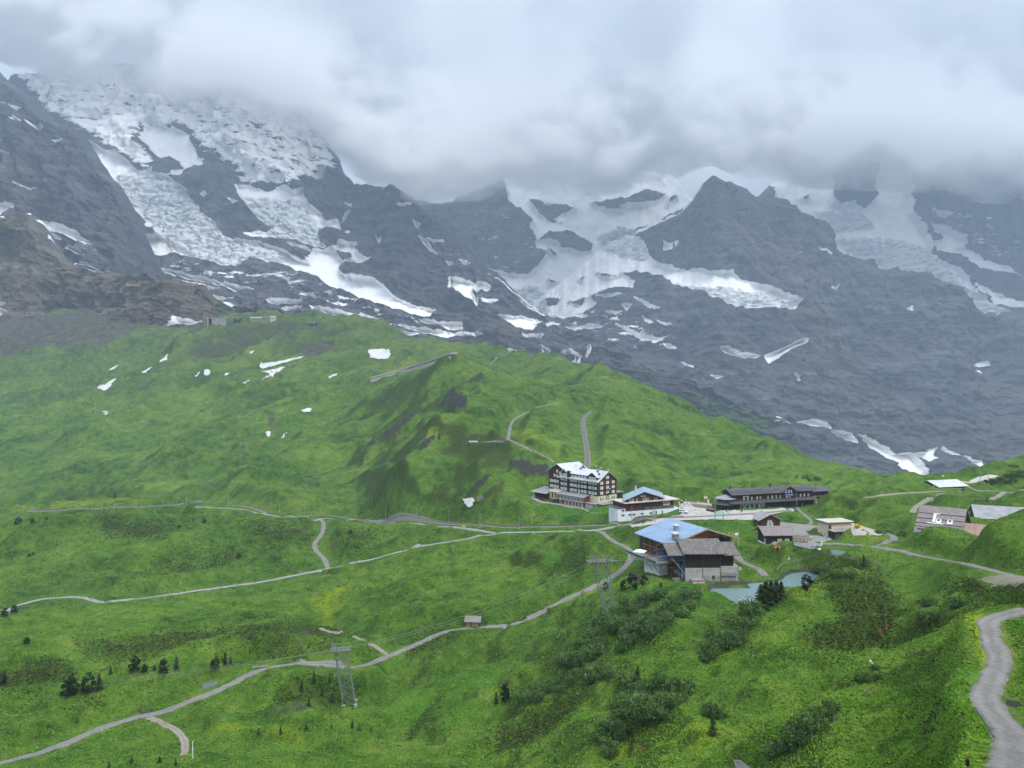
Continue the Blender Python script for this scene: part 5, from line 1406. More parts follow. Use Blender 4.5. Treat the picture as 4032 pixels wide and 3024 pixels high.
# wing windows facing the slope
wy = [on_w(2100 + X / 5.53, 1.0) for X in (400, 470, 527)]
for i, y in enumerate(wy):
    for z in (8.6, 11.8):
        window(HOT, 'W', 1.0, y, z, 1.9 if i == 0 else 1.15, 1.6, shutters='shutterwhite', glass='glasspale', sw=0.25)
    window(HOT, 'W', 1.0, y, 4.2, 1.7 if i == 0 else 1.1, 2.4, glass='glasspale', frame='darkframe')
for X, z in ((465, 15.3), (525, 15.0), (520, 18.0), (585, 17.0)):
    window(HOT, 'W', 1.0, on_w(2100 + X / 5.53, 1.0), z, 1.1, 1.6, shutters='shutterwhite', glass='glasspale', sw=0.25)
# glazed veranda
vr = box(HOT, 'veranda', 'rustwood', -5.0, -0.03, 6.7, 28.7, 0.9, 6.3)
bm = bmesh.new(); bm_prism(bm, [(-5.7, 6.3), (0.0, 7.5), (0.0, 7.68), (-5.7, 6.5)], 'y', 6.2, 29.2)
finish('veranda_roof', bm, 'roofgrey', HOT)
box(HOT, 'veranda_plinth', 'concretewall', -5.25, -0.06, 6.5, 28.9, -2.0, 0.9)
for i in range(8):
    window(HOT, 'W', -5.0, 8.2 + i * 2.66, 3.6, 2.35, 2.2, mull=(2, 0), name='veranda_window')
for i in range(6):
    window(HOT, 'W', -5.0, 8.0 + i * 2.75, 1.25, 1.15, 1.55, mull=(0, 1))
window(HOT, 'W', -5.0, 25.9, 0.95, 1.15, 2.2, mull=(0, 1), name='door')
# cream annex, low dark annex at the far end
an = box(HOT, 'cream_annex', 'cream', -4.0, 1.0, 29.0, 36.5, 2.6, 6.9)
box(HOT, 'annex_base', 'greystone', -4.02, 1.0, 28.98, 36.52, -2.5, 2.62)
bm = bmesh.new(); bm_prism(bm, [(-4.8, 6.9), (1.2, 8.0), (1.2, 8.2), (-4.8, 7.1)], 'y', 28.95, 37.0)
finish('annex_roof', bm, 'roofbeige', HOT)
for y in (31.0, 33.8):
    window(HOT, 'W', -4.0, y, 3.6, 1.0, 2.6, frame='darkframe', mull=(1, 2))
window(HOT, 'W', -4.02, 33.4, 0.2, 1.0, 1.6)
box(HOT, 'end_annex', 'brownwood', -5.5, 4.0, 37.1, 48.0, -1.0, 5.6)
bm = bmesh.new(); bm_prism(bm, [(-7.5, 5.4), (5.0, 7.4), (5.0, 7.6), (-7.5, 5.6)], 'y', 36.2, 50.5)
finish('end_roof', bm, 'roofgrey', HOT)
box(HOT, 'end_terrace', 'redwood', -9.0, -5.52, 37.5, 46.0, -1.5, 2.4)
for y in (38.5, 40.2):
    window(HOT, 'W', -9.0, y, -0.8, 1.3, 2.3, frame='beamwood', name='door')
# grey service rooms at the foot
box(HOT, 'service_rooms', 'greystone', -4.2, 0.0, -1.2, 6.4, -2.0, 3.5)
box(HOT, 'service_roof', 'roofgrey', -4.8, 0.1, -1.7, 6.9, 3.5, 3.72)
for y in (1.2, 3.0, 4.8):
    window(HOT, 'W', -4.2, y, 0.4, 1.5, 2.3, mull=(2, 2))
box(HOT, 'service_rooms', 'greystone', -1.0, 16.5, -4.2, -1.0, -2.0, 3.3)
box(HOT, 'service_roof', 'roofgrey', -1.6, 17.2, -4.8, -0.1, 3.3, 3.52)
for x in (3.0, 9.5, 12.5, 15.0):
    window(HOT, 'S', -4.2, x, 0.9, 1.1, 1.3, mull=(0, 1))
box(HOT, 'loggia', 'redwood', HW + 0.05, HW + 6.0, 1.0, 8.0, 3.5, 8.0)
box(HOT, 'loggia_roof', 'roofgrey', HW - 0.2, HW + 6.6, 0.5, 8.6, 8.0, 8.25)
window(HOT, 'S', 1.0, HW + 3.0, 5.0, 4.0, 2.2, frame='redwood', mull=(1, 0))
# retaining wall below the forecourt of the hotel
rw = bmesh.new()
pts = [stand(u, v) for u, v in densify([(2292, 2006), (2330, 2018), (2362, 2021), (2395, 2012), (2420, 2002)], 12)]
for a, b_ in zip(pts[:-1], pts[1:]):
    d = (b_ - a).normalized(); n_ = Vector((-d.y, d.x, 0)) * 0.35
    vs = [rw.verts.new(Vector((p.x, p.y, z))) for p in (a - n_, b_ - n_, b_ + n_, a + n_) for z in (min(a.z, b_.z) - 2, 1.2)]
    for f in ((0, 2, 3, 1), (2, 4, 5, 3), (4, 6, 7, 5), (6, 0, 1, 7), (1, 3, 5, 7)):
        rw.faces.new([vs[i] for i in f])
tag(finish('retaining_wall', rw, 'concretewall'), 'curved pale concrete retaining wall below the hotel', 'wall')

# ------------------------------------------------------------------ red shop house with the white base
K = at(2431.6, 2049.5, 372.0); K.z = zat(2049.5, 372) - 0.3
SH = empty('shop_house', K, R(22), 'oxblood timber shop with pale blue roof on a white concrete base', 'shop')
on_w, on_s = frame_of(K, 22)
ex = on_s(2680)
xa = on_s(2462)
xb = on_s(2657)
box(SH, 'white_base', 'white', xa, ex, 0, 12, -2, 4.3)
box(SH, 'white_annex', 'white', 0, xa + 0.02, -0.05, 9, -2, 6.2)
box(SH, 'annex_roof', 'roofdark', -0.2, xa, -0.3, 9.2, 6.2, 6.42)
box(SH, 'shop_floor', 'redwood', xa + 0.3, xb, 1.2, 13, 4.3, 8.6)
bm = bmesh.new(); bm_prism(bm, [(xa - 0.6, 8.6), (xb + 3.0, 8.9), (xb + 3.0, 9.25), (xa - 0.6, 8.95)], 'y', -0.6, 14.0)
finish('flat_roof', bm, 'roofbeige', SH)
xc = on_s(2533, 2.0)
gable_wall(SH, 'upper_wall', 'redwood', xa + 1.2, xc + 10.6, 2.0, 15.5, 8.9, 10.3, 13.6, off=(xc - xa - 1.2) / (xc + 9.4 - xa))
gable_roof(SH, 'roof', 'roofblue2', xa - 0.6, xc + 12.4, 0.6, 17.5, 9.9, 13.9, off=(xc - xa + 0.6) / (xc + 13.0 - xa), th=0.22)
for o_ in [c for c in SH.children if c.name.split('.')[0] in ('upper_wall', 'roof')]:      # the ridge runs back askew to the front
    for v_ in o_.data.vertices:
        v_.co.x += 0.62 * max(0.0, v_.co.y - 2.0)
for u in (2484, 2535, 2590):
    window(SH, 'S', 1.2, on_s(u, 1.2), 5.9, 2.4, 2.0, frame='darkframe', mull=(0, 0))
for u in (2546, 2562, 2579, 2597, 2615, 2634, 2646):
    window(SH, 'S', 1.2, on_s(u, 1.2), 4.35, 2.1, 1.35, frame='greystone', glass='glassblue' if u not in (2562, 2615) else 'glass', mull=(0, 0), name='shop_window')
for u, wd in ((2484, 1.6), (2493, 0.8), (2508, 0.7), (2533, 0.7), (2543, 1.3), (2552, 0.7), (2578, 0.7), (2587, 0.6)):
    window(SH, 'S', 2.0, on_s(u, 2.0), 9.1, wd, 1.35, mull=(0, 0))
for u in (2527, 2538):
    window(SH, 'S', 2.0, on_s(u, 2.0), 11.4, 0.8, 0.9, mull=(0, 0))
for u, z in ((2453, 5.0), (2453, 2.6), (2480, 2.6), (2496, 2.6), (2528, 2.6), (2563, 2.6)):
    window(SH, 'S', 0.0 if u > 2462 else -0.05, on_s(u), z, 1.5, 0.55, frame='darkframe', mull=(0, 0))
for u in (2515, 2584, 2608):
    window(SH, 'S', 0.0, on_s(u), 0.4 if u < 2550 else 2.1, 0.7, 1.5, frame='greystone', name='door', mull=(0, 0))
sg = text(SH, 'shop_sign', 'WYSS', 1.75, 'whiteframe', (on_s(2623, 1.2), 1.1, 7.0), 0, 0.05, 1.1)
for z in (6.55, 6.15):
    box(SH, 'sign_stripe', 'whiteframe', on_s(2611, 1.2), on_s(2636, 1.2), 1.05, 1.19, z, z + 0.22)
text(SH, 'shop_sign', 'WYSS', 1.3, 'whiteframe', (xb + 0.06, 5.0, 6.9), math.pi / 2)
ch = box(SH, 'chimney', 'beige', xc + 1.4, xc + 2.2, 12.0, 12.8, 11.5, 15.4)
box(ch, 'chimney_cap', 'roofgrey', xc + 1.2, xc + 2.4, 11.8, 13.0, 15.4, 15.6)

# ------------------------------------------------------------------ railway station
K = at(2884, 2014, 397.0); K.z = zat(2014, 397) - 0.1
ST = empty('station_building', K, R(18), 'long dark timber railway station with grey metal roof and canopy', 'station')
on_w, on_s = frame_of(K, 18)
e1 = on_s(3200); g0, g1 = on_s(3083, -0.8), on_s(3130, -0.8)
gable_wall(ST, 'wall', 'brownwood', 0, e1, 0, 9.0, -1, 9.2, 11.2, ridge='x')
gable_roof(ST, 'roof', 'roofdark', -1.2, g0 + 1, -1.3, 10.3, 9.0, 11.7, ridge='x')
gable_roof(ST, 'roof', 'roofdark', g1 - 1, e1 + 0.8, -1.3, 10.3, 9.3, 12.0, ridge='x')
for z, y in ((9.75, -0.35), (10.6, 1.5)):
    bar(ST, 'snow_guard', 'darkframe', (-1.0, y, z + 0.35), (g0, y, z + 0.35), 0.11)
    bar(ST, 'snow_guard', 'darkframe', (g1, y, z + 0.65), (e1 + 0.6, y, z + 0.65), 0.11)
bm = bmesh.new(); bm_prism(bm, [(g0, 6.0), (g1, 6.0), (g1, 9.8), ((g0 + g1) / 2, 12.1), (g0, 9.8)], 'y', -0.8, 5.0)
finish('cross_gable', bm, 'brownwood', ST)
gable_roof(ST, 'cross_roof', 'roofdark', g0 - 0.9, g1 + 0.9, -1.8, 5.5, 9.5, 12.4)
for x in (on_s(3095, -0.8), on_s(3106, -0.8), on_s(3116, -0.8)):
    window(ST, 'S', -0.8, x, 9.0, 0.7, 1.4, glass='glasspale', mull=(0, 1))
gm = (g0 + g1) / 2
sb_ = box(ST, 'name_board', 'blue', gm - 2.7, gm + 2.7, -1.0, -0.85, 7.1, 8.3)
text(sb_, 'lettering', 'Kleine Scheidegg', 0.66, 'whiteframe', (gm, -1.02, 7.5), 0)
# platform canopy on posts
bm = bmesh.new(); bm_prism(bm, [(-3.6, 4.6), (0.05, 5.6), (0.05, 5.78), (-3.6, 4.78)], 'x', -3.0, e1 + 1.0)
finish('canopy', bm, 'roofdark', ST)
for i in range(13):
    x = 1.2 + i * (e1 - 1.5) / 12
    bar(ST, 'canopy_post', 'darkframe', (x, -3.1, -0.5), (x, -3.1, 4.7), 0.13)
bm = bmesh.new(); bm_box(bm, on_s(2915), on_s(3013), -0.06, 0.3, -0.4, 4.0)
finish('white_wall', bm, 'white', ST)
for u, wd, h_ in ((2922, 1.1, 1.7), (2943, 1.6, 1.6), (2962, 1.2, 1.9), (2979, 1.8, 1.6), (2997, 0.7, 1.4)):
    window(ST, 'S', -0.06, on_s(u), 1.4, wd, h_, frame='darkframe', mull=(1, 0))
window(ST, 'S', -0.06, on_s(3008), -0.2, 0.9, 2.2, frame='darkframe', name='door', mull=(0, 0))
for i, u in enumerate((3030, 3052, 3075, 3097, 3118, 3140, 3165)):
    window(ST, 'S', -0.0, on_s(u), 0.2, 2.1, 2.6, frame='darkframe', mull=(1, 1), name='shop_window')
for u in (2929, 2944, 2960, 2981, 2994, 3024, 3041, 3057, 3072, 3094, 3105, 3152, 3167, 3183):
    window(ST, 'S', -0.8 if g0 < on_s(u) < g1 else 0.0, on_s(u), 6.3, 0.75, 1.35, glass='glasspale' if u % 3 else 'glass', mull=(0, 1))
box(ST, 'awning', 'whiteframe', on_s(2925), on_s(2948), -0.5, 0.0, 7.9, 8.15)
for x, h_ in ((2.0, 13.4), (16.5, 13.2), (28.5, 13.8)):
    box(ST, 'chimney', 'darksteel', x - 0.5, x + 0.5, 4.5, 5.5, 10.5, h_)
# lower block at the far end with its balcony
e2 = on_s(3262, 3.0)
gable_wall(ST, 'end_block', 'brownwood', e1 + 0.02, e2, 3.0, 10.0, -1, 7.9, 9.6, ridge='x')
gable_roof(ST, 'end_roof', 'roofdark', e1 + 0.85, e2 + 0.8, 1.4, 11.4, 8.0, 10.3, ridge='x')
box(ST, 'balcony', 'tanwood', e1 + 1.0, e2, 2.0, 2.98, 5.2, 5.4)
for u in (3213, 3227, 3245):
    window(ST, 'S', 3.0, on_s(u, 3.0), 2.4, 1.0, 1.6, glass='glasspale')
# rounded restaurant at the near end
def ngon(r, n_, cx, cy, a0=0.0):
    return [(cx + r * math.cos(a0 + 2 * math.pi * k / n_), cy + r * math.sin(a0 + 2 * math.pi * k / n_)) for k in range(n_)]
def bm_cone(bm, r0, z0, r1, z1, cx, cy, n_=12):
    A_ = [bm.verts.new((x, y, z0)) for x, y in ngon(r0, n_, cx, cy)]
    if r1 <= 0:
        t = bm.verts.new((cx, cy, z1))
        for k in range(n_): bm.faces.new((A_[k], A_[(k + 1) % n_], t))
        bm.faces.new(A_[::-1])
        return
    B_ = [bm.verts.new((x, y, z1)) for x, y in ngon(r1, n_, cx, cy)]
    for k in range(n_): bm.faces.new((A_[k], A_[(k + 1) % n_], B_[(k + 1) % n_], B_[k]))
    bm.faces.new(A_[::-1]); bm.faces.new(B_)
for nm, r0, z0, r1, z1, mt in (('bay_wall', 4.6, -0.5, 4.6, 3.6, 'blackwood'), ('bay_window_band', 4.75, 5.3, 4.75, 6.9, 'glass'), ('bay_upper_wall', 4.7, 4.6, 4.7, 5.3, 'roofdark'), ('bay_canopy', 7.4, 3.9, 4.8, 4.7, 'roofdark'), ('bay_roof', 6.0, 6.9, 0.0, 9.0, 'roofgrey')):
    bm = bmesh.new(); bm_cone(bm, r0, z0, r1, z1, -1.5, 4.2)
    finish(nm, bm, mt, ST)
for k in range(9):
    a = math.pi * (0.75 + 0.11 * k)
    bar(ST, 'canopy_post', 'darkframe', (-1.5 + 6.8 * math.cos(a), 4.2 + 6.8 * math.sin(a), -0.5), (-1.5 + 6.8 * math.cos(a), 4.2 + 6.8 * math.sin(a), 4.0), 0.11)
bar(ST, 'lamp_post', 'darksteel', (-0.3, 5.0, 9.0), (-0.3, 5.0, 13.6), 0.12)

# ------------------------------------------------------------------ restaurant with the blue roof
K = at(2636, 2144, 258.0); zE = zat(2144, 258); K.z = 0.0
RS = empty('restaurant', K, R(22.3), 'alpine restaurant with broad blue metal roof and honey timber gable', 'restaurant')
gable_wall(RS, 'wall', 'honeywood', 2.6, 28.6, 2.4, 21.0, 1.0, zE - 0.1, zE + 3.5, off=0.50)
gable_roof(RS, 'roof', 'roofblue', 0, 31.2, 0, 23.5, zE - 0.55, zE + 4.1, off=0.52, th=0.3)
bm = bmesh.new()
for s in (0, 1):
    xs = (0, 16.22) if s == 0 else (16.22, 31.2)
    zs = (zE - 0.75, zE + 3.9) if s == 0 else (zE + 3.9, zE - 0.75)
    bm_prism(bm, [(xs[0], zs[0]), (xs[1], zs[1]), (xs[1], zs[1] + 0.42), (xs[0], zs[0] + 0.42)], 'y', -0.22, -0.02)
finish('bargeboard', bm, 'tanwood', RS)
for x, z in ((6.0, 0.9), (10.5, 2.2), (16.0, 3.6), (20.5, 2.2), (24.5, 1.0), (27.5, 0.1)):
    box(RS, 'purlin', 'tanwood', x - 0.16, x + 0.16, -0.1, 2.5, zE + z - 0.45, zE + z - 0.12)
box(RS, 'gable_wall_panel', 'blackwood', 23.6, 28.7, 2.2, 2.38, 7.0, zE + 0.6)
for x in (12.0, 14.2, 15.6, 19.2, 20.8):
    window(RS, 'S', 2.4, x, zE - 0.4, 1.0, 1.1, frame='darkframe', mull=(0, 0))
# glazed timber side with the terrace
for i in range(5):
    y = 3.2 + i * 4.2
    for z in (8.3, 11.0):
        window(RS, 'W', 2.6, y + 1.7, z, 3.5, 2.5, frame='darkframe', mull=(1, 0), name='glazing')
    box(RS, 'post', 'beamwood', 2.1, 2.55, y - 0.45, y - 0.05, 7.6, zE - 0.2)
for z in (7.9, 10.7, zE - 0.7):
    box(RS, 'beam', 'beamwood', 2.0, 2.58, 2.4, 21.0, z, z + 0.34)
for i in range(4):
    y = 4.5 + i * 4.5
    bar(RS, 'brace', 'darkwood', (2.3, y, zE - 1.8), (0.4, y, zE - 0.3), 0.14)
tr = box(RS, 'terrace', 'concretewall', -4.4, 2.0, 2.0, 22.5, 7.25, 7.55)
box(RS, 'terrace_base', 'white', -1.5, 2.0, 4.0, 14.0, -0.5, 7.18)
for i in range(10):
    link_y = 2.2 + i * 2.2
    bar(tr, 'railing_post', 'steel', (-4.3, link_y, 7.55), (-4.3, link_y, 8.6), 0.05)
    box(tr, 'glass_panel', 'glassblue', -4.33, -4.28, link_y + 0.1, min(link_y + 2.1, 22.4), 7.6, 8.55)
for i in range(4):
    bar(tr, 'strut', 'steel', (-4.1, 4 + i * 5, 7.2), (-1.4, 4 + i * 5, 3.6), 0.13)
for x, y, s in ((10.1, 10.3, 0.8), (4.2, 2.4, 1.05)):
    zr_ = zE - 0.55 + 4.65 * x / 16.2
    v_ = box(RS, 'roof_vent', 'steel', x - 0.9 * s, x + 0.9 * s, y - 0.9 * s, y + 0.9 * s, zr_ - 0.8, zr_ + 2.2 * s)
    box(v_, 'vent_cap', 'roofwhite', x - 1.35 * s, x + 1.35 * s, y - 1.35 * s, y + 1.35 * s, zr_ + 2.2 * s, zr_ + 2.6 * s)
    box(v_, 'vent_flashing', 'roofwhite', x - 1.2 * s, x + 1.2 * s, y - 1.2 * s, y + 1.2 * s, zr_ - 0.9, zr_ - 0.1)

# ------------------------------------------------------------------ cable car station in front of it
K = at(2697, 2283, 252.0); K.z = zat(2283, 252)
CS = empty('cable_car_station', K, R(1.5), 'dark plank shed with brown slate roofs on a concrete base', 'shed')
W1 = (2838 - 2697) * 252 / F; W2 = (2893 - 2697) * 252 / F; W3 = (2911 - 2697) * 252 / F
box(CS, 'concrete_base', 'concretewall', 0, W1, 0, 15, -1.5, 4.1)
box(CS, 'concrete_base', 'concretewall', W1 + 0.02, W3, 0.5, 15, -1.5, 4.5)
gable_wall(CS, 'plank_wall', 'darkwood', 0.05, W1 + 0.1, 0.08, 15, 4.1, 9.4, 12.2, ridge='x')
gable_wall(CS, 'plank_wall', 'darkwood', W1 + 0.12, W2, 0.9, 14.5, 4.5, 8.9, 11.0, ridge='x')
gable_roof(CS, 'roof', 'roofslate', -1.0, W1 + 1.6, -1.6, 17, 9.1, 12.4, ridge='x', th=0.3)
gable_roof(CS, 'roof', 'roofslate', W1 + 1.0, W2 + 1.8, -1.2, 16, 8.5, 11.3, ridge='x', th=0.28)
gable_roof(CS, 'roof', 'roofslate', -6.2, -0.9, -1.4, 16, 8.6, 11.1, ridge='x', th=0.28)
for x in [1.2, 3.4, 5.6, 6.6, 9.0, 11.4] + [W1 + 1.4, W1 + 3.2]:
    box(CS, 'wall_post', 'darkwood', x - 0.12, x + 0.12, -0.1 if x < W1 else 0.7, 0.1 if x < W1 else 0.92, 4.3, 8.9)
for x in (0.0, W1 * 0.50, W1):
    bar(CS, 'downpipe', 'darksteel', (x, -0.12, -0.8), (x, -0.12, 9.0), 0.08)
gd = box(CS, 'garage_door', 'roofgrey', W1 + 0.35, W3 - 0.75, 0.42, 0.5, -0.9, 2.3)
for i in range(5):
    x = W1 + 0.5 + i * 1.02
    box(gd, 'door_light', 'glass', x, x + 0.85, 0.38, 0.42, 0.55, 1.05)
for z in (-0.1, 1.35):
    bar(gd, 'door_seam', 'darksteel', (W1 + 0.4, 0.41, z), (W3 - 0.8, 0.41, z), 0.03)
window(CS, 'S', 0.0, (2480 + 1392 / 4.608 - 2697) * 252 / F, 0.1, 1.6, 1.3, frame='greystone', glass='glasspale', mull=(0, 0), name='door')
window(CS, 'S', 0.0, (2480 + 1520 / 4.608 - 2697) * 252 / F, 0.15, 1.15, 1.3, frame='greystone', mull=(0, 0))
lean = box(CS, 'lean_to', 'white', 2.2, 6.2, -2.6, -0.05, -1.2, 0.3)
box(lean, 'lean_to_roof', 'roofgrey', 2.0, 6.4, -2.8, -0.02, 0.3, 0.42)
box(lean, 'red_trim', 'red', 1.98, 6.42, -2.84, -2.78, 0.22, 0.5)
# open docking bay with blue beams and sheaves
for y in (0.5, 5.0, 10.0):
    bar(CS, 'column', 'bluesteel', (-0.3, y, -1.0), (-0.3, y, 9.0), 0.35)
    bar(CS, 'blue_beam', 'bluesteel', (-8.8, y, 8.0), (0.0, y, 7.5), 0.35)
for y in (-0.4, 4.0):
    bar(CS, 'strut', 'steel', (-5.0, y, 8.0), (-0.1, y, 2.2), 0.18)
bm = bmesh.new()
for x, z in ((-3.2, 3.0), (-1.6, 2.0), (-0.6, 1.4), (-4.5, 7.2)):
    for k in range(14):
        a0, a1 = 2 * math.pi * k / 14, 2 * math.pi * (k + 1) / 14
        bm_bar(bm, (x + 0.5 * math.cos(a0), -0.5, z + 0.5 * math.sin(a0)), (x + 0.5 * math.cos(a1), -0.5, z + 0.5 * math.sin(a1)), 0.09)
finish('sheave', bm, 'steel', CS)
box(CS, 'platform', 'darksteel', -9.0, -0.2, 0.0, 8.0, 6.6, 6.9)
bar(CS, 'boom', 'darksteel', (-7.5, -0.3, 4.2), (-2.8, -0.3, 4.3), 0.09)
bar(CS, 'warning_post', 'yellow', (-7.5, -0.3, 4.2), (-7.5, -0.3, 5.3), 0.10)
rg = bmesh.new()
for k in range(14):
    a0, a1 = 2 * math.pi * k / 14, 2 * math.pi * (k + 1) / 14
    bm_bar(rg, (W3 + 0.5 + 0.42 * math.cos(a0), 0.2, 3.7 + 0.42 * math.sin(a0)), (W3 + 0.5 + 0.42 * math.cos(a1), 0.2, 3.7 + 0.42 * math.sin(a1)), 0.13)
finish('round_sign', rg, 'whiteframe', CS)
tag(box(None, 'timber_pile', 'greywood', 0, 1, 0, 1, 0, 1), 'stack of weathered timber beside the cable shed', 'timber')
tp = bpy.data.objects['timber_pile']
bm = bmesh.new()
for k in range(9):
    bm_box(bm, -1.3 + 0.05 * (k % 3), 1.2, -0.9 + 0.55 * (k % 3), -0.45 + 0.55 * (k % 3), 0.36 * (k // 3), 0.32 + 0.36 * (k // 3))
bm.to_mesh(tp.data); bm.free()
tp.location = stand(2662, 2288) + Vector((0, 0, 0.05)); tp.rotation_euler = (0, 0, 0.4)
# ------------------------------------------------------------------ two chalets
K = at(2992, 2078, 338.0); K.z = zat(2078, 338) - 0.4
CH = empty('red_chalet', K, R(4), 'small red-brown chalet with green shutters behind a dark chalet', 'chalet')
on_w, on_s = frame_of(K, 4)
cw = on_s(3071)
zE_, zP_ = zat(2047, 338) - K.z, zat(2027, 338) - K.z
gable_wall(CH, 'wall', 'redwood', 0, cw, 0, 9, 1.2, zE_, zP_)
box(CH, 'cream_base', 'cream', -0.02, cw + 0.02, 0.03, 9, -3, 1.22)
gable_roof(CH, 'roof', 'roofgrey', -1.0, cw + 0.9, -1.0, 10, zE_ - 0.45, zP_ + 0.12)
for u, z, wd, h_, sh in ((3026, 2.9, 0.8, 1.0, None), (3036, 2.9, 0.8, 1.0, None), (3025, 0.35 + 1.0, 1.1, 1.4, 'shuttergreen'), (3039, 0.35 + 1.0, 1.1, 1.4, 'shuttergreen')):
    window(CH, 'S', 0, on_s(u), z, wd, h_, shutters=sh, glass='glasspale')
window(CH, 'W', 0, 3.0, 2.2, 1.2, 1.2, frame='yellowwood')
window(CH, 'W', -0.02, 3.5, -0.6, 0.9, 1.0)
K = at(3018, 2146, 299.0); K.z = zat(2146, 299) - 0.3
DC = empty('dark_chalet', K, R(2), 'dark timber chalet with mauve tiled roof beside the terrace', 'chalet')
on_w, on_s = frame_of(K, 2)
cw = on_s(3120)
zE_ = zat(2106, 299) - K.z
gable_wall(DC, 'wall', 'blackwood', 0, cw, 0, 9.5, 0.6, zE_, zE_ + 2.3, ridge='x')
gable_roof(DC, 'roof', 'rooftile', -1.6, cw + 1.6, -1.2, 10.6, zE_ - 0.25, zE_ + 2.4, ridge='x')
box(DC, 'white_base', 'white', -0.02, cw, -0.02, 9.5, -2.5, 0.62)
window(DC, 'W', 0, 1.6, 0.9, 1.3, 1.7)
window(DC, 'W', 0, 6.5, 1.4, 0.9, 1.2, frame='darkframe')
for u in (3070, 3099):
    window(DC, 'S', 0, on_s(u), 1.2, 1.8, 1.6, glass='glasspale', mull=(1, 1))
    box(DC, 'flower_box', 'greywood', on_s(u) - 0.9, on_s(u) + 0.9, -0.5, -0.25, 0.75, 1.0)
bar(DC, 'corner_post', 'darkwood', (0.05, -0.2, -1), (0.05, -0.2, zE_), 0.16)
st_ = bmesh.new()
for k in range(6):
    bm_box(st_, -3.4 + 0.25 * k, -1.2, 4.0 + 0.32 * k, 4.3 + 0.32 * k, -1.8 + 0.3 * k, -1.72 + 0.3 * k)
finish('outside_stair', st_, 'greywood', DC)
# yellow play hut on stilts
p = stand(3057, 2162)
PH = empty('play_hut', p, R(12), 'little yellow wooden hut on stilts in front of the dark chalet', 'hut')
gable_wall(PH, 'wall', 'yellowwood', -1.1, 1.1, -0.9, 0.9, 0.6, 1.9, 2.5)
gable_roof(PH, 'roof', 'greywood', -1.5, 1.5, -1.3, 1.4, 1.8, 2.65, th=0.12)
for x in (-0.95, 0.95):
    for y in (-0.8, 0.8):
        bar(PH, 'stilt', 'yellowwood', (x, y, -0.5), (x, y, 0.62), 0.08)
window(PH, 'S', -0.9, 0.0, 1.0, 0.6, 0.6, frame='tanwood', mull=(0, 0))
ld = bmesh.new()
for k in range(4): bm_bar(ld, (0.5, -1.6 + 0.2 * k, 0.05 + 0.17 * k), (1.0, -1.6 + 0.2 * k, 0.05 + 0.17 * k), 0.04)
bm_bar(ld, (0.5, -1.65, 0), (0.5, -0.92, 0.65), 0.04); bm_bar(ld, (1.0, -1.65, 0), (1.0, -0.92, 0.65), 0.04)
finish('ladder', ld, 'yellowwood', PH)

# ------------------------------------------------------------------ flat-roofed garage with the terrace
K = at(3261, 2114, 300.0); K.z = zat(2114, 300) - 0.2
GB = empty('garage_building', K, R(12), 'flat-roofed beige garage building with railed terrace and yellow machines', 'garage')
on_w, on_s = frame_of(K, 12)
cw = on_s(3353)
hR = zat(2056, 300) - K.z
box(GB, 'wall', 'beige', 0, cw, 0.3, 7.0, -1.5, hR - 0.35)
box(GB, 'flat_roof', 'roofbeige', -0.8, cw + 0.7, -0.6, 7.6, hR - 0.3, hR)
box(GB, 'roof_edge', 'brownwood', -0.85, cw + 0.75, -0.66, 7.66, hR - 0.55, hR - 0.302)
hT = 3.3
box(GB, 'terrace', 'concrete_pave', -0.3, cw + 0.5, -4.2, 0.28, hT - 0.3, hT)
box(GB, 'garage_wall', 'brownwood', 0.3, cw * 0.95, -3.4, 0.25, -1.5, hT - 0.32)
for x in (1.9, 4.9):
    d = box(GB, 'garage_door', 'darkframe', x - 1.2, x + 1.2, -3.52, -3.41, -0.6, 2.4)
    for z in (0.1, 0.75, 1.4):
        box(d, 'door_pane', 'glassblue', x - 1.1, x + 1.1, -3.56, -3.525, z, z + 0.45)
rl = bmesh.new()
for i in range(7):
    x = -0.2 + i * (cw + 0.6) / 6
    bm_bar(rl, (x, -4.1, hT), (x, -4.1, hT + 1.1), 0.06)
for z in (0.35, 0.7, 1.1): bm_bar(rl, (-0.2, -4.1, hT + z), (cw + 0.4, -4.1, hT + z), 0.07)
finish('railing', rl, 'greywood', GB)
window(GB, 'S', 0.3, 1.0, 3.5, 1.2, 1.4, frame='darkframe')
window(GB, 'W', 0, 2.0, 0.0, 1.0, 2.0, frame='whiteframe', name='door')
bar(GB, 'mast', 'steel', (3.2, -4.4, -1), (3.2, -4.4, 5.6), 0.09)
def machine(name, label, u, v, mat, L, W_, H):
    p = stand(u, v)
    p.z = max(p.z, 8)
    o = empty(name, p + Vector((0, 0, 0.25)), R(20), label, 'machine')
    b_ = bmesh.new()
    bm_prism(b_, [(-L/2, 0.25), (L/2, 0.25), (L/2, H * 0.55), (L * 0.1, H * 0.6), (-L * 0.05, H), (-L/2, H)], 'y', -W_/2, W_/2)
    finish('body', b_, mat, o)
    box(o, 'engine_cover', 'darksteel', -L * 0.42, -L * 0.08, -W_/2 - 0.03, -W_/2 - 0.002, H * 0.3, H * 0.75)
    for s in (-1, 1):
        for k in (-1, 1):
            wl = bmesh.new(); bm_bar(wl, (k * L * 0.32, s * W_ * 0.42 - 0.1, 0.25), (k * L * 0.32, s * W_ * 0.42 + 0.1, 0.25), 0.28, 10)
            finish('wheel', wl, 'rubber', o)
    return o
machine('snow_gun', 'yellow machine parked nearest the edge of the garage terrace', 3378, 2079, 'yellow', 2.4, 1.5, 1.3)
machine('snow_gun', 'yellow machine parked against the flat-roofed garage wall', 3330, 2069, 'yellow', 2.0, 1.4, 1.3)
machine('snow_gun', 'white machine parked between two yellow machines on the terrace', 3353, 2071, 'whiteframe', 2.2, 1.4, 1.0)

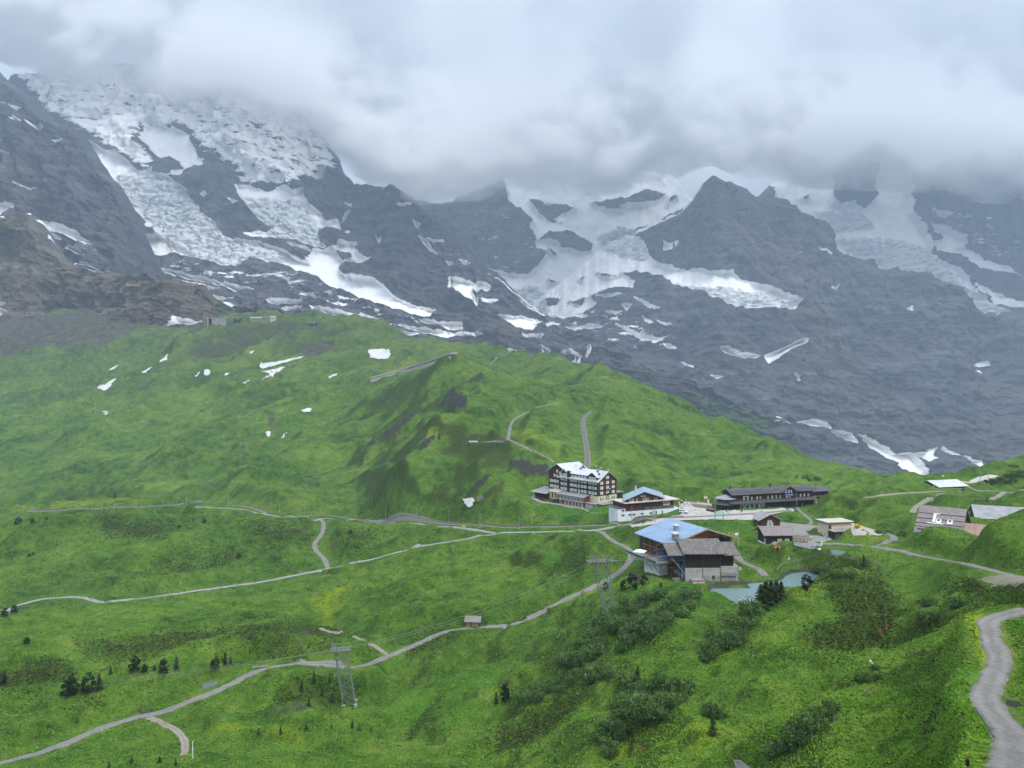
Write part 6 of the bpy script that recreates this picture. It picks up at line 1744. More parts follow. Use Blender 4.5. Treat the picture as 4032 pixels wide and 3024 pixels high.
# ------------------------------------------------------------------ barn roofs on the right
zr = zat(1991, 247.0)
ridgeL = at(3624, 1991, 247.0)
BN = empty('big_barn', (ridgeL.x, ridgeL.y, 0), R(-38), 'barn with broad mauve tiled roof and white skylights behind the grassy hill', 'barn')
Lr, sw_ = 13.6, 13.5
gable_wall(BN, 'wall', 'brownwood', 0.8, Lr - 0.8, -sw_ + 1.2, sw_ - 1.2, 10, zr - 6.6 + 0.6, zr - 0.3, ridge='x')
gable_roof(BN, 'roof', 'rooftile', 0, Lr, -sw_, sw_, zr - 6.9, zr, ridge='x', th=0.25)
sl = 6.9 / sw_
for k, t in enumerate((4.0, 6.6, 9.0, 10.8)):
    bar(BN, 'snow_guard', 'darkframe', (0.1, -t, zr - sl * t + 0.38), (Lr - 0.1, -t, zr - sl * t + 0.38), 0.10)
def on_slope(name, x0, x1, t0, t1, mat, lift, parent=BN):
    b_ = bmesh.new()
    bm_prism(b_, [(-t1, zr - sl * t1 + lift), (-t0, zr - sl * t0 + lift), (-t0, zr - sl * t0 + lift + 0.14), (-t1, zr - sl * t1 + lift + 0.14)], 'x', x0, x1)
    return finish(name, b_, mat, parent)
for x in (5.6, 8.8):
    f_ = on_slope('skylight', x, x + 1.5, 6.3, 8.2, 'whiteframe', 0.27)
    on_slope('pane', x + 0.4, x + 1.1, 6.7, 7.5, 'glass', 0.43, f_)
on_slope('duct', 4.6, 5.4, 4.2, 8.0, 'whiteframe', 0.30)
on_slope('duct', 4.4, 6.4, 4.1, 4.35, 'whiteframe', 0.48)
on_slope('roof_strip', 3.4, 7.9, 8.6, 8.9, 'whiteframe', 0.30)
an_ = on_slope('lean_roof', Lr + 0.02, Lr + 7.0, 6.0, 11.5, 'beige', -0.4)
M['copper'] = surf('rusty_corrugated', (0.20, 0.13, 0.10), (0.38, 0.27, 0.22), 0.9, 0.7, 0.2, 0.03, stretch=(3, 0.2, 0.2))
an_.data.materials.clear(); an_.data.materials.append(M['copper'])
rl_ = at(3823, 1988, 272.0)
B2 = empty('grey_barn', (rl_.x, rl_.y, 0), R(-24), 'low barn with smooth dark grey roof beyond the mauve barn roof', 'barn')
zr2 = zat(1988, 272.0)
gable_wall(B2, 'wall', 'brownwood', 0.8, 22, -6.5, 6.5, 14, zr2 - 3.4, zr2 - 0.2, ridge='x')
gable_roof(B2, 'roof', 'roofgrey', 0, 23, -7.5, 7.5, zr2 - 3.6, zr2, ridge='x')
bar(B2, 'gutter', 'whiteframe', (0.6, -7.6, zr2 - 3.5), (20, -7.6, zr2 - 3.5), 0.14)

# ------------------------------------------------------------------ white-roofed hall and the shell-roofed station on the ridge
K = at(3697, 1932, 422.0); K.z = 1.5
HA = empty('white_hall', K, R(15), 'hall with bright white metal roof and red gable on the ridge', 'hall')
zE_, zP_ = zat(1930, 422), zat(1906, 430) + 0.4
gable_wall(HA, 'wall', 'redwood', 0.8, 21, 0.8, 16, 2, zE_ + 0.4, zP_ - 0.3, ridge='x')
gable_roof(HA, 'roof', 'roofwhite', 0, 22, 0, 17, zE_, zP_, ridge='x')
for y in (4.5, 8.2, 11.8):
    window(HA, 'W', 0.8, y, zE_ - 1.2, 1.8, 1.8, mull=(2, 1))
bar(HA, 'antenna', 'steel', (9.0, 6.0, zP_ - 0.8), (9.0, 6.0, zP_ + 4.0), 0.12)
box(HA, 'antenna_dish', 'whiteframe', 8.4, 9.6, 5.7, 6.2, zP_ + 2.6, zP_ + 3.1)
q = at(3840, 1925, 446.0); q.z = 0
LS = empty('lift_station', q, R(-4), 'lift station with curved beige shell roof and dark glass on the ridge', 'station')
zb = zat(1927, 440)
box(LS, 'lower_block', 'greystone', 7.0, 23.5, 0, 10, zb - 6, zb + 2.2)
box(LS, 'deck', 'roofgrey', 6.4, 24.0, -0.6, 10.5, zb + 2.2, zb + 2.45)
box(LS, 'glass_band', 'glass', 8.2, 19.0, 1.0, 9.0, zb + 2.45, zb + 4.8)
bm = bmesh.new()
prof = [(7.6, 4.7), (8.6, 5.4), (10.5, 5.9), (13.5, 6.9), (16.5, 6.6), (18.8, 5.5), (19.8, 4.7)]
bm_prism(bm, [(x, zb + z) for x, z in prof] + [(x, zb + z + 0.35) for x, z in prof[::-1]], 'y', -0.4, 10)
finish('shell_roof', bm, 'roofbeige', LS)
bm = bmesh.new()
prof = [(-16, 3.0), (-8, 3.6), (-2, 2.2), (2, 2.0), (5, 3.4), (8.4, 5.2)]
bm_prism(bm, [(x, zb + z) for x, z in prof] + [(x, zb + z + 0.4) for x, z in prof[::-1]], 'y', 3.0, 12)
finish('long_roof', bm, 'roofbeige', LS)
box(LS, 'rear_wall', 'brownwood', -15, 8, 4.0, 11, zb - 5, zb + 1.9)

# ------------------------------------------------------------------ hay hut by the gravel road
p = stand(1864, 2462)
HH = empty('hay_hut', p, R(-6), 'small tan plank hut with shingle roof above the gravel road', 'hut')
gable_wall(HH, 'wall', 'tanwood', -2.5, 2.3, -1.4, 1.6, -1.0, 2.0, 3.1, ridge='x')
gable_roof(HH, 'roof', 'greywood', -3.1, 3.0, -2.1, 2.2, 1.7, 3.35, ridge='x', th=0.14)
box(HH, 'door', 'tanwood', -1.9, -0.8, -1.5, -1.42, -0.1, 1.8)
box(HH, 'door_gap', 'darkframe', -0.72, -0.42, -1.46, -1.41, -0.1, 1.9)
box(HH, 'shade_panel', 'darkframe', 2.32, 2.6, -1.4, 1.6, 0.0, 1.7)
bar(HH, 'prop', 'greywood', (3.2, -1.8, -0.6), (2.5, -1.6, 1.7), 0.06)
# shelters on the slope above the hotel
p = stand(1972, 1741)
SHL = empty('shelter', p, R(-8), 'grey lean-to shelter where the hill paths meet', 'shelter')
box(SHL, 'wall', 'greystone', -2.3, 2.3, -1.4, 1.4, -0.5, 2.2)
bm = bmesh.new(); bm_prism(bm, [(-1.8, 2.5), (1.8, 2.2), (1.8, 2.4), (-1.8, 2.7)], 'x', -2.6, 2.6)
finish('roof', bm, 'greywood', SHL)
p = stand(1865, 1746)
SH2 = empty('shelter', p, R(5), 'low stone shelter with flat grey roof on the edge of the scarp', 'shelter')
gable_wall(SH2, 'wall', 'greystone', -3.2, 3.2, -1.8, 1.8, -0.5, 1.2, 1.9, ridge='x')
gable_roof(SH2, 'roof', 'roofgrey', -3.8, 3.8, -2.4, 2.4, 1.0, 2.0, ridge='x', th=0.15)
p = stand(1895, 1968)
SH3 = empty('bunker', p, R(15), 'small ruined stone wall below the dark scarp', 'ruin')
box(SH3, 'wall', 'greystone', -2.6, -1.2, -0.6, 0.6, -1, 2.0); box(SH3, 'wall', 'greystone', -0.6, 0.8, -0.6, 0.6, -1, 2.4); box(SH3, 'wall', 'greystone', 1.2, 2.4, -0.6, 0.6, -1, 1.6)

# ------------------------------------------------------------------ far station under the cliffs, and the avalanche gallery
p = stand(855, 1275); d0 = p.y
PT = empty('tunnel_portal', p, R(8), 'open concrete tunnel portal on the scree under the brown cliffs', 'portal')
Wp_, Hp_ = 66 * d0 / F, 24 * d0 / F
box(PT, 'roof_slab', 'concretewall', -Wp_ * 0.55, Wp_ * 0.5, -4, 14, Hp_ - 1.6, Hp_)
for k, x in enumerate((-Wp_ * 0.53, -Wp_ * 0.27, -Wp_ * 0.02, Wp_ * 0.22)):
    box(PT, 'pier', 'concretewall', x, x + 1.8, -4.02, 14, -12, Hp_ - 1.62)
for k, x in enumerate((-Wp_ * 0.25, 0.0, Wp_ * 0.24)):
    box(PT, 'wall_panel', 'roofgrey', x + 1.3, x + Wp_ * 0.24, -3.0, 14, -10, Hp_ - 1.63)
box(PT, 'portal_wall', 'darksteel', -Wp_ * 0.5, -Wp_ * 0.27, 8.0, 9.0, -10, Hp_ - 1.63)
def far_house(u, v, wpx, hpx, wall, roof, label, rz=0):
    p = stand(u, v); d = p.y; W_, H_ = 0.8 * wpx * d / F, 0.68 * hpx * d / F
    o = empty('far_building', p, R(rz), label, 'building')
    gable_wall(o, 'wall', wall, -W_/2, W_/2, -5, 5, -6, H_ * 0.62, H_ * 0.92, ridge='x')
    gable_roof(o, 'roof', roof, -W_/2 - 0.8, W_/2 + 0.8, -6, 6, H_ * 0.55, H_, ridge='x', th=0.4)
    for k in range(3):
        window(o, 'S', -5, -W_ * 0.3 + k * W_ * 0.3, H_ * 0.2, W_ * 0.13, H_ * 0.28, mull=(0, 0))
    return o
far_house(1076, 1262, 26, 26, 'beige', 'roofgrey', 'pale building standing on the crest of the far green hill')
far_house(1010, 1262, 60, 20, 'greystone', 'roofgrey', 'stone building on the crest of the far hill near the portal')
far_house(1228, 1280, 46, 18, 'brownwood', 'roofdark', 'brown gabled building at the end of the far hill crest')
far_house(936, 1262, 32, 20, 'darkwood', 'roofdark', 'dark building between the tunnel portal and the stone building')
GP = [stand(u, v) for u, v in densify([(1461,1503),(1500,1490),(1583,1472),(1674,1446),(1760,1421),(1784,1412)], 22)]
for _ in range(14):
    GP = [GP[0]] + [(a + b_ * 2 + c_) / 4 for a, b_, c_ in zip(GP[:-2], GP[1:-1], GP[2:])] + [GP[-1]]
GP = [p_ + Vector((0, 0, 1.5)) for p_ in GP]
GA = empty('avalanche_gallery', GP[0], 0, 'long concrete avalanche gallery climbing the far green slope', 'gallery')
bm = bmesh.new(); bw = bmesh.new()
for a, b_ in zip(GP[:-1], GP[1:]):
    a2, b2 = a - GP[0], b_ - GP[0]
    d = (b2 - a2); n_ = Vector((d.y, -d.x, 0)).normalized()
    if n_.y > 0: n_ = -n_
    w0, w1 = n_ * -6.0, n_ * 3.5
    for (lo, hi, bb, f0, f1) in ((4.0, 6.4, bm, w0, w1), (-3.0, 2.4, bw, w1 * 0.8, w1 * 0.98)):
        vs = [bb.verts.new(p_ + Vector((0, 0, z))) for p_ in (a2 + f1, b2 + f1, b2 + f0, a2 + f0) for z in (lo, hi)]
        for f in ((0, 2, 3, 1), (2, 4, 5, 3), (4, 6, 7, 5), (6, 0, 1, 7), (1, 3, 5, 7), (0, 6, 4, 2)):
            bb.faces.new([vs[i] for i in f])
finish('roof', bm, 'concrete_pave', GA); finish('parapet', bw, 'concrete_pave', GA)
PL = [p_ - GP[0] for p_ in GP]
for a2, b2 in zip(PL[:-1], PL[1:]):
    d = b2 - a2; n_ = Vector((d.y, -d.x, 0)).normalized()
    if n_.y > 0: n_ = -n_
    for t in (0.0, 0.5):
        p_ = a2 + d * t + n_ * 3.2
        bar(GA, 'column', 'concretewall', p_ + Vector((0, 0, -1)), p_ + Vector((0, 0, 5.1)), 0.4)
# ------------------------------------------------------------------ plants
def leaf_mat(name, c1, c2, c3):
    m, nt, b = newmat(name)
    oi = N(nt, 'ShaderNodeObjectInfo')
    v = N(nt, 'ShaderNodeNewGeometry').outputs['Position']
    a = NOISE(nt, v, 1.3, 4, 0.7)
    col = ramp_of(nt, a, [(0.32, c1), (0.5, c2), (0.68, c3)])
    col = MIX(nt, 1.0, col, ramp_of(nt, oi.outputs['Random'], [(0.0, (0.78, 0.80, 0.80)), (1.0, (1.22, 1.18, 1.05))]), 'MULTIPLY')
    nt.links.new(col, b.inputs['Base Color'])
    b.inputs['Roughness'].default_value = 0.75
    b.inputs['Specular IOR Level'].default_value = 0.15
    return m
M['alder'] = leaf_mat('alder_leaves', (0.036, 0.080, 0.026), (0.084, 0.158, 0.048), (0.160, 0.255, 0.085))
M['spruce'] = leaf_mat('spruce_needles', (0.010, 0.026, 0.009), (0.026, 0.058, 0.016), (0.070, 0.115, 0.028))
M['pine'] = leaf_mat('pine_needles', (0.006, 0.014, 0.007), (0.014, 0.030, 0.014), (0.030, 0.055, 0.022))
M['youngspruce'] = leaf_mat('young_needles', (0.03, 0.065, 0.012), (0.075, 0.125, 0.020), (0.14, 0.20, 0.03))
M['bark'] = surf('grey_bark', (0.05, 0.04, 0.03), (0.13, 0.105, 0.08), 3.0, 0.95, 0.5, 0.03)
def quads_mesh(name, P, A_, B_):
    """leaf quads: centres P, half axes A_ and B_"""
    n_ = len(P)
    co = np.stack([P - A_ - B_ * 0.6, P + A_ - B_ * 0.6, P + A_ * 0.7 + B_, P - A_ * 0.7 + B_], 1).reshape(-1, 3)
    me = bpy.data.meshes.new(name)
    me.vertices.add(n_ * 4); me.vertices.foreach_set('co', co.astype(np.float32).ravel())
    me.loops.add(n_ * 4); me.polygons.add(n_)
    me.loops.foreach_set('vertex_index', np.arange(n_ * 4, dtype=np.int32))
    me.polygons.foreach_set('loop_start', np.arange(0, n_ * 4, 4, dtype=np.int32))
    me.update(calc_edges=True)
    return me
def unit(v):
    return v / (np.linalg.norm(v, axis=-1, keepdims=True) + 1e-9)
def bush_mesh(seed, n_=900):
    """a rounded thicket of upright shoots, about 1 m high and 1.3 m wide"""
    r = np.random.default_rng(seed)
    nb = 16
    az = r.uniform(0, 2 * np.pi, nb); rad = 0.48 * np.sqrt(r.uniform(0, 1, nb))
    top = np.stack([rad * np.cos(az) * 1.25, rad * np.sin(az) * 1.25, 0.62 + 0.38 * r.uniform(0, 1, nb) - 0.45 * rad], -1)
    k = r.integers(0, nb, n_)
    t = r.uniform(0.05, 1, n_) ** 0.6
    P = top[k] * np.stack([0.35 + 0.65 * t, 0.35 + 0.65 * t, t], -1)
    P += r.normal(0, 1, (n_, 3)) * 0.085 * np.stack([1.3 - 0.5 * t] * 3, -1)
    P[:, 2] = np.abs(P[:, 2])
    out = unit(P - np.array([0, 0, 0.1]))
    A_ = unit(np.cross(out + r.normal(0, 0.5, (n_, 3)), r.normal(0, 1, (n_, 3)))) * r.uniform(0.022, 0.05, n_)[:, None]
    B_ = unit(np.array([0, 0, 0.8]) + 0.6 * out + r.normal(0, 0.45, (n_, 3))) * r.uniform(0.03, 0.065, n_)[:, None]
    return quads_mesh('foliage', P, A_, B_)
def spruce_mesh(seed, n_=1500, width=0.24, power=0.85):
    r = np.random.default_rng(seed)
    tiers = 15
    h = r.uniform(0, 1, n_) ** 1.35
    tier = np.floor(h * tiers) / tiers
    hh = np.clip(tier + 0.02 + r.normal(0, 0.012, n_), 0.03, 1)
    arms = 7
    az = (r.integers(0, arms, n_) + r.normal(0, 0.16, n_)) * 2 * np.pi / arms + tier * 40
    reach = width * (1 - hh) ** power * (0.78 + 0.32 * np.sin(az * 3 + tier * 23))
    q = r.uniform(0.1, 1, n_) ** 0.7
    P = np.stack([reach * q * np.cos(az), reach * q * np.sin(az), hh - 0.10 * reach * q * 4 * q + 0.01], -1)
    P += r.normal(0, 0.008, (n_, 3))
    d = np.stack([np.cos(az), np.sin(az), -0.35 + 0 * az], -1)
    B_ = unit(d + r.normal(0, 0.3, (n_, 3))) * r.uniform(0.018, 0.036, n_)[:, None]
    A_ = unit(np.cross(B_, np.array([0, 0, 1.0]) + r.normal(0, 0.4, (n_, 3)))) * r.uniform(0.010, 0.020, n_)[:, None]
    return quads_mesh('crown', P, A_, B_)
def pine_mesh(seed, n_=1500):
    r = np.random.default_rng(seed)
    nb = 26
    z = r.uniform(0.12, 0.95, nb); az = r.uniform(0, 2 * np.pi, nb)
    prof = 0.30 * np.sin(np.clip((z - 0.02) / 0.98, 0, 1) ** 0.7 * np.pi) ** 0.6
    cen = np.stack([prof * 0.75 * np.cos(az), prof * 0.75 * np.sin(az), z], -1)
    k = r.integers(0, nb, n_)
    dirs = unit(r.normal(0, 1, (n_, 3)))
    P = cen[k] + dirs * np.array([0.10, 0.10, 0.085]) * r.uniform(0.55, 1.05, n_)[:, None]
    P[:, 2] = np.clip(P[:, 2], 0.03, 1.0)
    B_ = unit(dirs + np.array([0, 0, 0.5]) + r.normal(0, 0.35, (n_, 3))) * r.uniform(0.018, 0.038, n_)[:, None]
    A_ = unit(np.cross(B_, r.normal(0, 1, (n_, 3)))) * r.uniform(0.010, 0.022, n_)[:, None]
    return quads_mesh('crown', P, A_, B_)
def trunk_mesh():
    bm = bmesh.new()
    rings = []
    for z, r_ in ((-0.12, 0.034), (0.05, 0.026), (0.4, 0.017), (0.8, 0.006), (0.97, 0.002)):
        rings.append([bm.verts.new((r_ * math.cos(k * math.pi / 3) + 0.004 * math.sin(z * 9), r_ * math.sin(k * math.pi / 3), z)) for k in range(6)])
    for a, b_ in zip(rings[:-1], rings[1:]):
        for k in range(6): bm.faces.new((a[k], a[(k + 1) % 6], b_[(k + 1) % 6], b_[k]))
    for az in range(9):
        z = 0.16 + 0.08 * az
        d = Vector((math.cos(az * 2.4), math.sin(az * 2.4), 0.15)) * (0.2 * (1 - z) + 0.02)
        bm_bar(bm, (0, 0, z), Vector((0, 0, z)) + d, 0.006, 3)
    me = bpy.data.meshes.new('trunk')
    bm.to_mesh(me); bm.free()
    me.materials.append(M['bark'])
    return me
BUSH = [bush_mesh(s) for s in range(7)]
for me in BUSH: me.materials.append(M['alder'])
SPR = [spruce_mesh(s) for s in range(4)] + [spruce_mesh(9, 1100, 0.30, 0.7)]
PIN = [pine_mesh(s + 20) for s in range(4)]
for me in SPR: me.materials.append(M['spruce'])
for me in PIN: me.materials.append(M['pine'])
YNG = SPR[1].copy(); YNG.materials.clear(); YNG.materials.append(M['youngspruce'])
TRUNK = trunk_mesh()
def tree(kind, u, v, hpx, label, group=None, wide=1.0):
    p = stand(u, v)
    h = hpx * p.y / F * 1.04
    nm = {'pine': 'pine_tree', 'spruce': 'spruce_tree', 'young': 'young_spruce', 'shrub': 'dwarf_pine'}[kind]
    o = empty(nm, p, random.uniform(0, 6.28), label, 'tree', group)
    o.scale = (h * wide, h * wide, h)
    link('trunk', TRUNK, o)
    me = {'pine': random.choice(PIN), 'spruce': random.choice(SPR[:4]), 'young': YNG, 'shrub': SPR[4]}[kind]
    link('crown', me, o)
    return o
G1 = ('dark rounded stone pine in the clump above the lower gravel road', 'stone pines above the lower road')
G2 = ('dark stone pine in the row along the slope right of the clump', 'pines in a row on the lower slope')
G3 = ('small dark conifer on the knoll beside the lower lattice pylon', 'conifers on the pylon knoll')
G4 = ('tall green spruce in the cluster on the near bank of the turquoise pond', 'spruces by the pond')
G5 = ('dark pine below the cable car station near the upper pylon', 'pines below the cable car station')
G6 = ('lone small conifer dotted on the meadow below the railway', 'scattered meadow conifers')
G7 = ('small shrubby conifer along the bottom of the left meadow', 'shrubby conifers at the meadow foot')
for u, v, h, k, w_ in ((262,2747,66,'pine',1.1),(285,2735,78,'pine',1.0),(346,2731,80,'pine',1.0),(390,2715,60,'spruce',1.3)):
    tree(k, u, v, h, *G1, wide=w_)
for u, v, h, k in ((531,2647,67,'pine'),(570,2651,36,'pine'),(607,2640,20,'pine'),(644,2656,56,'pine'),(694,2636,53,'spruce'),(848,2637,50,'pine'),(886,2615,47,'spruce'),(909,2613,28,'spruce'),(436,2655,36,'spruce')):
    tree(k, u, v, h, *G2, wide=1.1)
for u, v, h in ((1236,2684,42),(1188,2717,36),(1308,2766,40),(1216,2780,32),(1299,2686,20),(1268,2740,30),(1173,2677,16),(1387,2864,30),(1019,2896,30),(1105,2889,30),(1205,2875,30),(1306,2868,15)):
    tree('spruce', u, v, h, *G3, wide=1.25)
tree('young', 1415, 2877, 28, 'bright yellow-green young spruce below the lower lattice pylon', wide=1.6)
tree('young', 1460, 2877, 14, 'tiny bright young spruce in the meadow right of the lower pylon', wide=1.5)
for u, v, h in ((2996,2388,84),(3015,2384,92),(3036,2376,86),(3058,2364,76),(3076,2354,62)):
    tree('spruce', u, v, h, *G4, wide=1.95)
tree('pine', 3178, 2322, 58, 'single dark pine on the bank at the far end of the turquoise pond', wide=1.25)
for u, v, h in ((2489,2321,62),(2536,2304,44),(2456,2324,40),(2603,2319,22),(2384,2326,34)):
    tree('pine', u, v, h, *G5, wide=1.15)
tree('spruce', 2511, 2679, 56, 'slim green spruce standing alone among the alder bushes', wide=1.1)
tree('spruce', 1954, 2770, 42, 'small spruce left of the dark pine at the gully rim', wide=1.2)
tree('pine', 1989, 2770, 76, 'dark column-shaped pine at the gully rim in the centre foreground', wide=0.8)
tree('shrub', 2807, 2897, 78, 'dark brownish dwarf pine in the hollow in front of the heath mound', wide=1.2)
tree('spruce', 3401, 2229, 44, 'dark spruce at the bend of the wooden fence above the pond', wide=1.2)
tree('spruce', 1728, 1727, 30, 'dark conifer on the very tip of the scarp above the hotel', wide=1.0)
tree('shrub', 3886, 1977, 15, 'dark bush on the bank behind the grey barn roof', wide=2.0)
tree('spruce', 452, 1962, 24, 'dark conifer on the slope just above the railway line', wide=1.3)
tree('pine', 18, 2428, 34, 'dark pine at the left end of the upper road', wide=1.3)
tree('pine', 56, 2417, 32, 'rounded pine beside the left end of the upper road', wide=1.4)
tree('pine', 6, 2700, 50, 'dark pine cut by the left edge beside the black pool', wide=1.2)
for u, v, h in ((72,2064,27),(127,2060,18),(184,2046,10),(805,2060,15),(131,2186,13),(116,2194,15),(104,2537,26),(1379,2103,18),(705,2078,12),(940,2197,18)):
    tree('pine', u, v, h, *G6, wide=1.6)
for u, v, h in ((518,3003,24),(628,3004,27),(692,3011,24),(430,3022,22)):
    tree('shrub', u, v, h, *G7, wide=1.5)
# alder thickets
def in_poly(poly):
    a = np.array(poly)
    while True:
        u, v = random.uniform(a[:, 0].min(), a[:, 0].max()), random.uniform(a[:, 1].min(), a[:, 1].max())
        if sdpoly(poly, np.array([u]), np.array([v]))[0] > 0:
            return u, v
def bush(u, v, size_px, label, group):
    p = stand(u, v)
    h = size_px * p.y / F
    o = link('alder_bush', random.choice(BUSH))
    o.location = p - Vector((0, 0, 0.12 * h))
    s = h * random.uniform(0.85, 1.2)
    o.scale = (s * random.uniform(1.0, 1.35), s * random.uniform(1.0, 1.35), s)
    o.rotation_euler = (random.uniform(-0.12, 0.12), random.uniform(-0.12, 0.12), random.uniform(0, 6.28))
    return tag(o, label, 'bush', group)
THICK = [
 ([(2300,2500),(2400,2440),(2560,2345),(2660,2345),(2740,2355),(2750,2375),(2680,2450),(2600,2490),(2480,2550),(2380,2610),(2300,2645),(2230,2655),(2200,2610)], 85, 52, 'green alder bush in the thicket around the foot of the upper pylon'),
 ([(2190,2690),(2300,2640),(2400,2650),(2420,2680),(2330,2690),(2250,2700)], 12, 50, 'green alder bush in the lower tongue of the pylon thicket'),
 ([(2030,2765),(2100,2715),(2180,2700),(2190,2730),(2100,2775)], 10, 46, 'green alder bush in the small patch near the dark pine'),
 ([(2750,2615),(2800,2550),(2900,2440),(2980,2410),(2990,2430),(2930,2510),(2850,2560),(2770,2615)], 30, 56, 'green alder bush in the strip running down from the pond spruces'),
 ([(2350,2930),(2390,2830),(2480,2740),(2600,2700),(2680,2710),(2680,2770),(2620,2850),(2560,2860),(2480,2910),(2400,2960)], 46, 66, 'green alder bush in the big thicket of the centre foreground'),
 ([(2745,2800),(2810,2810),(2840,2830),(2760,2820)], 4, 66, 'green alder bush in the small group right of the big thicket'),
 ([(3135,2870),(3200,2790),(3290,2800),(3210,2910),(3150,2940)], 16, 70, 'green alder bush in the clump below the fence posts'),
 ([(3010,2980),(3090,2920),(3130,2930),(3070,3000)], 9, 58, 'green alder bush beside the concrete slab in the hollow'),
 ([(3630,2440),(3665,2435),(3670,2455),(3640,2460)], 4, 60, 'dark alder bush on the right shoulder of the heath mound'),
 ([(3640,2385),(3675,2385),(3660,2400)], 2, 44, 'dark alder bush at the back of the heath mound'),
 ([(3750,2385),(3790,2385),(3780,2398),(3755,2398)], 3, 42, 'dark alder bush on the brown bank above the footpath bend'),
 ([(2440,2700),(2490,2690),(2480,2720)], 3, 48, 'green alder bush just above the big foreground thicket'),
 ([(3440,2620),(3480,2660),(3450,2680),(3420,2650)], 3, 34, 'small alder bush by the white slab below the mound'),
 ([(3380,2690),(3420,2670),(3430,2700)], 3, 40, 'small alder bush on the slope below the rusty heath'),
 ([(3395,2110),(3560,2090),(3570,2115),(3460,2105)], 8, 18, 'low bush on the bank behind the garage terrace'),
 ([(3180,2255),(3300,2250),(3420,2285),(3300,2280)], 9, 30, 'dark low bush on the bank above the small fence'),
 ([(3080,1860),(3200,1880),(3260,1890),(3180,1895)], 8, 14, 'dark low bush on the far slope behind the station'),
 ([(3900,1905),(3990,1870),(4032,1860),(4032,1890),(3920,1915)], 14, 20, 'dark bush on the hill behind the lift station'),
 ([(2380,2960),(2440,2940),(2420,3010),(2370,3010)], 6, 44, 'green alder bush at the very bottom of the foreground thicket'),
]
for poly, n_, sz, lab in THICK:
    for _ in range(n_):
        u, v = in_poly(poly)
        bush(u, v, sz * random.uniform(0.6, 1.2), lab, lab.replace('green alder bush', 'alders').replace('dark ', '').replace('low bush', 'bushes').replace('small alder bush', 'alders')[:60])
# ------------------------------------------------------------------ grass tufts and dwarf heath: nobody could count them
def tufts(name, n_, ymax, mat, hs, seed, weight=None, pick=None):
    r = np.random.default_rng(seed)
    uu = r.uniform(-100, 4132, n_ * 3)
    vv = r.uniform(1960, 3110, n_ * 3)
    fx = np.interp(uu, ucols, np.arange(len(ucols))).astype(int)
    # depth under each pixel: walk the column
    cum = np.minimum.accumulate(VG1, axis=0)
    yy = np.full(len(uu), np.nan)
    for c in np.unique(fx):
        m = fx == c
        col = cum[:, c]
        idx = np.searchsorted(-col, -vv[m])
        ok = (idx < len(col)) & (idx > 0)
        q = np.full(m.sum(), np.nan)
        q[ok] = GY[idx[ok], c] * (1 + r.uniform(-0.006, 0.002, ok.sum()))
        yy[m] = q
    ok = np.isfinite(yy) & (yy < ymax)
    uu, yy, fx = uu[ok], yy[ok], fx[ok]
    fy = np.interp(np.log(yy), lrows, np.arange(len(lrows))).astype(int)
    cal = ROADM[fy, fx]
    hv = A_heath[fy, fx]
    rkk = A_rock[fy, fx]
    keep = (cal < 0.5) & (rkk < -0.5) & (r.uniform(0, 1, len(uu)) < pick(hv))
    uu, yy, hv = uu[keep][:n_], yy[keep][:n_], hv[keep][:n_]
    x = (uu - CU) * yy / F
    z = ground_z(x, yy)
    inpond = np.zeros(len(x), bool)
    for nm, mk, P in AREA_XY:
        inpond |= sdpoly(np.array(P), x, yy) > -0.5
    for nm, zl, mk, P in POND_XY:
        inpond |= sdpoly(np.array(P), x, yy) > -1.0
    x, yy, z, hv = x[~inpond], yy[~inpond], z[~inpond], hv[~inpond]
    k = 4
    n2 = len(x)
    base = np.repeat(np.stack([x, yy, z], -1), k, 0)
    sc = np.repeat(r.uniform(*hs, n2) * (0.6 + yy / 170.0), k)
    az = r.uniform(0, 2 * np.pi, n2 * k)
    lean = np.stack([np.cos(az), np.sin(az), 0.6 + 0 * az], -1)
    P = base + lean * np.array([0.5, 0.5, 0.28]) * sc[:, None] * r.uniform(0.3, 1, n2 * k)[:, None]
    B_ = unit(lean + r.normal(0, 0.3, (n2 * k, 3))) * (sc * r.uniform(0.35, 0.7, n2 * k))[:, None]
    A_ = unit(np.cross(B_, r.normal(0, 1, (n2 * k, 3)))) * (sc * r.uniform(0.16, 0.34, n2 * k))[:, None]
    me = quads_mesh(name, P, A_, B_)
    return tag(link(name, me, None, mat), kind='stuff')
def tuft_mat(name, pts, scale):
    m, nt, b = newmat(name)
    v = N(nt, 'ShaderNodeNewGeometry').outputs['Position']
    a = MATH(nt, 'ADD', MATH(nt, 'MULTIPLY', NOISE(nt, v, scale, 4, 0.65), 0.6), MATH(nt, 'MULTIPLY', NOISE(nt, v, scale * 9, 3, 0.6), 0.4))
    nt.links.new(ramp_of(nt, a, pts), b.inputs['Base Color'])
    b.inputs['Roughness'].default_value = 0.9
    b.inputs['Specular IOR Level'].default_value = 0.05
    return m
M['tuft'] = tuft_mat('meadow_tufts', [(0.34, (0.056, 0.150, 0.018)), (0.46, (0.104, 0.238, 0.024)), (0.55, (0.158, 0.300, 0.030)), (0.68, (0.225, 0.335, 0.044))], 0.11)
M['heathtuft'] = tuft_mat('heath_twigs', [(0.34, (0.018, 0.036, 0.009)), (0.47, (0.038, 0.064, 0.013)), (0.56, (0.066, 0.078, 0.020)), (0.68, (0.105, 0.120, 0.026))], 0.20)
tufts('grass', 150000, 640.0, M['tuft'], (0.10, 0.22), 3, pick=lambda h: np.where(h < 0.1, 0.9, 0.25))
tufts('heath', 60000, 640.0, M['heathtuft'], (0.14, 0.30), 4, pick=lambda h: 0.75 * smooth01(h, -0.7, 0.9) + 0.03)
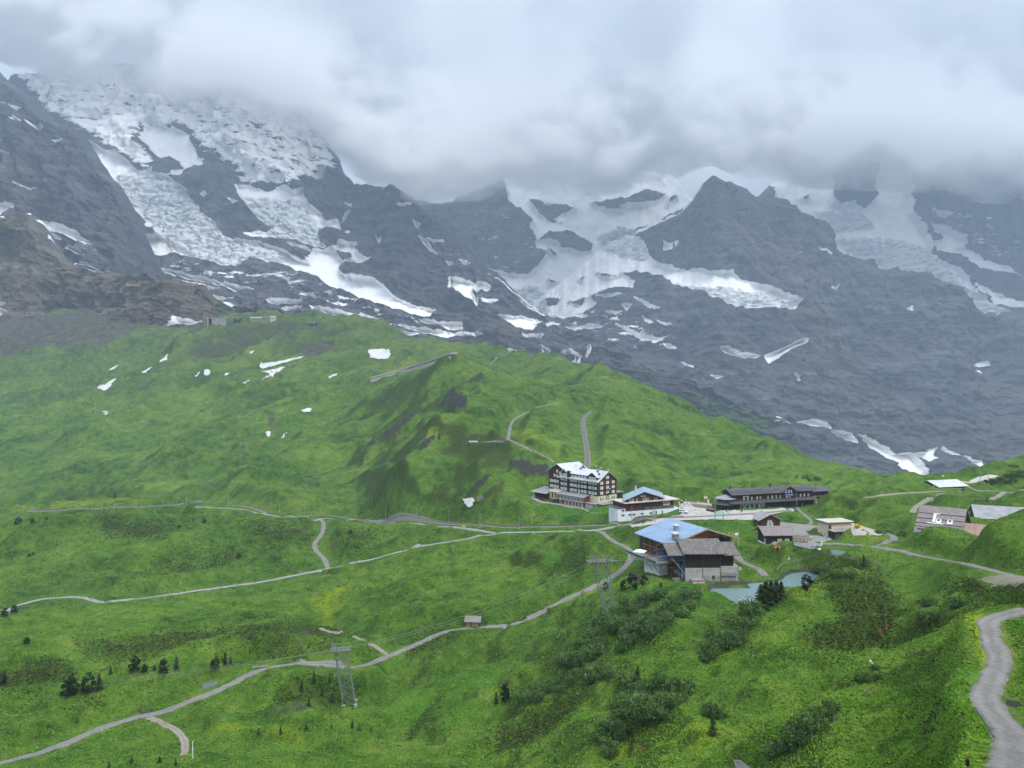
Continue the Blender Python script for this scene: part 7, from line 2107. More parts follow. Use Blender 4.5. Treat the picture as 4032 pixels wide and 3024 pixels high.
M['flower'] = tuft_mat('pale_umbels', [(0.34, (0.14, 0.24, 0.08)), (0.5, (0.24, 0.33, 0.16)), (0.6, (0.36, 0.42, 0.27)), (0.7, (0.48, 0.52, 0.40))], 0.5)

M['pylonsteel'] = surf('pylon_steel', (0.11, 0.125, 0.13), (0.23, 0.25, 0.26), 1.4, 0.6, 0.0, spec=0.4, metal=0.2)
# ------------------------------------------------------------------ lattice pylons and ropes
def pylon(name, label, base_px, top_px, wb, wt, head):
    b0 = stand(*base_px)
    y = b0.y
    dx = (top_px[0] - base_px[0]) * y / F
    H = (base_px[1] - top_px[1]) * y / F
    o = empty(name, b0, R(12), label, 'pylon')
    ca_, sa_ = math.cos(R(-12)), math.sin(R(-12))
    top = Vector((dx * ca_, dx * sa_, H))
    def leg(i, t):
        sx, sy = ((-1, -1), (1, -1), (1, 1), (-1, 1))[i]
        w_ = wb + (wt - wb) * t
        return Vector((sx * w_ / 2, sy * w_ / 2 * 0.9, 0)) + top * t
    for i in range(4):
        bar(o, 'leg', 'pylonsteel', leg(i, -0.03), leg(i, 1), 0.115, 6)
        bs = leg(i, 0)
        box(o, 'footing', 'concretewall', bs.x - 0.45, bs.x + 0.45, bs.y - 0.45, bs.y + 0.45, -1.2, 0.45)
    np_ = 6
    for k in range(np_):
        t0, t1 = k / np_, (k + 1) / np_
        for i in range(4):
            j = (i + 1) % 4
            bar(o, 'brace', 'pylonsteel', leg(i, t0), leg(j, t1), 0.048)
            bar(o, 'brace', 'pylonsteel', leg(j, t0), leg(i, t1), 0.048)
            if k: bar(o, 'crossbar', 'pylonsteel', leg(i, t0), leg(j, t0), 0.035)
    hw = head
    pf = bmesh.new()
    for yy in (-1.0, 1.0): bm_box(pf, top.x - hw, top.x + hw, yy - 0.12, yy + 0.12, H, H + 0.3)
    for k in range(9):
        xx = top.x - hw + 2 * hw * k / 8
        bm_box(pf, xx - 0.06, xx + 0.06, -1.2, 1.2, H + 0.02, H + 0.22)
    finish('platform', pf, 'steel', o)
    rl = bmesh.new()
    for yy in (-1.3, 1.3):
        bm_bar(rl, (top.x - hw, yy, H + 1.2), (top.x + hw, yy, H + 1.2), 0.05)
        for k in range(7):
            xx = top.x - hw + 2 * hw * k / 6
            bm_bar(rl, (xx, yy, H), (xx, yy, H + 1.2), 0.04)
    finish('railing', rl, 'steel', o)
    for s in (-0.55, 0.0 if head < 3 else 0.55, 0.55):
        if s == 0.0: continue
        lf = bmesh.new()
        bm_bar(lf, (top.x + s * hw - 0.4, -1.2, H), (top.x + s * hw - 1.0, -1.4, H + 2.6), 0.12)
        bm_bar(lf, (top.x + s * hw + 0.5, -1.2, H), (top.x + s * hw - 0.1, -1.4, H + 2.4), 0.10)
        for q in range(4):
            f_ = q / 3.5
            bm_bar(lf, (top.x + s * hw - 0.4 - 0.6 * f_, -1.2 - 0.2 * f_, H + 2.5 * f_), (top.x + s * hw + 0.5 - 0.6 * f_, -1.2 - 0.2 * f_, H + 2.4 * f_), 0.05)
        finish('lifting_frame', lf, 'steel', o)
        if head < 3: break
    for k in range(8):
        xx = top.x - hw * 0.9 + 1.8 * hw * k / 7
        sh = bmesh.new(); bm_bar(sh, (xx - 0.12, -1.5, H - 0.1), (xx + 0.12, -1.5, H - 0.1), 0.30, 10)
        finish('sheave', sh, 'darksteel', o)
    return o, b0 + Vector((dx, 0, H))
P1, T1 = pylon('lattice_pylon', 'grey lattice ropeway pylon beside the gravel road in the lower meadow', (1376, 2772), (1341, 2556), 3.3, 3.2, 2.6)
P2, T2 = pylon('lattice_pylon', 'grey lattice ropeway pylon rising from the alder bushes', (2404, 2424), (2361, 2208), 3.0, 3.6, 3.8)
CSp = bpy.data.objects['cable_car_station'].location
def rope(a, b_, sag, label):
    pts = []
    for k in range(25):
        t = k / 24
        p = a.lerp(b_, t); p.z -= sag * 4 * t * (1 - t)
        pts.append(p)
    return tag(tube_line('rope', pts, 0.025, M['steel'], None, 4), label, 'rope', 'ropeway cables')
far_l = at(-260, 2755, 205.0)
for k, dx in enumerate((-2.0, -1.4, 1.4, 2.0)):
    d = Vector((dx, 0.3 * k, -0.1))
    rope(T1 + d, far_l + d + Vector((0, 4 * k, 0)), 2.0, 'thin steel ropeway cable running left from the lower pylon')
    rope(T2 + d, T1 + d, 3.0, 'thin steel ropeway cable between the two lattice pylons')
    rope(T2 + d, Vector((CSp.x - 4 + dx, CSp.y + 3 + k, CSp.z + 7.6)), 0.6, 'thin steel ropeway cable from the upper pylon to the cable shed')

# ------------------------------------------------------------------ catenary masts, lamps, signs
def mast(u, v, hpx, label, group=None, mat='steel', arm=True, r_=0.13, name='catenary_mast', cat='mast', ymin=0):
    p = stand(u, v, ymin)
    h = hpx * p.y / F
    o = empty(name, p, R(random.uniform(-8, 8)), label, cat, group)
    bar(o, 'pole', mat, (0, 0, -0.6), (0, 0, h), r_, 6)
    if arm:
        a_ = bmesh.new()
        bm_bar(a_, (0, 0, h * 0.86), (0.4, -2.4, h * 0.90), 0.05); bm_bar(a_, (0, 0, h * 0.97), (0.4, -2.3, h * 0.90), 0.04)
        finish('arm', a_, mat, o)
        box(o, 'footing', 'concretewall', -0.35, 0.35, -0.35, 0.35, -0.8, 0.3)
    return o
MG = ('slim catenary mast in the row along the railway below the hills', 'railway masts')
for u, v, h in ((2337,2070,58),(2190,2078,58),(2043,2083,52),(1890,2078,59),(1768,2062,56),(1641,2049,50),(1519,2040,48),(1406,2033,43),(1297,2031,39),(1198,2025,37),(1101,2016,33),(1067,2008,30),(900,1983,33),(642,1992,27),(538,1995,30),(449,2003,30),(402,2004,30),(280,2007,28),(203,2010,28),(131,2015,26),(735,1988,26)):
    mast(u, v, h, *MG, ymin=330, r_=0.12 + 0.00012 * max(0, 1200 - u))
mast(2477,1942,37,'catenary mast with white lamp on the bank behind the hotel', mat='darksteel')
mast(2502,1950,36,'catenary mast next to the lamp mast behind the hotel', mat='darksteel')
mast(2640,1966,40,'dark catenary mast with side arms behind the shop roof', mat='darksteel', r_=0.22)
mast(2671,2028,72,'tall dark lamp post at the corner of the red shop', mat='darksteel', arm=False, name='lamp_post', cat='lamp post')
mast(2815,2046,58,'grey post left of the turquoise banner by the tracks', mat='steel', arm=False, r_=0.2, name='post', cat='post')
mast(2848,2046,32,'grey post right of the turquoise banner by the tracks', mat='steel', arm=False, r_=0.2, name='post', cat='post')
mast(2573,2056,52,'dark grey post beside the tracks, left one of a close pair', mat='steel', arm=False, r_=0.16, name='post', cat='post')
mast(2579,2060,50,'dark grey post beside the tracks, right one of a close pair', mat='steel', arm=False, r_=0.16, name='post', cat='post')
mast(2488,2058,66,'slim lamp post in front of the white shop base', mat='steel', arm=False, name='lamp_post', cat='lamp post')
mast(3137,2001,60,'grey lamp post in front of the station cross gable', mat='steel', arm=False, r_=0.16, name='lamp_post', cat='lamp post')
mast(3209,1982,66,'dark mast at the far end of the station', mat='darksteel', r_=0.18)
for k, (u, v, h) in enumerate(((3461,1948,16),(3483,1946,26),(3418,1953,18))):
    mast(u, v, h, 'dark signal mast on the grassy ridge right of the station', 'ridge masts', mat='darksteel', arm=False)
for u, v, h in ((3859,1915,58),(3891,1912,52),(3990,1925,34),(3920,1930,24)):
    mast(u, v, h, 'thin mast around the lift station on the ridge', 'lift station masts', mat='steel', arm=False)
mast(758.6,2990,71,'white marker pole at the end of the branch track', mat='whiteframe', arm=False, r_=0.09, name='marker_pole', cat='pole')
mast(3740,2455,46,'thin dark rod with white tip left of the footpath bend', mat='darksteel', arm=False, r_=0.02, name='marker_rod', cat='pole')
mast(4011,2695,42,'thin dark rod in the grass right of the footpath', mat='darksteel', arm=False, r_=0.02, name='marker_rod', cat='pole')
# far lift masts on the left slope
for u, v, h in ((377,1626,38),(88,1709,34),(238,1636,18)):
    mast(u, v, h, 'thin ski lift mast on the far left slope', 'far lift masts', mat='steel', arm=True, r_=0.35)
# short fence stakes in the foreground
for u, v, h in ((3284,2848,32),(3198,2917,24),(3149,2952,20),(3115,3007,26),(3446,2564,16),(3457,2668,18),(3480,2678,22),(3488,2676,16),(3415,2730,20),(3405,2745,22),(2670+62,2990,0)):
    if h: mast(u, v, h, 'weathered fence stake on the near slope above the hollow', 'fence stakes', mat='greywood', arm=False, r_=0.06, name='fence_stake', cat='stake')
mast(3810,3022,34,'thick dark fence stake beside the footpath at the bottom', mat='darkwood', arm=False, r_=0.10, name='fence_stake', cat='stake')
a_, b_ = stand(3841, 2799), stand(3913, 2913)
tag(tube_line('handrail', [a_ + Vector((0, 0, 0.25)), b_ + Vector((0, 0, 0.2))], 0.045, M['darksteel'], None, 6), 'black pipe lying along the edge of the footpath', 'pipe')
# concrete slab in the hollow
p = stand(2932, 3016)
sl_ = empty('concrete_slab', p, R(-10), 'grey concrete slab with two lids in the hollow at the bottom', 'slab')
M['oldconcrete'] = surf('old_concrete', (0.09, 0.085, 0.078), (0.19, 0.18, 0.165), 1.2, 0.95, 0.3, 0.04)
box(sl_, 'slab', 'oldconcrete', -1.05, 1.05, -0.9, 0.9, -0.8, 0.15)
for x in (-0.7, 0.7): bar(sl_, 'lid', 'darksteel', (x, 0.4, 0.155), (x, 0.4, 0.2), 0.25, 10)
p = stand(3434, 2628)
ws = empty('white_board', p, R(30), 'tilted white board leaning on the slope below the mound', 'board')
bm = bmesh.new(); bm_bar(bm, (-0.45, 0, 1.0), (0.45, 0, 0.0), 0.13); finish('board', bm, 'whiteframe', ws)
bm = bmesh.new(); bm_bar(bm, (0.45, 0, -0.3), (0.15, 0.5, 0.5), 0.05); finish('prop', bm, 'greywood', ws)
# warning triangles at the ponds
def triangle_sign(u, v, hpx, label, red):
    p = stand(u, v); h = hpx * p.y / F
    o = empty('warning_sign', p, 0, label, 'sign')
    bar(o, 'post', 'steel', (0, 0, -0.4), (0, 0, h), 0.05, 6)
    for s, m_, yy in ((0.55, 'red' if red else 'whiteframe', -0.06), (0.38, 'whiteframe' if red else 'roofwhite', -0.09)):
        b_ = bmesh.new(); bm_prism(b_, [(-s, h - 0.35), (s, h - 0.35), (0, h - 0.35 + s * 1.75)], 'y', yy, yy + 0.025)
        finish('sign_face', b_, m_, o)
triangle_sign(2912, 2384, 26, 'red warning triangle on the near shore of the turquoise pond', True)
triangle_sign(3107, 2223, 24, 'white warning triangle by the wooden fence above the pond', False)
# yellow signpost by the upper road
p = stand(1826, 2084)
o = empty('signpost', p, 0, 'yellow signpost beside the upper road and railway', 'sign')
bar(o, 'post', 'steel', (0, 0, -0.4), (0, 0, 2.4), 0.06, 6); box(o, 'sign_face', 'yellow', -0.9, 0.9, -0.1, -0.05, 1.2, 2.5)
# log bench by the lower road
p = stand(1022, 2632)
o = empty('log_bench', p, R(18), 'long weathered log bench on the verge of the lower gravel road', 'bench')
bar(o, 'seat', 'greywood', (-2.2, 0, 0.5), (2.2, 0, 0.5), 0.28, 8)
for x in (-1.5, 1.5): box(o, 'leg', 'greywood', x - 0.25, x + 0.25, -0.25, 0.25, -0.3, 0.3)
p = stand(3229, 2168)
o = empty('bench', p, R(35), 'pale bench at the edge of the chalet yard', 'bench')
box(o, 'seat', 'whiteframe', -0.9, 0.9, -0.25, 0.25, 0.4, 0.48); box(o, 'backrest', 'whiteframe', -0.9, 0.9, 0.2, 0.27, 0.5, 0.9)
for x in (-0.7, 0.7): box(o, 'leg', 'greywood', x - 0.06, x + 0.06, -0.2, 0.2, -0.2, 0.39)
# wooden fence round the pond bank
FL = [[(3058,2252),(3079,2228),(3126,2219),(3157,2210),(3185,2202),(3213,2194),(3240,2184),(3266,2190),(3292,2197),(3334,2205),(3376,2211)],[(3424,2213),(3450,2224),(3475,2236)]]
fx_ = None
FE = None
for line, lab in zip(FL, ('weathered two-rail wooden fence along the bank above the pond', 'short pale end piece of the wooden fence by the spruce')):
    pts = [stand(u, v) for u, v in line]
    FE = empty('wooden_fence', pts[0], 0, lab, 'fence')
    loc = [p_ - pts[0] for p_ in pts]
    for p_ in loc: bar(FE, 'post', 'greywood', p_ + Vector((0, 0, -0.4)), p_ + Vector((0, 0, 1.15)), 0.09)
    for a, b_ in zip(loc[:-1], loc[1:]):
        for z in (0.55, 1.0): bar(FE, 'rail', 'greywood', a + Vector((0, -0.1, z)), b_ + Vector((0, -0.1, z)), 0.09)
# white railing by the station path, dark fence along the plaza
def rail_fence(px, label, mat, h, name='railing'):
    pts = [stand(u, v) for u, v in px]
    o = empty(name, pts[0], 0, label, 'railing')
    loc = [p_ - pts[0] for p_ in pts]
    for p_ in loc: bar(o, 'post', mat, p_ + Vector((0, 0, -0.3)), p_ + Vector((0, 0, h)), 0.08)
    for a, b_ in zip(loc[:-1], loc[1:]):
        for z in (0.5, 1.0): bar(o, 'rail', mat, a + Vector((0, 0, h * z)), b_ + Vector((0, 0, h * z)), 0.07)
rail_fence([(3159,1993),(3168,1986),(3180,1985),(3192,1984),(3204,1983),(3216,1983)], 'white metal railing at the end of the station platform', 'whiteframe', 1.3)
rail_fence([(2695,1977),(2715,1979),(2735,1980),(2755,1982),(2775,1984),(2795,1986)], 'dark railing along the back of the station forecourt', 'darksteel', 1.1)
# avalanche fences on the right hill
for u, v, wpx, lab in ((3991,1842,34,'upper dark avalanche fence on the far right hill'),(3988,1866,46,'middle dark avalanche fence on the far right hill'),(4010,1880,50,'lower slanting avalanche fence on the far right hill')):
    p = stand(u, v); W_ = wpx * p.y / F
    o = empty('avalanche_fence', p, R(-10), lab, 'fence')
    for k in range(7): bar(o, 'post', 'darkwood', (-W_/2 + W_ * k / 6, 0, -0.5), (-W_/2 + W_ * k / 6, 0.4, 2.0), 0.16)
    for z in (0.6, 1.2, 1.8): bar(o, 'rail', 'darkwood', (-W_/2, 0.2, z), (W_/2, 0.2, z), 0.14)
# flags beside the restaurant
for u, top, mat, lab in ((2906,2098,'whiteframe','white flag on a pole beside the restaurant'),(2890,2100,'orange','red and yellow flag on a pole beside the restaurant'),(2871,2096,None,'bare flagpole beside the restaurant')):
    p = stand(u, 2150); h = (2152 - top) * p.y / F
    o = empty('flagpole', p, R(15), lab, 'flag')
    bar(o, 'pole', 'whiteframe', (0, 0, -0.3), (0, 0, h), 0.05, 6)
    if mat:
        n_ = 8
        X = np.linspace(0, -1.3 if mat == 'whiteframe' else -0.7, n_)
        gx, gz = np.meshgrid(X, np.array([h - 0.1, h - 0.8, h - 1.5 if mat == 'whiteframe' else h - 2.3]))
        gz = gz - 0.25 * np.abs(gx)
        gy = 0.15 * np.sin(gx * 5)
        me = grid_mesh('cloth', gx, gy, gz)
        c_ = link('cloth', me, o, M[mat])
        sm_ = c_.modifiers.new('thickness', 'SOLIDIFY'); sm_.thickness = 0.02
        if mat == 'orange': box(o, 'flag_stripe', 'yellow', -0.5, -0.02, -0.03, 0.03, h - 2.4, h - 1.6)
# ------------------------------------------------------------------ people: one continuous body each
def person_mesh(name, J, E, RAD):
    me = bpy.data.meshes.new(name)
    keys = list(J)
    me.from_pydata([J[k] for k in keys], [(keys.index(a), keys.index(b)) for a, b in E], [])
    o = bpy.data.objects.new(name, me)
    C.objects.link(o)
    o.modifiers.new('skin', 'SKIN')
    for i, k in enumerate(keys):
        r_ = RAD[k]
        me.skin_vertices[0].data[i].radius = (r_, r_)
        me.skin_vertices[0].data[i].use_root = (k == 'pelvis')
    sb = o.modifiers.new('sub', 'SUBSURF'); sb.levels = 1; sb.render_levels = 1
    bpy.context.view_layer.update()
    m2 = bpy.data.meshes.new_from_object(o.evaluated_get(bpy.context.evaluated_depsgraph_get()))
    bpy.data.objects.remove(o)
    for k in ('skin', 'shirt', 'trousers', 'hair'):
        m2.materials.append(None)
    for p in m2.polygons:
        z = p.center.z
        x = abs(p.center.x)
        p.use_smooth = True
        if z > 1.60 or (z > 1.50 and p.center.y > 0.03): p.material_index = 3
        elif z > 1.43: p.material_index = 0
        elif z > 0.90: p.material_index = 1 if not (x > 0.24 and z < 1.05) else 0
        else: p.material_index = 2 if not (x > 0.22 and z > 0.68) else 0
        if z < 0.07: p.material_index = 3
    return m2
def skeleton(step=0.0, arm=0.0, bend=0.0):
    J = dict(pelvis=(0, 0, 0.95), waist=(0, 0, 1.08), chest=(0, -bend, 1.30), neck=(0, -bend * 1.2, 1.45), chin=(0, -bend * 1.3 - 0.02, 1.54), crown=(0, -bend * 1.3, 1.68),
             shl=(-0.18, -bend, 1.38), shr=(0.18, -bend, 1.38), ell=(-0.25, 0.02 + arm * 0.1, 1.12), elr=(0.25, 0.02 - arm * 0.1, 1.12), wrl=(-0.26, -0.06 + arm * 0.2, 0.90), wrr=(0.26, -0.06 - arm * 0.2, 0.90), hal=(-0.26, -0.08 + arm * 0.2, 0.80), har=(0.26, -0.08 - arm * 0.2, 0.80),
             hpl=(-0.10, 0, 0.90), hpr=(0.10, 0, 0.90), knl=(-0.11, -0.03 - step * 0.22, 0.50), knr=(0.11, -0.03 + step * 0.18, 0.50), anl=(-0.11, 0.02 - step * 0.30, 0.08), anr=(0.11, 0.02 + step * 0.38, 0.10), tol=(-0.12, -0.13 - step * 0.30, 0.03), tor=(0.12, -0.13 + step * 0.38, 0.04))
    E = [('pelvis','waist'),('waist','chest'),('chest','neck'),('neck','chin'),('chin','crown'),('chest','shl'),('chest','shr'),('shl','ell'),('ell','wrl'),('wrl','hal'),('shr','elr'),('elr','wrr'),('wrr','har'),('pelvis','hpl'),('pelvis','hpr'),('hpl','knl'),('knl','anl'),('anl','tol'),('hpr','knr'),('knr','anr'),('anr','tor')]
    RAD = dict(pelvis=0.14, waist=0.13, chest=0.16, neck=0.06, chin=0.085, crown=0.085, shl=0.075, shr=0.075, ell=0.05, elr=0.05, wrl=0.036, wrr=0.036, hal=0.04, har=0.04, hpl=0.095, hpr=0.095, knl=0.065, knr=0.065, anl=0.045, anr=0.045, tol=0.04, tor=0.04)
    return J, E, RAD
BODIES = [person_mesh('body', *skeleton(s, a, b_)) for s, a, b_ in ((0, 0, 0), (0.7, 1, 0.03), (-0.6, -1, 0.05), (0.25, 0.4, 0.0))]
skinm = [flat('skin_tone', (0.42, 0.26, 0.19)), flat('skin_tone', (0.30, 0.18, 0.12))]
hairm = [flat('dark_hair', (0.03, 0.022, 0.018)), flat('brown_hair', (0.10, 0.06, 0.035)), flat('grey_cap', (0.3, 0.3, 0.3))]
shirts = {'white': (0.7, 0.7, 0.68), 'red': (0.45, 0.05, 0.04), 'blue': (0.04, 0.10, 0.40), 'black': (0.025, 0.025, 0.03), 'grey': (0.25, 0.26, 0.28), 'teal': (0.03, 0.25, 0.26), 'yellow': (0.60, 0.50, 0.08), 'orange': (0.55, 0.20, 0.05), 'beige': (0.45, 0.38, 0.28)}
shirtm = {k: flat(k + '_jacket', c) for k, c in shirts.items()}
trm = [flat('dark_trousers', (0.03, 0.032, 0.04)), flat('denim', (0.06, 0.09, 0.16)), flat('khaki_trousers', (0.28, 0.23, 0.16))]
def person(u, v, col, label, group=None, rz=None, packs=0.5):
    p = stand(u, v)
    o = link('person', random.choice(BODIES))
    o.location = p + Vector((0, 0, 0.22 if v > 2050 or v < 1900 else 0.20))
    s = random.uniform(0.96, 1.06)
    o.scale = (s, s, s)
    o.rotation_euler = (0, 0, random.uniform(0, 6.28) if rz is None else rz)
    for i, m_ in enumerate((random.choice(skinm), shirtm[col], random.choice(trm), random.choice(hairm))):
        o.material_slots[i].link = 'OBJECT'
        o.material_slots[i].material = m_
    tag(o, label, 'person', group)
    if random.random() < packs:
        b_ = bmesh.new(); bm_prism(b_, [(0.10, 1.02), (0.30, 1.04), (0.28, 1.40), (0.12, 1.46)], 'x', -0.15, 0.15)
        finish('backpack', b_, random.choice(['red', 'darksteel', 'bluesteel', 'rubber']), o)
    return o
z5 = lambda X, Y: (1900 + X / 6.32, 1650 + Y / 6.32 + 4)
for X, Y in ((1115,740),(1195,790),(1215,795),(1240,805),(1270,810),(1300,808),(1315,815),(1385,860),(1405,862),(1440,880),(1465,890),(1490,895),(1505,900)):
    person(*z5(X, Y), random.choice(['white', 'yellow', 'black', 'black', 'grey', 'red']), 'hiker in the close file coming down the path just above the hotel', 'hikers above the hotel')
for X, Y in ((770,560),(843,595),(885,620),(920,625),(955,660)):
    person(*z5(X, Y), random.choice(['black', 'orange', 'red', 'grey']), 'hiker strung out on the path below the grey shelter', 'hikers below the shelter')
for X, Y in ((640,525),(580,480),(610,465),(635,275),(655,290),(670,280),(690,275),(718,290),(680,185),(705,175),(720,180),(715,105),(750,25),(805,15)):
    person(*z5(X, Y), random.choice(['white', 'grey', 'black', 'blue', 'red', 'beige']), 'hiker on the steep path climbing above the grey shelter', 'hikers above the shelter')
z7 = lambda X, Y: (2650 + X / 7.135, 1950 + Y / 7.135 + 3)
for X, Y, c_, lab in ((230,245,'black','person in dark clothes under a white umbrella on the forecourt'),(335,300,'red','person in a red jacket on the open forecourt'),(455,295,'white','person in white standing left of the wooden tables'),(605,220,'blue','person in a bright blue jacket by the forecourt railing'),(545,225,'teal','person in a teal jacket near the forecourt railing'),(700,195,'beige','person in beige at the right end of the forecourt crowd')):
    person(*z7(X, Y), c_, lab)
pu = empty('umbrella', stand(*z7(225, 245)) + Vector((0.35, 0, 0.3)), 0, 'open white umbrella held over a person on the forecourt', 'umbrella')
bm = bmesh.new(); bm_cone(bm, 0.62, 1.95, 0.0, 2.3, 0, 0, 8); finish('canopy', bm, 'whiteframe', pu)
bar(pu, 'stick', 'darksteel', (0, 0, 1.0), (0, 0, 2.25), 0.02, 5)
for X, Y in ((310,245),(400,255),(515,228),(635,240),(655,228),(360,170),(325,165),(270,160),(450,170),(490,165)):
    person(*z7(X, Y), random.choice(['grey', 'black', 'white', 'beige', 'red']), 'person in the crowd along the back of the station forecourt', 'forecourt crowd')
for X, Y in ((1500,490),(1540,485),(1580,505)):
    person(*z7(X, Y), random.choice(['white', 'grey', 'blue']), 'traveller waiting beneath the rounded end of the station canopy', 'travellers at the rounded end')
for X, Y in ((1910,490),(1940,488)):
    person(*z7(X, Y), random.choice(['black', 'red']), 'traveller beside the white wall under the station canopy', 'travellers at the white wall')
for u, v, c_, lab in ((732,2333,'blue','lone walker in blue on the upper road'),(868,2315,'blue','walker in blue of the pair on the upper road'),(876,2314,'black','walker in dark clothes of the pair on the upper road'),(931,2306,'white','walker in a white top ahead of the pair on the upper road'),(353,2362,'red','walker at the top of the bend in the upper road'),(361,2368,'white','walker in white in the bend of the upper road'),(412,2374,'black','walker just past the bend of the upper road'),(1371,2225,'black','walker near the junction of the upper road'),(3212,2177,'black','dark clothed person standing below the chalet yard')):
    person(u, v, c_, lab)
# ------------------------------------------------------------------ forecourt furniture and vehicles
def picnic():
    bm = bmesh.new()
    return bm
TB = {}
def table_parts():
    a_ = bmesh.new(); bm_box(a_, -0.9, 0.9, -0.38, 0.38, 0.70, 0.76); TB['table_top'] = a_
    for s in (-1, 1):
        b_ = bmesh.new(); bm_box(b_, -0.9, 0.9, s * 0.72 - 0.14, s * 0.72 + 0.14, 0.42, 0.47); TB['bench_%d' % s] = b_
        c_ = bmesh.new(); bm_box(c_, s * 0.6 - 0.05, s * 0.6 + 0.05, -0.7, 0.7, 0.34, 0.41); bm_box(c_, s * 0.6 - 0.05, s * 0.6 + 0.05, -0.3, 0.3, 0, 0.70); TB['leg_%d' % s] = c_
    out = {}
    for k, bm in TB.items():
        bmesh.ops.recalc_face_normals(bm, faces=bm.faces[:])
        me = bpy.data.meshes.new(k.split('_')[0]); bm.to_mesh(me); bm.free(); me.materials.append(M['tanwood']); out[k] = me
    return out
TM = table_parts()
def table(u, v, label, group, rz=0.3, lift=0.2):
    o = empty('picnic_table', stand(u, v) + Vector((0, 0, lift)), rz, label, 'table', group)
    for k, me in TM.items():
        link({'table': 'table_top', 'bench': 'bench', 'leg': 'leg'}[k.split('_')[0]], me, o)
for r_ in range(4):
    for k in range(7):
        X = 560 + 85 * k + 30 * r_; Y = 262 + 22 * r_ + 9 * k
        if X < 1130 and Y < 365:
            table(*z7(X, Y), 'wooden picnic table in the rows on the station forecourt', 'forecourt tables')
for X, Y in ((1300,330),(1420,345),(1540,360),(1650,380),(1380,400),(1520,420),(1640,430)):
    table(2950 + X / 7.373, 2080 + Y / 7.373, 'wooden picnic table on the terrace beside the dark chalet', 'chalet terrace tables')
rail_fence([(3121,2117),(3140,2118),(3160,2122),(3180,2128),(3194,2133)], 'thin railing behind the chalet terrace tables', 'darksteel', 1.2)
p = stand(3194, 2134)
o = empty('lamp', p, 0, 'white globe lamp at the corner of the chalet terrace', 'lamp')
bar(o, 'post', 'darksteel', (0, 0, -0.3), (0, 0, 1.7), 0.05, 6)
bm = bmesh.new(); bmesh.ops.create_icosphere(bm, subdivisions=2, radius=0.28, matrix=Matrix.Translation((0, 0, 1.95))); finish('globe', bm, 'whiteframe', o, True)
p = stand(3234, 2150)
o = empty('stone_post', p, 0, 'pale upright post at the junction below the garage', 'post'); bm = bmesh.new(); bm_prism(bm, [(-0.2, -0.4), (0.2, -0.4), (0.26, 1.7), (-0.06, 1.75)], 'y', -0.18, 0.18); finish('post', bm, 'whiteframe', o)
for k, X in enumerate((970, 1023, 1078, 1130)):
    o = empty('planter', stand(*z7(X, 440 + 10 * k)) + Vector((0, 0, 0.2)), 0.3, ('first', 'second', 'third', 'fourth')[k] + ' dark planter box from the left in front of the station', 'planter', 'forecourt planters')
    b_ = bmesh.new(); bm_prism(b_, [(-0.5, 0), (0.5, 0), (0.65, 1.3), (-0.65, 1.3)], 'y', -0.5, 0.5); finish('box', b_, 'darkframe', o)
    box(o, 'rim', 'greywood', -0.7, 0.7, -0.58, 0.58, 1.3, 1.38)
p0, p1 = stand(2815, 2046), stand(2848, 2046)
o = empty('banner', (p0 + p1) / 2 + Vector((0, -0.3, 0)), math.atan2(p1.y - p0.y, p1.x - p0.x), 'pale turquoise banner stretched between two posts by the tracks', 'banner')
M['turq'] = flat('pale_turquoise', (0.42, 0.62, 0.62))
L_ = (p1 - p0).length
box(o, 'cloth', 'turq', -L_/2 + 0.2, L_/2 - 0.1, -0.03, 0.03, 2.2, 4.0)
for x in (-L_/2 + 0.1, L_/2): bar(o, 'cord', 'darksteel', (x, 0, 2.2), (x, 0, 4.1), 0.03)
p = stand(2789, 1992)
o = empty('pillar', p, 0, 'white pillar with a square sign behind the wooden tables', 'pillar')
box(o, 'pillar_shaft', 'whiteframe', -0.35, 0.35, -0.35, 0.35, -0.3, 3.6)
q = at(2796, 1961, 404.0) - p
box(o, 'sign_board', 'beige', q.x - 1.0, q.x + 1.0, -0.2, 0.0, 4.1, 5.6); bar(o, 'sign_post', 'steel', (0.2, 0, 3.5), (q.x, 0, 4.2), 0.08)
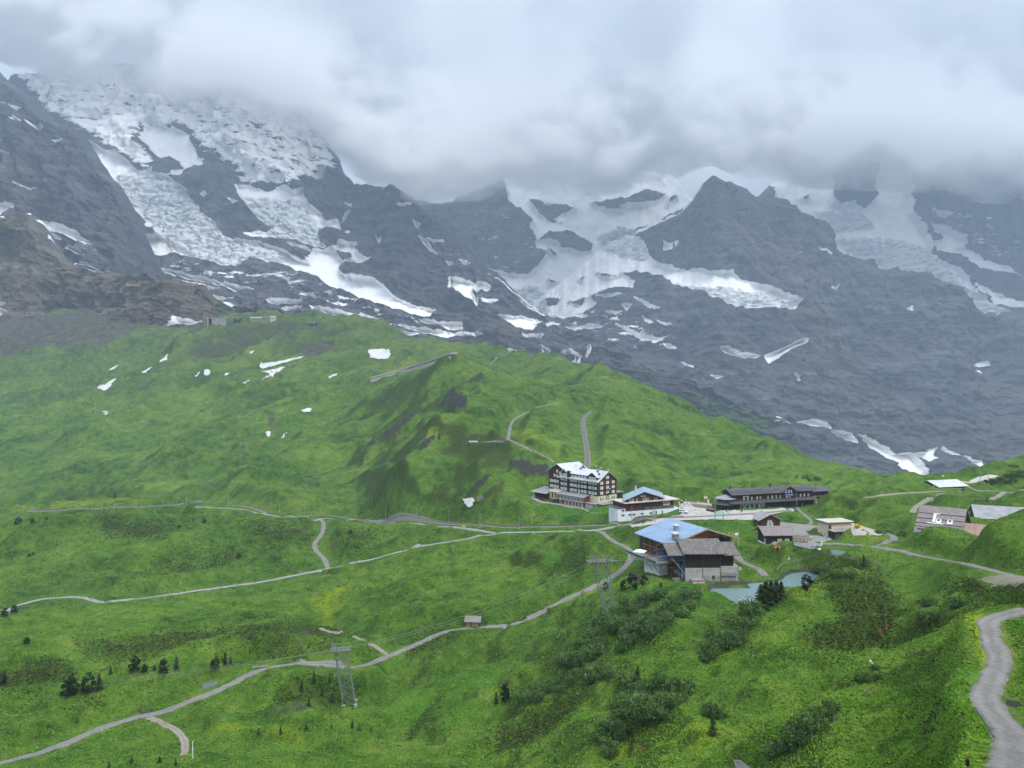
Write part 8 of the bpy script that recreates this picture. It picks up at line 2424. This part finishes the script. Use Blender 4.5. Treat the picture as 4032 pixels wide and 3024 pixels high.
def car(name, label, u, v, mat, rz, L=4.4, W_=1.8, H=1.75, lift=0.2):
    o = empty(name, stand(u, v) + Vector((0, 0, lift)), rz, label, 'car')
    b_ = bmesh.new()
    bm_prism(b_, [(-L/2, 0.35), (L/2, 0.35), (L/2, 0.85), (L/2 - 0.15, 1.0), (L * 0.18, 1.08), (-L/2, 1.08)], 'y', -W_/2, W_/2)
    finish('body', b_, mat, o)
    g = bmesh.new()
    bm_prism(g, [(-L/2 + 0.05, 1.082), (L * 0.20, 1.082), (L * 0.06, H - 0.1), (-L/2 + 0.2, H - 0.1)], 'y', -W_/2 + 0.08, W_/2 - 0.08)
    finish('windows', g, 'glass', o)
    box(o, 'roof', mat, -L/2 + 0.12, L * 0.08, -W_/2 + 0.06, W_/2 - 0.06, H - 0.1, H)
    for x in (-L * 0.3, -L * 0.08, L * 0.1):
        b_ = bmesh.new()
        for s in (-1, 1): bm_bar(b_, (x, s * (W_/2 - 0.06), 1.08), (x - 0.05, s * (W_/2 - 0.08), H - 0.08), 0.05)
        finish('window_pillar', b_, mat, o)
    for x in (-L * 0.31, L * 0.31):
        for s in (-1, 1):
            wl = bmesh.new(); bm_bar(wl, (x, s * (W_/2 - 0.2), 0.35), (x, s * (W_/2 + 0.03), 0.35), 0.36, 14)
            t_ = finish('wheel', wl, 'rubber', o)
            rm = bmesh.new(); bm_bar(rm, (x, s * (W_/2 + 0.031), 0.35), (x, s * (W_/2 + 0.05), 0.35), 0.2, 10)
            finish('rim', rm, 'steel', t_)
    for s in (-1, 1):
        box(o, 'headlight', 'whiteframe', L/2, L/2 + 0.03, s * W_ * 0.36 - 0.15, s * W_ * 0.36 + 0.15, 0.68, 0.85)
        box(o, 'tail_light', 'red', -L/2 - 0.03, -L/2, s * W_ * 0.4 - 0.1, s * W_ * 0.4 + 0.1, 0.65, 0.95)
    box(o, 'bumper', 'darksteel', L/2 - 0.02, L/2 + 0.1, -W_/2, W_/2, 0.3, 0.5)
    return o
M['black'] = flat('black_car_paint', (0.012, 0.013, 0.018), 0.25, 0.6)
car('car', 'white off-road car parked beside the red shop', 2690, 2021, 'whiteframe', R(-18))
car('van', 'black van parked in front of the hotel veranda', 2182, 1980, 'black', R(175), 4.8, 1.9, 2.0)
# parasol on the restaurant terrace: a big white square canopy
p = at(2520, 2150, 268.0)
o = empty('parasol', (p.x, p.y, 7.6), R(20), 'white square parasol on the restaurant terrace', 'parasol')
bm = bmesh.new(); bm_cone(bm, 3.0, 2.5, 0.0, 3.3, 0, 0, 4); finish('canopy', bm, 'whiteframe', o)
bar(o, 'pole', 'whiteframe', (0, 0, 0), (0, 0, 3.2), 0.06, 6)
# ------------------------------------------------------------------ old snow on the far green slopes
q3 = lambda pts: [(x / 1.106, 1200 + y / 1.106) for x, y in pts]
SNP = [([(1605,195),(1690,195),(1700,215),(1690,232),(1655,238),(1620,230),(1605,212)], 'large round snow patch high on the far green slope'),
 ([(1135,258),(1200,250),(1320,226),(1300,236),(1200,264),(1140,278)], 'long upper streak of snow below the far hill crest'),
 ([(1140,292),(1185,284),(1240,272),(1200,300),(1140,327),(1175,302)], 'ragged snow patch below the long snow streak'),
 ([(418,362),(450,348),(505,322),(490,342),(462,373),(440,370)], 'slanting snow patch in the gully of the left hillside'),
 ([(692,250),(735,214),(715,247)], 'narrow snow sliver high on the left hillside'),
 ([(615,295),(660,274),(632,297)], 'small snow sliver left of the narrow high sliver'),
 ([(887,285),(905,283),(916,292),(912,306),(893,308)], 'small blocky snow patch under the dark crags'),
 ([(848,312),(870,295),(857,314)], 'tiny snow sliver left of the blocky patch under the crags'),
 ([(975,303),(1008,295),(985,309)], 'tiny snow streak right of the blocky patch under the crags'),
 ([(1085,208),(1105,199),(1097,214)], 'tiny snow spot near the top of the far green hill'),
 ([(1313,462),(1345,452),(1358,458),(1340,469)], 'small snow patch in a brown hollow of the middle slope'),
 ([(1157,555),(1175,552),(1178,568),(1168,581)], 'left snow spot of the pair in the middle gully'),
 ([(1225,582),(1248,558),(1238,580)], 'right snow spot of the pair in the middle gully'),
 ([(446,463),(468,468),(460,484)], 'small snow spot low on the left hillside beside a lift mast'),
 ([(1430,318),(1474,297),(1442,321)], 'snow streak on the dark scree of the far slope'),
 ([(1055,341),(1083,331),(1068,344)], 'small snow streak left of the dark scree'),
 ([(2012,850),(2065,848),(2050,886),(2035,881)], 'dirty snow patch beside the ruined wall left of the hotel'),
 ([(475,284),(512,265),(490,284)], 'thin snow sliver on the rubble below the cliffs'),
 ([(1800,275),(1866,252),(1868,258),(1806,280)], 'thin snow strip lying along the avalanche gallery')]
M['oldsnow'] = surf('old_snow', (0.46, 0.46, 0.455), (0.64, 0.64, 0.64), 0.12, 0.8, 0.3, 0.2, (0.50, 0.48, 0.46), 0.3)
for pts, lab in SNP:
    qq = q3(pts); px = spline(qq + qq[:1], 6)[:-1]
    px = [(u + 3.0 * math.sin(u * 0.9 + v * 1.7) + 1.5 * math.sin(v * 2.9), v + 1.2 * math.sin(u * 1.3)) for u, v in px]
    P = []
    for u, v in px:
        y = hit(u, v, 350, VG1)
        if y is None: continue
        P.append(xy_of(u, y))
    P = np.array(P)
    try:
        o = drape_poly('snow_patch', P, M['oldsnow'], 1.0, 8.0)
        tag(o, lab, 'snow')
    except Exception as e:
        print('snow', lab, e)
# ------------------------------------------------------------------ low cloud on the summits, and the hazy air
def cloud(name, line, ref, deep, dens, nu, nv, top_v, seed, col=(0.92, 0.93, 0.94), thick=1.0):
    """closed body of mist: thin at its ragged lower edge, deeper with height"""
    ln = np.array(sorted(line))
    U1 = np.linspace(ln[0, 0], ln[-1, 0], nu)
    v0 = np.interp(U1, ln[:, 0], ln[:, 1])
    q = np.stack([U1 / 330, 0 * U1 + seed, 0 * U1], -1)
    v0 = v0 + 20 * fbm(q, 2, 0.5)
    t = np.linspace(0, 1, nv)[:, None]
    V = v0[None] + (top_v - v0[None]) * t ** 1.3
    U = np.repeat(U1[None], nv, 0)
    nz = 0.5 + 0.5 * np.clip(fbm(np.stack([U / 420, V / 330, 0 * U + seed], -1), 5, 0.55) * 1.5 + 0.25, -1, 1)
    rag = fbm(np.stack([U / 210, V / 150, 0 * U + seed + 3], -1), 6, 0.6)
    rise = np.clip((v0[None] - V + 45 * rag) / 190.0, 0, 1)
    side = smooth01(np.minimum((U - ln[0, 0]), (ln[-1, 0] - U)), 0, 500)
    capd = smooth01(1 - t, 0, 0.25)
    rf = np.interp(U1, [r[0] for r in ref], [r[1] for r in ref])[None] + 0 * U
    th = deep * np.clip(rise ** 1.0 * (0.2 + 1.3 * nz), 0, 1) * thick * np.minimum(side, capd) * (1 - 0.72 * smooth01(v0[None] - V, 260, 620))
    Yf = rf - th + 60.0 * (1 - smooth01(rise, 0.0, 0.08))
    Ybk = rf + 80.0 + 0.15 * th
    def pt(Yv):
        return (U - CU) * Yv / F, Yv, CZ - (V - CV) * Yv / F
    Xa, Ya, Za = pt(Yf)
    Xb, Yb, Zb = pt(Ybk)
    me = bpy.data.meshes.new(name)
    nr, nc = U.shape
    co = np.concatenate([np.stack([Xa, Ya, Za], -1).reshape(-1, 3), np.stack([Xb, Yb, Zb], -1).reshape(-1, 3)])
    i = np.arange(nr * nc).reshape(nr, nc)
    j = i + nr * nc
    faces = np.stack([i[:-1, :-1], i[:-1, 1:], i[1:, 1:], i[1:, :-1]], -1).reshape(-1, 4).tolist()
    faces += np.stack([j[:-1, :-1], j[1:, :-1], j[1:, 1:], j[:-1, 1:]], -1).reshape(-1, 4).tolist()
    per = list(i[0, :]) + list(i[1:, -1]) + list(i[-1, -2::-1]) + list(i[-2:0:-1, 0])
    pj = [p + nr * nc for p in per]
    for k in range(len(per)):
        k2 = (k + 1) % len(per)
        faces.append((int(per[k]), int(pj[k]), int(pj[k2]), int(per[k2])))
    me.from_pydata(co.tolist(), [], faces)
    me.update()
    m = bpy.data.materials.new(name)
    m.use_nodes = True
    nt = m.node_tree
    nt.nodes.clear()
    pv = N(nt, 'ShaderNodeVolumePrincipled')
    pv.inputs['Color'].default_value = col + (1,)
    pv.inputs['Density'].default_value = dens
    pv.inputs['Anisotropy'].default_value = 0.0
    o = N(nt, 'ShaderNodeOutputMaterial')
    nt.links.new(pv.outputs[0], o.inputs['Volume'])
    try:
        m.volume_intersection_method = 'FAST'
    except Exception:
        pass
    ob = link(name, me, None, m)
    return ob
c1 = cloud('low_cloud', [(-1500,190),(-300,190),(0,245),(120,310),(300,340),(600,430),(900,490),(1150,545),(1300,610),(1400,700),(1600,800),(1800,830),(2000,760),(2300,775),(2600,735),(2700,690),(2800,645),(2900,690),(3000,730),(3250,740),(3500,755),(3700,770),(4032,820),(4500,850),(6000,850)], [(-1500,4600),(600,4550),(1300,4300),(1700,3900),(1850,4300),(2100,5000),(2600,5000),(2750,4500),(2900,4500),(3100,5100),(6000,5100)], 1300.0, 0.0030, 420, 150, -900, 4.0, thick=1.0)
tag(c1, 'grey cloud bank hiding the summits of the mountains', 'cloud', kind='stuff')
c2 = cloud('low_cloud', [(-2500,1050),(1000,1050),(1700,1080),(2500,1080),(6500,1100)], [(-2500,7000),(6500,7000)], 1000.0, 0.0016, 160, 50, -900, 9.0)
tag(c2, 'pale cloud bank behind the mountain ridges', 'cloud', kind='stuff')
bm = bmesh.new()
bmesh.ops.create_cube(bm, size=1.0)
for v in bm.verts:
    v.co = Vector((v.co.x * 20000, 4500 + v.co.y * 11000, 800 + v.co.z * 5000))
me = bpy.data.meshes.new('haze')
bm.to_mesh(me); bm.free()
hm = bpy.data.materials.new('hazy_air')
hm.use_nodes = True
hnt = hm.node_tree
hnt.nodes.clear()
pv = N(hnt, 'ShaderNodeVolumePrincipled')
pv.inputs['Color'].default_value = (0.64, 0.785, 1.0, 1)
pv.inputs['Density'].default_value = 0.000090
pv.inputs['Anisotropy'].default_value = 0.0
ho = N(hnt, 'ShaderNodeOutputMaterial')
hnt.links.new(pv.outputs[0], ho.inputs['Volume'])
hz = tag(link('haze', me, None, hm), kind='stuff')
